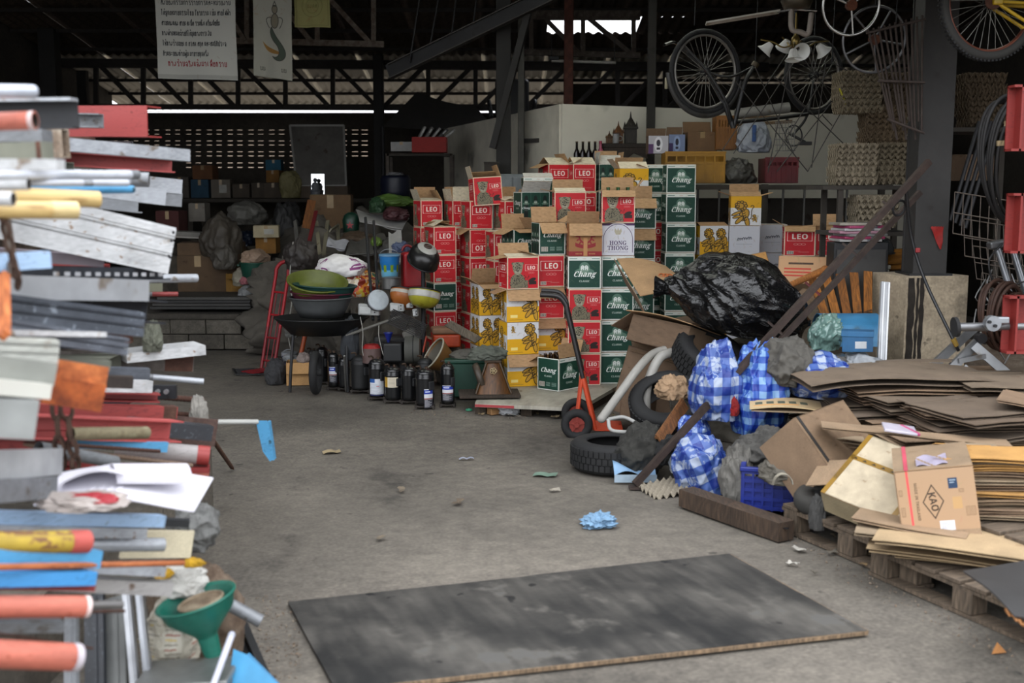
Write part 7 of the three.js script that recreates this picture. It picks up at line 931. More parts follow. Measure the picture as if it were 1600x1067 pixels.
// ---------------------------------------------------------------- hanging cloth banners
const THAI = { 'ก': '10 16 07 29 49 57 50', 'ข': '08 19 28 10 50 59', 'ค': '10 16 39 57 50|34 14', 'ง': '38 48 42 10 03', 'จ': '07 39 57 50 30 24 44', 'ช': '08 19 28 10 50 57 69', 'ซ': '08 19 28 10 50 57 69', 'ด': '10 14 34|10 16 39 57 50', 'ต': '10 16 29 37 49 56 50', 'ถ': '00 20 24 07 39 57 50', 'ท': '08 19 10 16 39 46 40', 'น': '08 19 10 51 59|51 62', 'บ': '08 19 10 50 59', 'ป': '08 19 10 50 5c', 'ผ': '18 10 35 50 59', 'พ': '08 19 10 35 50 59', 'ฟ': '08 19 10 35 50 5c', 'ม': '08 19 11 01|11 51 59', 'ย': '08 19 25 13 10 50 59', 'ร': '30 50 46 27 19 59', 'ล': '14 24 36 56|10 16 39 57 50|10 14', 'ว': '30 50 56 39 07', 'ส': '14 36 56|10 16 39 57 50|46 69', 'ห': '08 19 10 14 46 59|46 50', 'อ': '36 16 10 50 57 39 07', 'ณ': '00 10 16 29 40 45 50 59', 'ฎ': '10 16 39 57 50 20', 'ฤ': '07 39 57 5b|14 30', 'ศ': '10 16 39 57 50|46 69', 'า': '07 29 47 40', 'เ': '19 11 21', 'แ': '19 11 21|49 41 51', 'โ': '10 1b 4b 4d 0d', 'ไ': '20 2b 0d 3d', 'ใ': '20 2b 1d 3c', 'ะ': '47 17 38|43 13 34', 'ั': '*1b 2a 4c', 'ิ': '*1a 2c 4a 1a', 'ี': '*1a 2c 4a 1a|4a 4d', 'ึ': '*1a 2c 4a 1a', 'ื': '*1a 2c 4a 1a|3a 3d 4d', 'ุ': '*4z 4y', 'ู': '*3z 3y 5y 5z', '่': '*4c 4e', '้': '*3d 4e 5c', '็': '*1b 3c 4a', '์': '*4c 5e', '๊': '*2d 4e 5c' };
function thaiLine(g, s, x, y, px, col, wmax) {
  const yv = (c) => c === 'z' ? -1.5 : c === 'y' ? -3.5 : c === 'a' ? 10 : c === 'b' ? 11 : c === 'c' ? 12 : c === 'd' ? 13.2 : c === 'e' ? 14.4 : +c, k = px / 9, adv = 0.78 * px; let X = 0; const tot = [...s].reduce((a, c) => a + (THAI[c]?.[0] === '*' ? 0 : c === ' ' ? 0.6 : 1), 0) * adv, sc = wmax ? Math.min(1.4, wmax / tot) : 1;
  g.strokeStyle = col; g.lineWidth = px * 0.16; g.lineCap = 'round'; g.lineJoin = 'round';
  for (const c of s) { const d = THAI[c]; if (!d) { X += adv * 0.6; continue; } const over = d[0] === '*', ox = over ? X - adv : X; for (const path of (over ? d.slice(1) : d).split('|')) { g.beginPath(); path.split(' ').forEach((q, i) => { const a = x + (ox + +q[0] * k * 0.9) * sc, b = y - yv(q[1]) * k; i ? g.lineTo(a, b) : g.moveTo(a, b); }); g.stroke(); } if (!over) X += adv; }
}
{
  const hang = (name, label, D, r, map, col, o = {}) => { const q = rect(D, ...r), t = thing(name, label, 'banner', V(q.p.x, q.p.y + q.h, -D)); const f = (a, b) => V((a - 0.5) * q.w * (1 + (o.skew ?? 0) * b) + (o.dx ?? 0) * b, -b * q.h + (o.tilt ?? 0) * (a - 0.5) * b, 0.02 * sin(a * 9 + b * 2) * b + 0.012 * noise(a * 5, b * 6, D) + 0.015 * sin(b * 7 + a * 4) * (1 - b)); const g = slab((a, b) => f(a, b), 40, 40, 0.003, [1, 1]); const u = g.attributes.uv; for (let i = 0; i < u.count; i++) u.setY(i, 1 - u.getY(i)); part(t, 'cloth', [g], mat(col, { map, r: 0.85, p: { side: THREE.DoubleSide } }), { uv: true }); part(t, 'top_rod', [bar([-q.w * 0.52, 0.005, 0], [q.w * 0.52, 0.005, 0], 0.012)], darkSteel); part(t, 'hanging_cord', [-0.45, 0.45].map((s) => bar([q.w * s, 0, 0], [q.w * s, 1.1, 0], 0.004, 5)), darkSteel); return t; };
  hang('text_banner', 'white cloth banner with seven lines of Thai writing, the last red', 13.2, [248, -26, 371, 124], paint('bannerT', 640, 768, (g, w, h) => { g.fillStyle = '#cfcfcb'; g.fillRect(0, 0, w, h); const L = ['สิ่งของกรรมการราชการและหน่วยงาน', 'ได้ถูกฎหมายกรรมไทย โทรกราม เช่น สายไฟฟ้า', 'สายทองแดง สายเคเบิ้ล รวมทั้งเครื่องมืออื่น', 'ทางผ่านหมดจ่ายก็ได้ชุดทางการเงิน', 'ให้ทางร้านขอเกษตรสด สกุล และสมบัติประจำ', 'ตัวแนะของท่านผู้นำมาขายทุกครั้ง']; L.forEach((s, i) => thaiLine(g, s, 46, 170 + i * 82, 30, '#2b2d33', [560, 560, 470, 400, 540, 380][i])); thaiLine(g, 'ทางร้านจริงแจ้งมาเพื่อทราบ', 84, 662, 34, '#9a2430', 480); g.strokeStyle = 'rgba(80,80,78,.25)'; g.lineWidth = 5; for (let i = 0; i < 5; i++) { g.beginPath(); g.moveTo(0, 735 + i * 6); g.lineTo(w, 735 + i * 6); g.stroke(); } wear(g, w, h, 61); }, { clamp: 1 }), '#e4e4e0', { tilt: -0.02 });
  hang('picture_banner', 'narrow white banner with a painted fish-tailed ornament', 13.0, [400, -26, 459, 122], paint('bannerF', 300, 700, (g, w, h) => { // a plain ornament: curled tail with an orange fin under a scrollwork stem
    g.fillStyle = '#b9b8b2'; g.fillRect(0, 0, w, h); g.strokeStyle = '#3f3f3d'; g.lineWidth = 5; g.fillStyle = '#8c8577'; g.beginPath(); g.ellipse(165, 190, 22, 30, 0, 0, 7); g.fill(); g.stroke(); g.beginPath(); g.moveTo(165, 130); g.lineTo(150, 165); g.lineTo(180, 165); g.closePath(); g.stroke(); g.beginPath(); g.ellipse(165, 275, 30, 54, 0, 0, 7); g.fill(); g.stroke(); for (const s of [-1, 1]) { g.beginPath(); g.moveTo(165 + s * 24, 250); g.bezierCurveTo(165 + s * 90, 240, 165 + s * 60, 300, 165 + s * 40, 330); g.stroke(); }
    g.fillStyle = '#4d5a50'; g.beginPath(); g.moveTo(140, 320); g.bezierCurveTo(180, 420, 230, 430, 250, 500); g.bezierCurveTo(260, 570, 180, 590, 150, 540); g.bezierCurveTo(210, 560, 220, 480, 170, 440); g.bezierCurveTo(130, 400, 120, 350, 140, 320); g.fill(); g.stroke(); g.fillStyle = '#a3793a'; g.beginPath(); g.moveTo(200, 500); g.bezierCurveTo(140, 480, 100, 470, 70, 430); g.bezierCurveTo(90, 500, 120, 520, 200, 520); g.fill(); thaiLine(g, 'นน', 50, 650, 26, '#5b5a55'); thaiLine(g, 'มม', 220, 650, 26, '#5b5a55'); wear(g, w, h, 62); }, { clamp: 1 }), '#c9c8c2', { tilt: -0.06, dx: -0.02 });
  hang('small_banner', 'small faded yellow-green banner with a round emblem', 13.1, [461, -30, 516, 43], paint('bannerE', 200, 260, (g, w, h) => { g.fillStyle = '#a9a67f'; g.fillRect(0, 0, w, h); g.strokeStyle = '#8b8964'; g.lineWidth = 3; g.strokeRect(12, 12, w - 24, h - 24); g.beginPath(); g.ellipse(100, 140, 58, 62, 0, 0, 7); g.stroke(); g.beginPath(); g.ellipse(100, 140, 36, 40, 0, 0, 7); g.stroke(); thaiLine(g, 'มงคล', 70, 150, 20, '#807d55'); wear(g, w, h, 63); }, { clamp: 1 }), '#c2c0a0');
}
// ---------------------------------------------------------------- back left: shelf, boxes, board, mirror
{
  const D = 18.2, y = at(400, 310, D).y, t = thing('rear_shelf', 'long dark shelf with boxes along the rear wall', 'shelf', V(-4.4, 0, -D - 0.2)); for (const yy of [y - 0.03, y - 0.8]) part(t, 'shelf_board', [box(4.4, 0.05, 0.6, [0, yy, 0])], dim); for (const x of [-2.1, -0.7, 0.7, 2.1]) part(t, 'upright', [box(0.07, y, 0.5, [x, y / 2, 0])], dim);
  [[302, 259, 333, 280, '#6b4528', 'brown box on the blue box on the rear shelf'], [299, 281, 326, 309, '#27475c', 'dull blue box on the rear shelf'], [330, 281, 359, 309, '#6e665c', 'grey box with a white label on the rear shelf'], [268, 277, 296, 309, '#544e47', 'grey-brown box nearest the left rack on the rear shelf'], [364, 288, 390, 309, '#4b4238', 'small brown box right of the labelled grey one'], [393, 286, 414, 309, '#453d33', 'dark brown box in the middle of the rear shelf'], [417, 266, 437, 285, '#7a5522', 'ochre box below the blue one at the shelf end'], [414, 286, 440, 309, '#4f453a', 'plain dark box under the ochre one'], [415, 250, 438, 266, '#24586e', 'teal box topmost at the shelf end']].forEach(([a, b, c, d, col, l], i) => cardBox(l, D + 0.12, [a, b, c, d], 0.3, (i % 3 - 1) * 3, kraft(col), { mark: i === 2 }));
  const bd = thing('framed_board', 'tall grey framed board leaning before the vent slots', 'board', at(500, 290, 18.05)); cardBox('long flat dark box on the rear shelf under the tall grey board', 18.1, [462, 291, 543, 309], 0.3, 0, kraft('#5a4d40')); { const A = at(464, 291, 18.15), B = at(541, 290, 18.15), C = at(537, 196, 18.5), E3 = at(453, 196, 18.5); part(bd, 'panel', [slab((s, q) => A.clone().lerp(B, s).lerp(E3.clone().lerp(C, s), q), 6, 6, 0.012)], mat('#6f6c67', { map: T.grime, r: 0.35 }), { w: true }); for (const [p, q] of [[A, B], [B, C], [C, E3], [E3, A]]) part(bd, 'frame_strip', [beam(p, q, 0.03, 0.03, V(0, 0, 1))], mat('#8b8984', { r: 0.5 }), { w: true }); }
  { const A = rect(14.6, 486, 271, 508, 304), m = thing('standing_mirror', 'small upright mirror that reflects the bright yard', 'mirror', V(A.p.x, A.p.y, A.p.z), [-0.02, 0.02, 0]); part(m, 'glass', [box(A.w, A.h, 0.006, [0, A.h / 2, 0])], mat('#f2f4f5', { r: 0.03, m: 1 })); part(m, 'frame', [box(0.012, A.h, 0.02, [-A.w / 2, A.h / 2, 0]), box(0.012, A.h, 0.02, [A.w / 2, A.h / 2, 0]), box(A.w, 0.012, 0.02, [0, A.h, 0]), box(A.w, 0.012, 0.02, [0, 0, 0])], darkSteel);
    const s = thing('figurine', 'small dark seated figurine before the bright mirror', 'figurine', at(493, 304, 14.45)); part(s, 'figure_body', [warp(mergeGeometries([lathe([[0, 0], [0.055, 0], [0.06, 0.03], [0.045, 0.07], [0.05, 0.11], [0.036, 0.145], [0.014, 0.155], [0, 0.156]], 20), sph(0.027, [0, 0.18, 0]), torus(0.05, 0.014, [0, 0.05, 0.012], [PI / 2, 0, 0], 8, 20)].map(clean)), () => 0)], mat('#3a3d42', { r: 0.6 })); part(s, 'base', [cyl(0.06, 0.065, 0.02, [0, -0.008, 0])], mat('#8d8a5a', { r: 0.6 })); }
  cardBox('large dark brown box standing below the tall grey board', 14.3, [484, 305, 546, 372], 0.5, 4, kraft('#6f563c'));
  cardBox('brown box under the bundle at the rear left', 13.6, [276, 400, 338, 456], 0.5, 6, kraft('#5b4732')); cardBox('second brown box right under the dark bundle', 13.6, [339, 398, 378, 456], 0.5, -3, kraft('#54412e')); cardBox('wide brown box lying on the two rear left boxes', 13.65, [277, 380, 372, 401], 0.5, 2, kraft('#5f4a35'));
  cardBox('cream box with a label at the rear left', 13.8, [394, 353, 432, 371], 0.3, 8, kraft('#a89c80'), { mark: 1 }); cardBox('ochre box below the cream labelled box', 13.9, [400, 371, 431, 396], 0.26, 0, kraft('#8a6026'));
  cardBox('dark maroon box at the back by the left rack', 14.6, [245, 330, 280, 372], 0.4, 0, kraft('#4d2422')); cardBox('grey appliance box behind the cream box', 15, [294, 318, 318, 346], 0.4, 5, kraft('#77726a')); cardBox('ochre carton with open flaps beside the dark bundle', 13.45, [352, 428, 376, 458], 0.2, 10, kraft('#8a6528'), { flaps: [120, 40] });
  const B2 = (label, D, u, v, w, h, d, s, c, o = {}) => stuffed(label, D, u, v, w, h, d, s, mat(c, { map: T.grime, r: o.r ?? 0.6 }), { name: o.name ?? 'bundle', cat: o.cat ?? 'bundle', part: 'wrap', detail: 18, ...o });
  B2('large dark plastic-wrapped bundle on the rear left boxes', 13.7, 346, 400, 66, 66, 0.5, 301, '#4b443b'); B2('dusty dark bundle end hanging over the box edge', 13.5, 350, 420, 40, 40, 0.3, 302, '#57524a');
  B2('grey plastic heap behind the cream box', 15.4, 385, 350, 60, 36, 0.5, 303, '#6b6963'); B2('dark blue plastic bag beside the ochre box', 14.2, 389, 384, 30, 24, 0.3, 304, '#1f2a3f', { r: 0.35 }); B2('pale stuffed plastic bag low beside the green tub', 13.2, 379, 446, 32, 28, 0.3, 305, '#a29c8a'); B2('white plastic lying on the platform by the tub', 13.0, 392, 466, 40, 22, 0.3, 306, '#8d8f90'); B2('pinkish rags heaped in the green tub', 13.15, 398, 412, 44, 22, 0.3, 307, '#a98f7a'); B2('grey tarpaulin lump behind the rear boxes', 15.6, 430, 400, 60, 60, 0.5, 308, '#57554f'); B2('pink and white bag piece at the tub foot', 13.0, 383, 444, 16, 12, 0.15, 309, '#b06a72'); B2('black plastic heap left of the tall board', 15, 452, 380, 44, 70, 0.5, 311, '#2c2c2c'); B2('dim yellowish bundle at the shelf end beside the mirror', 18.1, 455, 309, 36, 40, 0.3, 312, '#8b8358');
  item('green_tub', 'dark green plastic tub by the red hand truck handles', 'tub', 13.1, 400, 452, (t) => { part(t, 'tub', [lathe([[0, 0], [0.13, 0], [0.17, 0.3], [0.18, 0.3], [0.18, 0.315], [0.16, 0.315], [0.12, 0.02], [0, 0.02]], 32)], plast('#155040', 0.5)); part(t, 'handle', [-1, 1].map((s) => rbox(0.03, 0.03, 0.1, 0.01, [s * 0.185, 0.28, 0])), plast('#124537', 0.5)); });
  { const t = thing('steel_sheets', 'long dark steel sheets stacked on the platform', 'steel sheet stack', at(325, 480, 13.0)); for (let i = 0; i < 4; i++) part(t, 'sheet', [rbox(1.14 - i * 0.03, 0.032, 0.7, 0.004, [-0.02 + i * 0.02, 0.018 + i * 0.037, -0.1 + i * 0.02])], mat(['#2d2c2a', '#3a3835', '#262524', '#43413d'][i], { map: T.grime, r: 0.6 })); }
  { const t = thing('white_slab', 'long pale board lying across the rear left boxes', 'board', at(270, 372, 13.9)); part(t, 'board', [beam(at(235, 362, 13.9), at(318, 366, 13.9), 0.3, 0.05)], mat('#7d7a74', { map: T.grime, r: 0.7 }), { w: true }); part(t, 'edge', [beam(at(235, 368, 13.74), at(318, 372, 13.74), 0.012, 0.02)], mat('#8d8983', { r: 0.7 }), { w: true }); }
  // clutter above the basins
  item('star_sack', 'dark green bottle-shaped sack with a red star', 'sack', 12.6, 549, 373, (t) => { part(t, 'sack_body', [lathe([[0, 0], [0.085, 0], [0.088, 0.12], [0.095, 0.2], [0.075, 0.26], [0.03, 0.29], [0, 0.29]], 28)], mat('#0f3a2b', { r: 0.4, map: T.grime })); part(t, 'star', [extr(Array.from({ length: 10 }, (_, i) => { const r = i % 2 ? 0.018 : 0.045; return [sin(i * PI / 5) * r, 0.15 + cos(i * PI / 5) * r]; }), 0.006).translate(0, 0, 0.09)], plast('#a3202c')); part(t, 'yellow_base', [cyl(0.087, 0.087, 0.03, [0, 0.02, 0], [0, 0, 0], 28)], plast('#8a8a3a')); });
  const sheet = (label, D, a, b, c, d, col, o = {}) => { const t = thing(o.name ?? 'sheet', label, o.cat ?? 'sheet', at(...a, D)); const A = at(...a, D), B = at(...b, D), C = at(...c, D + (o.back ?? 0.4)), E3 = at(...d, D + (o.back ?? 0.4)); part(t, 'panel', [slab((s, q) => A.clone().lerp(B, s).lerp(E3.clone().lerp(C, s), q).add(V(0, 0.02 * sin(s * 6 + q * 3), 0)), 12, 6, 0.008)], mat(col, { map: T.grime, r: 0.6 }), { w: true }); part(t, 'folded_edge', [bar(A, B, 0.008, 6)], mat(col, { map: T.grime, r: 0.6 }), { w: true }); };
  sheet('long white folded sheet lying over the clutter right of the star sack', 12.4, [562, 346], [628, 358], [640, 342], [556, 327], '#a4a3a0'); sheet('small white sheet tilted above the white sack', 11.6, [510, 384], [538, 390], [546, 378], [514, 370], '#a9aab0', { back: 0.15 }); sheet('white printed paper bag above the blue bucket', 11.2, [608, 409], [630, 410], [627, 362], [607, 362], '#8e8d88', { back: 0.1 }); sheet('grey torn board in the clutter above the sack', 11.5, [540, 398], [585, 396], [578, 375], [548, 374], '#4f4d49'); sheet('dark flat panel behind the bucket', 11.8, [580, 392], [606, 380], [600, 366], [566, 372], '#55524d');
  B2('bright green and yellow plastic on the clutter by the office wall', 12.8, 612, 322, 64, 18, 0.3, 321, '#4d6b24', { name: 'plastic_heap', cat: 'plastic' }); B2('dull green plastic below the bright green one', 12.7, 590, 332, 26, 24, 0.3, 322, '#1f4424', { name: 'plastic_heap', cat: 'plastic' }); B2('maroon cloth in the clutter beside the office wall', 12.6, 618, 344, 44, 20, 0.3, 323, '#4a2026', { name: 'rag', cat: 'rag' }); B2('lime green scrap in the clutter above the pole tops', 11.6, 588, 384, 18, 14, 0.15, 324, '#5d7a22', { name: 'plastic_heap', cat: 'plastic' }); B2('dark mixed scrap left of the white sack', 11.3, 470, 420, 50, 50, 0.4, 325, '#38322f', { name: 'scrap_lump', cat: 'scrap' }); B2('blue printed plastic above the blue bucket', 11.3, 625, 394, 30, 18, 0.2, 326, '#4d5a78', { name: 'plastic_heap', cat: 'plastic' }); B2('brown scrap sheets in the clutter below the star sack', 12.2, 560, 386, 60, 24, 0.4, 327, '#4f3f30', { name: 'scrap_lump', cat: 'scrap' }); B2('grey scrap in the clutter right of the tall poles', 11.7, 612, 410, 50, 40, 0.4, 328, '#45433f', { name: 'scrap_lump', cat: 'scrap' });
  for (const [i, [u0, v0, u1, v1, c]] of [[478, 400, 494, 330, '#6a161c'], [500, 396, 494, 346, '#8d8670'], [506, 398, 512, 345, '#7d7763'], [466, 395, 461, 345, '#5d5b57'], [516, 360, 528, 352, '#77725f'], [530, 396, 528, 352, '#77725f']].entries()) { const t = thing('loose_bar', ['dark red tube standing in the clutter left of the dark brown box', 'beige bent strip hanging before the dark brown box, left', 'beige bent strip hanging before the dark brown box, right', 'thin grey post behind the red hand truck', 'beige cross strip before the dark brown box', 'beige upright strip at the brown box corner'][i], 'bar'); t.position.copy(at(u0, v0, 11.8)); part(t, 'bar', [beam(at(u0, v0, 11.8), at(u1, v1, 12.6), 0.04, 0.015, V(0, 0, 1))], mat(c, { map: T.grime, r: 0.6 }), { w: true }); }
  item('blue_drum', 'dark blue plastic drum with a pale bag on top at the rear', 'drum', 15.2, 618, 312, (t) => { part(t, 'drum_body', [lathe([[0, 0], [0.18, 0], [0.2, 0.1], [0.19, 0.12], [0.2, 0.14], [0.2, 0.28], [0.17, 0.32], [0, 0.32]], 28)], plast('#161c33')); part(t, 'bag_on_lid', [heap(0.12, 0.03, 0.1, 331, 0.2, 3, { flat: 0.4, detail: 10 }).translate(0, 0.32, 0)], plast('#77777a')); });
  item('slanted_board', 'orange-brown slanted board left of the dark brown box', 'board', 13.6, 478, 350, (t) => part(t, 'board', [beam(V(0, -0.05, 0), V(0.06, 0.28, -0.1), 0.1, 0.012, V(0, 0, 1))], mat('#8d5a24', { map: T.wood, r: 0.8 })));
}
{ // shelf by the office wall with red box, dark awning, office chair on the office roof
  const D = 15.2, y = at(670, 240, D).y, t = thing('tall_shelf', 'tall dark steel shelf beside the office side wall', 'shelf', V(at(655, 240, D).x, 0, -D - 0.25)); for (const yy of [y, y - 0.62, y - 1.2]) part(t, 'shelf_board', [box(0.86, 0.03, 0.5, [0, yy - 0.015, 0])], dim); for (const x of [-0.42, 0.42]) for (const z of [-0.23, 0.23]) part(t, 'upright', [box(0.04, y, 0.04, [x, y / 2, z])], mat('#4d4841', { map: T.rust, r: 0.7 }));
  cardBox('red box with papers, on the tall dark shelf', D, [644, 214, 697, 238], 0.35, 0, mat('#8d1a14', { map: T.scratch, r: 0.7 }), { flaps: [null, null], tape: 0 }); cardBox('narrow white box beside the red box on the tall shelf', D, [611, 222, 643, 236], 0.3, 0, plast('#8f8d8a'), { flaps: [-88, -88] });
  for (let i = 0; i < 5; i++) { const p = at(655 + i * 10, 215, D + 0.2), b = thing('paper_folder', ['leftmost tilted white', 'second grey', 'third white', 'fourth black and white', 'rightmost white'][i] + ' folder sticking out of the red box', 'folder', p, [0, 0.2, -0.5 - 0.1 * i]); part(b, 'folder', [rbox(0.03 + 0.01 * (i % 2), 0.2, 0.16, 0.004, [0, 0.06, 0])], plast(['#b0afab', '#6d6b68', '#a5a3a0', '#3b3a3a', '#a9a8a4'][i], 0.6)); part(b, 'spine_label', [box(0.02, 0.06, 0.002, [0, 0.1, 0.081])], plast('#d0d0cc', 0.6)); }
  const aw = thing('dark_awning', 'dark sloping tarpaulin roof behind the office wall', 'awning', at(670, 200, 16.6)); const A = at(598, 198, 17.9), B = at(768, 195, 17.9), C = at(742, 165, 18.3), E3 = at(652, 143, 18.3); part(aw, 'sheet', [slab((s, q) => A.clone().lerp(B, s).lerp(E3.clone().lerp(C, s), q).add(V(0, -0.05 * sin(s * PI), 0)), 12, 8, 0.01)], mat('#2b2926', { map: T.grime, r: 0.9 }), { w: true }); for (const p of [A, B]) part(aw, 'pole', [bar(V(p.x, 0, p.z), p, 0.025)], darkSteel, { w: true });
  const oc = thing('office_chair', 'black high-backed chair standing on the office roof edge', 'chair', at(800, 184, 16.4)); oc.scale.setScalar(1.15); const bm = mat('#0d0d0e', { r: 0.5 }); part(oc, 'backrest', [rbox(0.42, 0.52, 0.12, 0.05, [0, 0.22, -0.1], [-0.1, 0, 0], 4)], bm); part(oc, 'seat', [rbox(0.46, 0.12, 0.44, 0.05, [0, -0.04, 0.1], [0, 0, 0], 4)], bm); for (const s of [-1, 1]) part(oc, 'armrest', [tube([[s * 0.24, -0.02, -0.1], [s * 0.28, 0.16, -0.05], [s * 0.28, 0.18, 0.16], [s * 0.25, 0, 0.22]], 0.025, 20, 8)], bm); part(oc, 'base', [cyl(0.03, 0.03, 0.12, [0, -0.14, 0.08]), ...[0, 1, 2, 3, 4].map((i) => box(0.04, 0.03, 0.26, [sin(i * 1.257) * 0.12, -0.2, 0.08 + cos(i * 1.257) * 0.12], [0, i * 1.257, 0]))], bm);
  struct('office_ceiling', [beam(at(884, 168, 12.8).setY(2.6), V(3.9, 2.6, -18.6), 0.1, 0.06)], dim);
  struct('office_roof', [extr([[0.6, 12.6], [5.4, 15.0], [3.0, 18.6], [-0.9, 17.5]].map(([x, z]) => [x, z]), 0.06).rotateX(-PI / 2).translate(0, 2.52, 0)], dim);
  { const g = thing('metal_cabinet', 'grey metal cabinet between the office wall and the red cartons', 'cabinet', at(800, 330, 12.4).setY(0)); const h = at(800, 272, 12.4).y, x0 = at(773, 300, 12.4).x, x1 = at(829, 300, 12.4).x, c = (x0 + x1) / 2 - g.position.x; part(g, 'cabinet_body', [rbox(x1 - x0, h, 0.36, 0.008, [c, h / 2, -0.1])], mat('#7d8587', { map: T.grime, r: 0.5 })); for (const s of [-1, 1]) part(g, 'door', [rbox((x1 - x0) / 2 - 0.01, h - 0.06, 0.012, 0.004, [c + s * (x1 - x0) / 4, h / 2, 0.085])], mat('#868e90', { map: T.grime, r: 0.5 })); part(g, 'handle', [box(0.012, 0.1, 0.02, [c + 0.02, h * 0.6, 0.1])], darkSteel); const k = thing('dark_box', 'dark box on the grey cabinet before the steel column', 'box', at(768, 272, 12.9)); part(k, 'box_body', [rbox(0.16, 0.12, 0.2, 0.006, [0, 0.06, 0])], dim); part(k, 'lid', [rbox(0.17, 0.02, 0.21, 0.004, [0, 0.125, 0])], dim); }
  { const l = thing('tube_lamp', 'unlit fluorescent tube lamp on the office side wall', 'lamp', at(848, 219, 13.2)); l.position.x -= 0.04; part(l, 'housing', [beam(at(822, 220, 13.55), at(856, 219, 12.98), 0.05, 0.05)], plast('#55534f', 0.5), { w: true }); part(l, 'end_cap', [beam(at(856, 219, 12.98), at(867, 218, 12.8), 0.055, 0.06)], plast('#a5a39d', 0.4), { w: true }); const l2 = thing('tube_lamp', 'unlit white tube lamp hanging under the skylight truss', 'lamp', at(910, 96, 14.0)); part(l2, 'tube', [bar(at(862, 95, 14), at(962, 98, 14), 0.018)], plast('#a9a6a0', 0.4), { w: true }); part(l2, 'holder', [rbox(0.12, 0.05, 0.05, 0.01, at(866, 91, 14)), bar(at(862, 92, 14), at(862, 60, 14), 0.006, 6), bar(at(960, 96, 14), at(960, 62, 14), 0.006, 6)], darkSteel, { w: true }); }
}
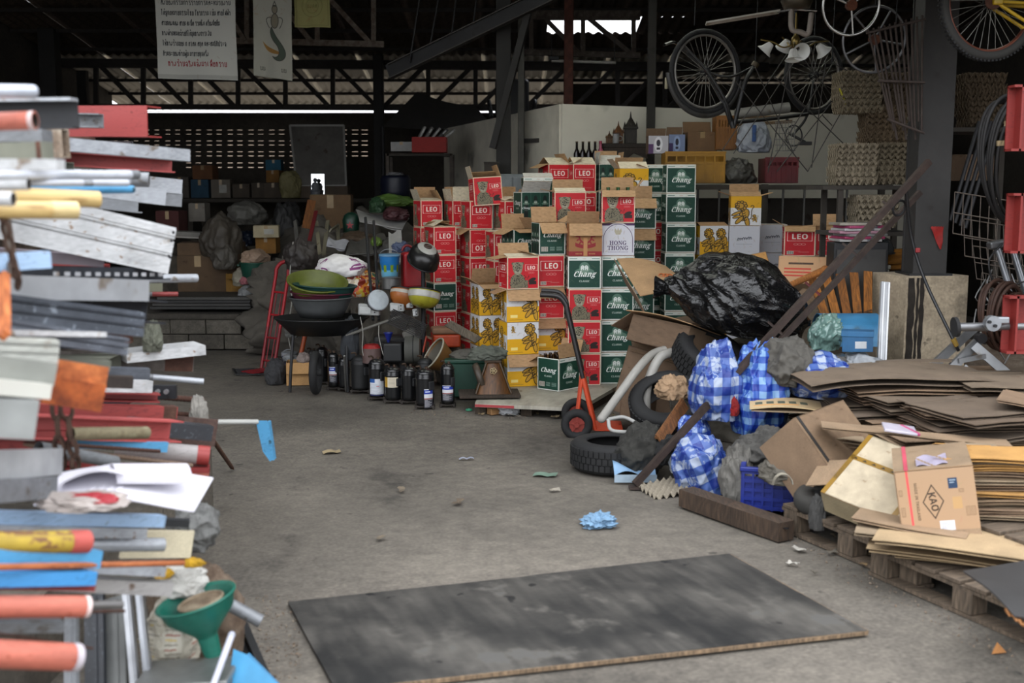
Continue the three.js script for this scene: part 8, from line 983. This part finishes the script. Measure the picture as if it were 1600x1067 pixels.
// ---------------------------------------------------------------- on and before the office front wall
{
  const D = 11.95, S = (u, v) => at(u, v, D), t = thing('long_table', 'long dark table before the office front wall', 'table', V(2.6, 0, -D - 0.2)), y = at(1100, 288, D).y; part(t, 'table_top', [box(2.6, 0.05, 0.8, [0, y - 0.03, 0])], dim); for (const x of [-1.2, 0, 1.2]) part(t, 'leg', [box(0.06, y, 0.06, [x, y / 2, 0.34])], dim); part(t, 'lower_board', [box(2.6, 0.04, 0.7, [0, 0.8, 0])], dim); part(t, 'back_panel', [box(2.6, 1.2, 0.03, [0, 1.1, -0.36])], dim); for (let i = 0; i < 9; i++) part(t, 'spindle', [bar([-0.9 + i * 0.22, 0.82, 0.3], [-0.9 + i * 0.22, y - 0.05, 0.3], 0.012, 6)], mat('#5b5a57', { r: 0.5, m: 0.4 }));
  const crate = (label, u0, v0, u1, v1, D2, d, col) => { const q = rect(D2, u0, v0, u1, v1), c = thing('bottle_crate', label, 'crate', V(q.p.x, q.p.y, q.p.z - d / 2)), m = plast(col, 0.5), w = q.w, h = q.h; part(c, 'side_wall', [box(w, h, 0.012, [0, h / 2, -d / 2]), box(0.012, h, d, [-w / 2, h / 2, 0]), box(0.012, h, d, [w / 2, h / 2, 0]), box(w, 0.012, d, [0, 0.006, 0])], m); part(c, 'front_wall', [box(w, h * 0.6, 0.012, [0, h * 0.34, d / 2]), box(w, 0.04, 0.016, [0, h - 0.02, d / 2])], m); for (let i = 0; i <= 6; i++) part(c, 'rib', [box(0.014, h * 0.86, 0.02, [-w / 2 + 0.01 + i * (w - 0.02) / 6, h * 0.47, d / 2 + 0.004])], m); part(c, 'rim', [box(w + 0.02, 0.02, 0.024, [0, h, d / 2]), box(w + 0.02, 0.02, 0.024, [0, h * 0.66, d / 2])], m); };
  crate('large yellow crate on the table behind the tall green stack', 1040, 238, 1132, 286, 11.75, 0.34, '#b07f1c'); crate('smaller ochre crate standing above the yellow crate', 1119, 182, 1150, 234, 12.0, 0.25, '#8d5a1c'); crate('dark red crate on the table right of the white plastic', 1196, 247, 1246, 286, 11.8, 0.34, '#6d141d');
  const pl = paint('purpleLogo', 160, 128, (g, w, h) => { g.fillStyle = '#a9a7ad'; g.fillRect(0, 0, w, h); g.fillStyle = '#4d2f5a'; g.fillRect(0, 60, 40, 68); g.fillStyle = '#d0cfd4'; g.beginPath(); g.ellipse(80, 62, 34, 54, 0, 0, 7); g.fill(); g.fillStyle = '#2c2a33'; g.beginPath(); g.ellipse(80, 52, 16, 24, 0, 0, 7); g.fill(); g.fillRect(66, 84, 28, 16); });
  const lb = (label, u0, v0, u1, v1, m) => { const q = rect(12.0, u0, v0, u1, v1), c = thing('logo_box', label, 'carton', V(q.p.x, q.p.y, q.p.z - 0.12)); part(c, 'front_panel', [new THREE.BoxGeometry(q.w, q.h, 0.004).translate(0, q.h / 2, 0.12)][0], six(m, KIN), { raw: true }); part(c, 'box_body', [box(q.w, q.h, 0.23, [0, q.h / 2, 0])], KRAFTS[3]); part(c, 'flap', [box(q.w, 0.1, 0.004, [0, q.h + 0.04, -0.1], [0.5, 0, 0])], KRAFTS[0]); };
  lb('grey box with a purple logo, left on the yellow crate', 1013, 212, 1044, 240, mat('#ffffff', { map: pl, r: 0.6 })); lb('grey box with a blue and purple logo beside the kraft tray', 1045, 210, 1070, 239, mat('#9fb4d8', { map: pl, r: 0.6 }));
  cardBox('low kraft tray box on the yellow crate', 12.05, [1073, 206, 1119, 238], 0.25, 4, kraft('#6d5238'), { flaps: [null, 20] });
  stuffed('white and blue plastic packs above the red crate', 12.0, 1178, 238, 54, 48, 0.3, 401, mat('#9da3ae', { map: T.grime, r: 0.4 }), { name: 'plastic_packs', cat: 'plastic', part: 'film' }); stuffed('grey dark plastic at the table middle', 11.9, 1150, 286, 60, 40, 0.3, 402, mat('#47453f', { map: T.grime, r: 0.5 }), { name: 'plastic_packs', cat: 'plastic', part: 'film' });
  { const q = thing('blue_strap', 'blue label strip on the white plastic packs', 'strip', at(1178, 196, 11.86)); part(q, 'strip', [rbox(0.04, 0.17, 0.03, 0.008, [0, -0.08, 0.02])], plast('#1f4a86', 0.4)); }
  { const w = thing('white_roll', 'long white roll lying above the table at the wall', 'roll', at(1200, 176, 12.2)); part(w, 'roll', [bar(at(1150, 178, 12.2), at(1232, 168, 12.3), 0.055, 20)], plast('#8f8d88', 0.6), { w: true }); part(w, 'support_bar', [beam(at(1135, 185, 12.2), at(1262, 180, 12.3), 0.05, 0.02), beam(at(1136, 196, 12.15), at(1236, 190, 12.25), 0.08, 0.03)], wood('#77654c'), { w: true }); part(w, 'wall_bracket', [beam(at(1140, 190, 12.2), at(1140, 190, 13.1), 0.03, 0.03), beam(at(1230, 186, 12.2), at(1230, 186, 13.5), 0.03, 0.03)], darkSteel, { w: true }); }
  // little shrine shelf on the wall
  const sh = thing('wall_shelf', 'small dark carved shelf on the office front wall', 'shelf', at(975, 228, 12.55)); part(sh, 'shelf_board', [rbox(0.5, 0.05, 0.22, 0.01, [0, 0, 0])], wood('#2e2620')); part(sh, 'carved_bracket', [extr([[-0.24, 0], [0.24, 0], [0.25, -0.12], [0.1, -0.06], [0, -0.14], [-0.1, -0.06], [-0.2, -0.1]], 0.05, { bevel: 0.004 }).translate(0, -0.02, 0.05)], wood('#352b24'));
  [[952, 0.07, 0.13, '#5d4428', 'small brown spired ornament, leftmost on the wall shelf'], [966, 0.1, 0.23, '#6b4620', 'orange-brown pointed ornament in the middle of the wall shelf'], [985, 0.13, 0.33, '#2f2c29', 'tallest dark tower ornament on the wall shelf']].forEach(([u, w, h, c, l]) => { const p = thing('spired_ornament', l, 'ornament', V(at(u, 222, 12.55).x, sh.position.y + 0.026, -12.55)), m = mat(c, { map: T.wood, r: 0.7 }); part(p, 'tower_body', [rbox(w, h * 0.5, w * 0.8, 0.006, [0, h * 0.25, 0]), rbox(w * 1.2, h * 0.07, w, 0.006, [0, h * 0.5, 0])], m); part(p, 'roof', [new THREE.CylinderGeometry(w * 0.1, w * 0.72, h * 0.34, 4).rotateY(PI / 4).translate(0, h * 0.68, 0)], m); part(p, 'spire', [cyl(0.002, w * 0.1, h * 0.22, [0, h * 0.93, 0], [0, 0, 0], 8)], m); for (const s of [-1, 1]) part(p, 'turret', [new THREE.ConeGeometry(w * 0.14, h * 0.22, 6).translate(s * w * 0.5, h * 0.62, 0.01)], m); });
  { const p = thing('white_cup', 'white cup with a picture, on the wall shelf', 'cup', V(at(963, 222, 12.4).x, sh.position.y + 0.026, -12.45)); part(p, 'cup_body', [cyl(0.035, 0.032, 0.1, [0, 0.05, 0], [0, 0, 0], 20)], plast('#8f8f90')); part(p, 'handle', [torus(0.025, 0.005, [0.045, 0.05, 0], [0, 0, 0], 6, 16)], plast('#8f8f90')); }
  for (let i = 0; i < 4; i++) { const p = at(901 + i * 9.5, 262, 12.35), b = thing('dark_bottle', ['first', 'second', 'third', 'fourth'][i] + ' dark beer bottle from the left on the rear red cartons', 'bottle', V(p.x, at(900, 258, 12.0).y - 0.02, p.z)); part(b, 'bottle_body', [lathe([[0, 0], [0.034, 0], [0.034, 0.15], [0.014, 0.2], [0.013, 0.27], [0, 0.27]], 16)], mat('#120c08', { r: 0.15 })); part(b, 'cap', [cyl(0.015, 0.015, 0.012, [0, 0.272, 0], [0, 0, 0], 14)], mat('#4a3a20', { r: 0.4, m: 0.5 })); }
  { const p = at(938, 258, 12.4), b = thing('pink_bottle', 'pink-labelled bottle beside the dark bottles', 'bottle', V(p.x, at(900, 258, 12).y - 0.02, p.z)); part(b, 'bottle_body', [lathe([[0, 0], [0.035, 0], [0.035, 0.17], [0.016, 0.21], [0.015, 0.26], [0, 0.26]], 16)], mat('#8d3a55', { r: 0.3 })); part(b, 'cap', [cyl(0.017, 0.017, 0.03, [0, 0.27, 0], [0, 0, 0], 14)], plast('#a52a4a')); }
}
// ---------------------------------------------------------------- hanging from the canopy at the upper right
const chrome = mat('#a9a9a6', { r: 0.25, m: 0.9 }), bikeBlack = mat('#1b1b1b', { r: 0.5, map: T.grime });
function wire(t, p) { part(t, 'hanging_wire', [bar(p, V(p.x + 0.02, 4.3, p.z), 0.004, 5)], darkSteel, { w: true }); }
function wheel(par, c, Rr, yaw, n, rimM, tyreM, o = {}) { // bicycle wheel in a plane turned by yaw; parts under par
  const al = (g) => g.applyMatrix4(new THREE.Matrix4().makeRotationFromEuler(new THREE.Euler(0, yaw, o.roll ?? 0)).setPosition(c)), name = (s) => s;
  const w = part(par, 'tyre', [al(torus(Rr, o.fat ?? 0.02, [0, 0, 0], [0, 0, 0], 10, 72))], tyreM, { w: true }); void name;
  part(par, 'rim', [al(torus(Rr - 0.03, 0.011, [0, 0, 0], [0, 0, 0], 8, 72).scale(1, 1, 1.3))], rimM, { w: true });
  const sp = []; for (let i = 0; i < n; i++) { const a = i / n * 2 * PI, b = a + (i % 2 ? 0.5 : -0.5); sp.push(al(bar([cos(b) * 0.022, sin(b) * 0.022, (i % 4 < 2 ? 1 : -1) * 0.03], [cos(a) * (Rr - 0.035), sin(a) * (Rr - 0.035), 0], 0.0016, 4))); }
  const s = part(par, 'spokes', sp, mat('#8f8d86', { r: 0.4, m: 0.7 }), { w: true }); s.userData.kind = 'stuff';
  part(par, 'hub', [al(cyl(0.02, 0.02, 0.08, [0, 0, 0], [PI / 2, 0, 0], 14)), al(cyl(0.03, 0.03, 0.006, [0, 0, 0.03], [PI / 2, 0, 0], 16)), al(cyl(0.03, 0.03, 0.006, [0, 0, -0.03], [PI / 2, 0, 0], 16))], darkSteel, { w: true }); return w;
}
{ // old black bicycle hung upside down
  const D = 9.3, P = (u, v, d = 0) => at(u, v, D + d), t = thing('bicycle', 'old black bicycle hanging from the roof, its front wheel facing out', 'bicycle', P(1102, 112)), c = P(1102, 112), f = (n, pts, r, m = bikeBlack) => part(t, n, [tube(pts, r, 24, 8)], m, { w: true });
  wheel(t, c, 0.315, 0.42, 32, mat('#8d8a84', { r: 0.4, m: 0.5, map: T.grime }), rubber); wheel(t, P(1272, 118, 0.6), 0.31, 0.5, 28, mat('#6d6a66', { r: 0.4, m: 0.5 }), rubber);
  part(t, 'mudguard', [torus(0.345, 0.022, [0, 0, 0], [0, 0, 0], 6, 50, 2.9).rotateZ(PI * 1.02).applyMatrix4(new THREE.Matrix4().makeRotationY(0.42).setPosition(c)).scale(1, 1, 1)], mat('#3a3937', { r: 0.5, map: T.grime }), { w: true });
  for (const s of [-0.06, 0.06]) f('fork_blade', [P(1060, 66).add(V(0, 0, s)), c.clone().add(V(0, 0, s)), P(1132, 160).add(V(0, 0, s)), P(1143, 196)], 0.012);
  f('head_tube', [P(1132, 160), P(1146, 200)], 0.022); f('down_tube', [P(1146, 200), P(1164, 130), P(1178, 104, 0.1)], 0.018); f('top_tube', [P(1140, 192), P(1200, 186, 0.2), P(1262, 178, 0.5)], 0.016); f('handlebar', [P(1038, 70, -0.2), P(1052, 66), P(1062, 72, 0.2)], 0.012, chrome); f('seat_stay', [P(1178, 104, 0.1), P(1140, 120), P(1102, 112)], 0.01); f('saddle_post', [P(1178, 104, 0.1), P(1182, 98, 0.1)], 0.03, mat('#3f3420', { r: 0.6 })); f('chain_stay', [P(1240, 210, 0.4), P(1262, 178, 0.5), P(1272, 118, 0.6)], 0.011); f('crank', [P(1232, 208, 0.3), P(1258, 222, 0.3)], 0.012);
  part(t, 'pedal', [rbox(0.1, 0.03, 0.07, 0.006, P(1258, 224, 0.3))], black, { w: true }); part(t, 'chain_wheel', [torus(0.085, 0.006, P(1240, 212, 0.36), [0, 0.4, 0], 6, 36)], darkSteel, { w: true }); part(t, 'reflector', [rbox(0.022, 0.09, 0.02, 0.005, P(1041, 130))], plast('#b9b090'), { w: true });
  const bk = []; for (let i = 0; i <= 6; i++) { bk.push(bar(P(1212 + i * 5, 190, 0.1), P(1214 + i * 4.4, 236, 0.1), 0.003, 4)); if (i < 6) bk.push(bar(P(1211, 191 + i * 9, 0.1), P(1243, 190 + i * 9, 0.1), 0.003, 4)); } const b = part(t, 'basket', bk, mat('#77756f', { r: 0.4, m: 0.6 }), { w: true }); b.userData.kind = 'stuff'; wire(t, P(1085, 40)); wire(t, P(1180, 100, 0.1)); wire(t, P(1272, 66, 0.6));
}
{ const D = 7.3, c = at(1547, 4, D), t = thing('bicycle', 'yellow-framed bicycle with knobbly tyre hanging at the upper right corner', 'bicycle', c), y = mat('#b8961c', { r: 0.4, map: T.scratch });
  wheel(t, c, 0.325, 0.25, 32, mat('#7d4a3a', { r: 0.4, m: 0.4, map: T.rust }), mat('#33322f', { r: 0.85, map: T.grime }), { fat: 0.03 }); const kb = []; for (let i = 0; i < 80; i++) { const a = i / 80 * 2 * PI; for (const s of [-1, 1]) kb.push(xf(new THREE.BoxGeometry(0.012, 0.014, 0.014), [cos(a) * 0.354, sin(a) * 0.354, s * 0.012], [0, 0, a]).applyMatrix4(new THREE.Matrix4().makeRotationY(0.25).setPosition(c))); } part(t, 'tread_knobs', kb, rubber, { w: true }).userData.kind = 'stuff';
  for (const s of [-0.06, 0.06]) { part(t, 'stay', [bar(c.clone().add(V(0, 0, s)), at(1610, 8, D).add(V(0, 0, s)), 0.011)], y, { w: true }); part(t, 'fork_blade', [bar(c.clone().add(V(0, 0, s)), at(1615, 48, D).add(V(0, 0, s)), 0.011)], y, { w: true }); } part(t, 'sprocket', [cyl(0.05, 0.05, 0.02, c.clone().add(V(0, 0, 0.05)), [PI / 2, 0, 0.2], 20)], rusty(), { w: true }); part(t, 'axle_bracket', [rbox(0.06, 0.05, 0.05, 0.01, c.clone().add(V(0.02, 0, 0.06)))], y, { w: true }); wire(t, at(1600, 0, D)); }
for (const [u, v, rx, D, l, n, cr] of [[1330, 8, 44, 7.6, 'chrome three-spoked ring hanging highest at the right', 3, chrome], [1366, 62, 49, 7.9, 'thin steel wheel with spokes below the chrome ring', 5, steel('#77777a', 0.35)]]) { const Rr = rx * D / F, c = at(u, v, D), t = thing('spoked_ring', l, 'wheel', c), al = (g) => xf(g, c, [0.15, 0.1, 0]); part(t, 'ring', [al(torus(Rr, 0.009, [0, 0, 0], [0, 0, 0], 10, 64))], cr, { w: true }); for (let i = 0; i < n; i++) { const a = -PI / 2 + 0.15 + i / n * 2 * PI; part(t, 'spoke', [al(bar([cos(a) * 0.03, sin(a) * 0.03, 0], [cos(a) * Rr, sin(a) * Rr, 0], 0.007, 8))], cr, { w: true }); } part(t, 'hub', [al(cyl(0.035, 0.035, 0.04, [0, 0, 0], [PI / 2, 0, 0], 20))], rusty('#6b4028'), { w: true }); wire(t, c.clone().add(V(0, Rr, 0))); }
{ const D = 8.2, P = (u, v, d = 0) => at(u, v, D + d), t = thing('ceiling_fan', 'ceiling fan with one long white blade and a pale hanger bracket', 'fan', P(1245, 10)), m = plast('#b5b0a4', 0.4); part(t, 'blade', [beam(P(1103, 37), P(1218, 18), 0.012, 0.055, V(0, 0.25, 1))], m, { w: true }); part(t, 'blade_arm', [beam(P(1214, 19), P(1236, 15), 0.03, 0.01)], chrome, { w: true }); part(t, 'motor', [lathe([[0, -0.06], [0.09, -0.05], [0.11, 0], [0.1, 0.05], [0.03, 0.09], [0, 0.09]], 28).translate(...arr(P(1245, 2)))], mat('#4d463a', { r: 0.35, m: 0.5 }), { w: true }); part(t, 'bracket', [tube([P(1237, 8), P(1237, 44), P(1250, 50), P(1263, 52), P(1268, 20)], 0.02, 30, 8).scale(1, 1, 1)], plast('#8d8378', 0.5), { w: true }); part(t, 'cross_arm', [bar(P(1232, 14), P(1276, 17), 0.008)], chrome, { w: true }); wire(t, P(1245, -10));
  const c = thing('chandelier', 'small brass chandelier with frosted bell shades hanging below the fan', 'chandelier', P(1243, 64)), br = mat('#6b5a30', { r: 0.3, m: 0.8 }), gl = mat('#d9d9d4', { r: 0.5, p: { transmission: 0.45, thickness: 0 } }); part(c, 'body', [lathe([[0, -0.05], [0.02, -0.04], [0.035, 0], [0.028, 0.03], [0.012, 0.05], [0.008, 0.2], [0, 0.2]], 20).translate(...arr(P(1243, 66)))], br, { w: true });
  for (const [u, v, d, rx, rz] of [[1196, 78, 0, -0.35, -0.7], [1240, 90, -0.2, 0.2, 0], [1251, 80, -0.25, 1.2, 0.1], [1286, 80, 0.05, -0.3, 0.75], [1225, 74, 0.2, -0.6, -0.3]]) { const q = P(u, v, d), s = part(c, 'shade', [lathe([[0.014, 0.06], [0.022, 0.056], [0.033, 0.026], [0.04, 0.004], [0.058, -0.014], [0.061, -0.017], [0.042, 0], [0.025, 0.04]], 28).applyMatrix4(new THREE.Matrix4().makeRotationFromEuler(new THREE.Euler(-rx, 0, rz)).setPosition(q))], gl, { w: true }); s.userData.label = 'frosted bell shade'; part(c, 'arm', [tube([P(1243, 68), P(lerp(1243, u, 0.4), 74, d * 0.4), P(lerp(1243, u, 0.75), 66, d * 0.8), q.clone().add(V(rz * 0.05, 0.07, 0))], 0.006, 24, 6)], br, { w: true }); } wire(c, P(1243, 40)); }
{ // burglar grille and a collapsed wire drying frame
  const D = 7.75, t = thing('window_grille', 'rusted window grille of slanting bars hanging left of the column', 'grille', at(1400, 100, D)), m = rusty('#4a4340'); for (let i = 0; i < 11; i++) part(t, 'bar', [bar(at(1356 + i * 8.5, 46 - i * 2.2, D), at(1392 + i * 4.8, 190 + (i % 3) * 14, D + 0.05), 0.0075, 6)], m, { w: true }); for (const k of [0.04, 0.55, 0.96]) part(t, 'cross_bar', [bar(at(lerp(1352, 1388, k), lerp(46, 192, k), D - 0.01), at(lerp(1446, 1444, k), lerp(22, 216, k), D), 0.009, 6)], m, { w: true }); wire(t, at(1400, 36, D));
  const D2 = 8.9, L = [[1128, 236, 1238, 72], [1146, 240, 1250, 84], [1200, 262, 1306, 92], [1214, 268, 1338, 112], [1150, 128, 1262, 268], [1210, 120, 1330, 236], [1240, 70, 1200, 270], [1290, 100, 1268, 262], [1180, 105, 1240, 240], [1238, 70, 1300, 150], [1300, 98, 1358, 128], [1262, 268, 1340, 130], [1350, 128, 1338, 146], [1285, 180, 1300, 196]], w = thing('drying_rack', 'collapsed thin-rodded wire drying frame hanging before the office wall', 'wire frame', at(1240, 70, D2)); for (const [a, b, c, d] of L) part(w, 'rod', [bar(at(a, b, D2), at(c, d, D2 + 0.2), 0.0042, 5)], mat('#3f3c39', { r: 0.5, m: 0.4 }), { w: true }); wire(w, at(1240, 70, D2)); wire(w, at(1300, 98, D2 + 0.1));
  const D3 = 7.6, g = thing('wire_racks', 'tangle of bent wire shelves and mesh right of the plinth', 'wire rack', at(1530, 400, D3)), wm = mat('#6d6a66', { r: 0.45, m: 0.4, map: T.rust }), r = rng(501);
  for (let k = 0; k < 5; k++) { const A = at(1492 + k * 14, 300 + k * 42, D3 + 0.2 + k * 0.05), B = at(1590 + r() * 30, 320 + k * 40, D3 + k * 0.05), dn = V(-0.03 + r() * 0.06, -0.2 - r() * 0.1, 0.05); for (let i = 0; i <= 9; i++) part(g, 'wire', [bar(A.clone().lerp(B, i / 9), A.clone().lerp(B, i / 9).add(dn), 0.0035, 4)], wm, { w: true }); for (const s of [0, 0.5, 1]) part(g, 'frame_wire', [bar(A.clone().addScaledVector(dn, s), B.clone().addScaledVector(dn, s), 0.005, 5)], wm, { w: true }); }
  for (let i = 0; i < 9; i++) { const q = at(1520 + r() * 70, 400 + r() * 110, D3 - 0.15); part(g, 'bent_wire', [tube([q, q.clone().add(V(r() * 0.2 - 0.1, -0.1 - r() * 0.1, 0.05)), q.clone().add(V(r() * 0.3 - 0.1, -0.2 + r() * 0.1, 0)), q.clone().add(V(r() * 0.3 - 0.15, -0.3, 0))], 0.005, 16, 5)], steel('#8d8d8d', 0.35), { w: true }); }
  const pb = thing('dark_poles', 'bundle of dark poles leaning at the right of the column', 'pole', at(1490, 340, 8.0)); for (let i = 0; i < 4; i++) part(pb, 'pole', [bar(at(1484 + i * 8, 345 + i * 4, 8), at(1530 + i * 9, 190, 8.2), 0.014)], darkSteel, { w: true });
  const mt = thing('motor_part', 'dusty steel motorbike fork parts above the pipe clamp', 'machine part', at(1560, 420, 7.3)); part(mt, 'fork_tube', [bar(at(1556, 380, 7.3), at(1584, 470, 7.2), 0.022, 12)], steel('#8d8f93', 0.3), { w: true }); part(mt, 'fork_tube', [bar(at(1578, 376, 7.35), at(1606, 466, 7.25), 0.022, 12)], steel('#8d8f93', 0.3), { w: true }); part(mt, 'clamp_head', [rbox(0.18, 0.05, 0.08, 0.015, at(1566, 380, 7.3), [0, 0, 0.2])], steel('#77787a', 0.4), { w: true });
  part(mt, 'cable', [tube([at(1566, 380, 7.25), at(1545, 410, 7.2), at(1560, 450, 7.2), at(1600, 440, 7.2)], 0.006, 30, 6)], black, { w: true });
}
{ // stacks of moulded egg trays on a dark rack
  const D = 8.7, y = at(1360, 290, D).y, sh = thing('tray_rack', 'dark rack that carries the egg tray stacks left of the column', 'rack', V(at(1360, 290, D).x, 0, -D - 0.1)); part(sh, 'rack_board', [box(0.8, 0.03, 0.5, [0, y - 0.016, 0])], dim); part(sh, 'rack_board', [box(0.62, 0.03, 0.5, [0, y - 0.36, 0])], dim); for (const x of [-0.26, 0.3]) for (const z of [-0.22, 0.22]) part(sh, 'post', [box(0.04, y, 0.04, [x, y / 2, z])], dim);
  const g = eggTray(6, 6, 0.05, 0.038), ge = eggTray(6, 5, 0.05, 0.038), cols = ['#857963', '#7b6d58', '#6d5c46', '#5d4e3b', '#9a8e78'].map((c) => mat(c, { r: 0.95, map: T.kraft }));
  const st = (n, u, vb, D2, m, where, lean = 0, dir = 1) => { const p = at(u, vb, D2); for (let i = 0; i < n; i++) { const t = thing('egg_tray', `egg tray, ${nth[n - 1 - i]} ${n - 1 === i ? 'one' : 'from top'} ${where}`, 'egg tray', V(p.x + rnd(-0.008, 0.008) + lean * i, p.y + i * 0.021, p.z + rnd(-0.01, 0.01)), rnd(-0.05, 0.05), 'egg trays ' + where); part(t, 'tray', i % 2 ? g : ge, m, { raw: true }); } };
  st(14, 1330, 289, D - 0.02, cols[4], 'in the broad pale stack, left half'); st(14, 1395, 288, D, cols[0], 'in the broad pale stack, right half'); st(13, 1378, 225, D + 0.05, cols[2], 'in the brown middle stack'); st(14, 1338, 178, D + 0.02, cols[0], 'in the upper left stack', -0.001); st(14, 1402, 180, D + 0.1, cols[3], 'in the upper right stack'); st(11, 1362, 355, D, cols[4], 'in the low stack under the rack board');
  const sh2 = thing('tray_rack', 'dark rack right of the column under a leaning tray stack', 'rack', V(at(1530, 200, 8.6).x, 0, -8.75)); part(sh2, 'rack_board', [box(0.6, 0.03, 0.5, [0, at(1530, 200, 8.6).y - 0.016, 0])], dim); for (const x of [-0.28, 0.28]) part(sh2, 'post', [box(0.04, 2.2, 0.04, [x, 1.1, -0.1])], dim); st(18, 1535, 199, 8.7, cols[3], 'in the dim stack right of the column', -0.003);
  cardBox('brown carton below the dim tray stack right of the column', 8.5, [1500, 240, 1548, 280], 0.3, 10, KRAFTS[3], { y: at(1530, 240, 8.6).y - 0.2 }); const rk = thing('yellow_rod', 'yellow rod stuck in the upper left egg trays', 'rod', at(1318, 150, 8.5)); part(rk, 'rod', [bar(at(1312, 138, 8.6), at(1325, 172, 8.62), 0.008)], plast('#a8a020'), { w: true });
}
renderer.render(scene, camera);
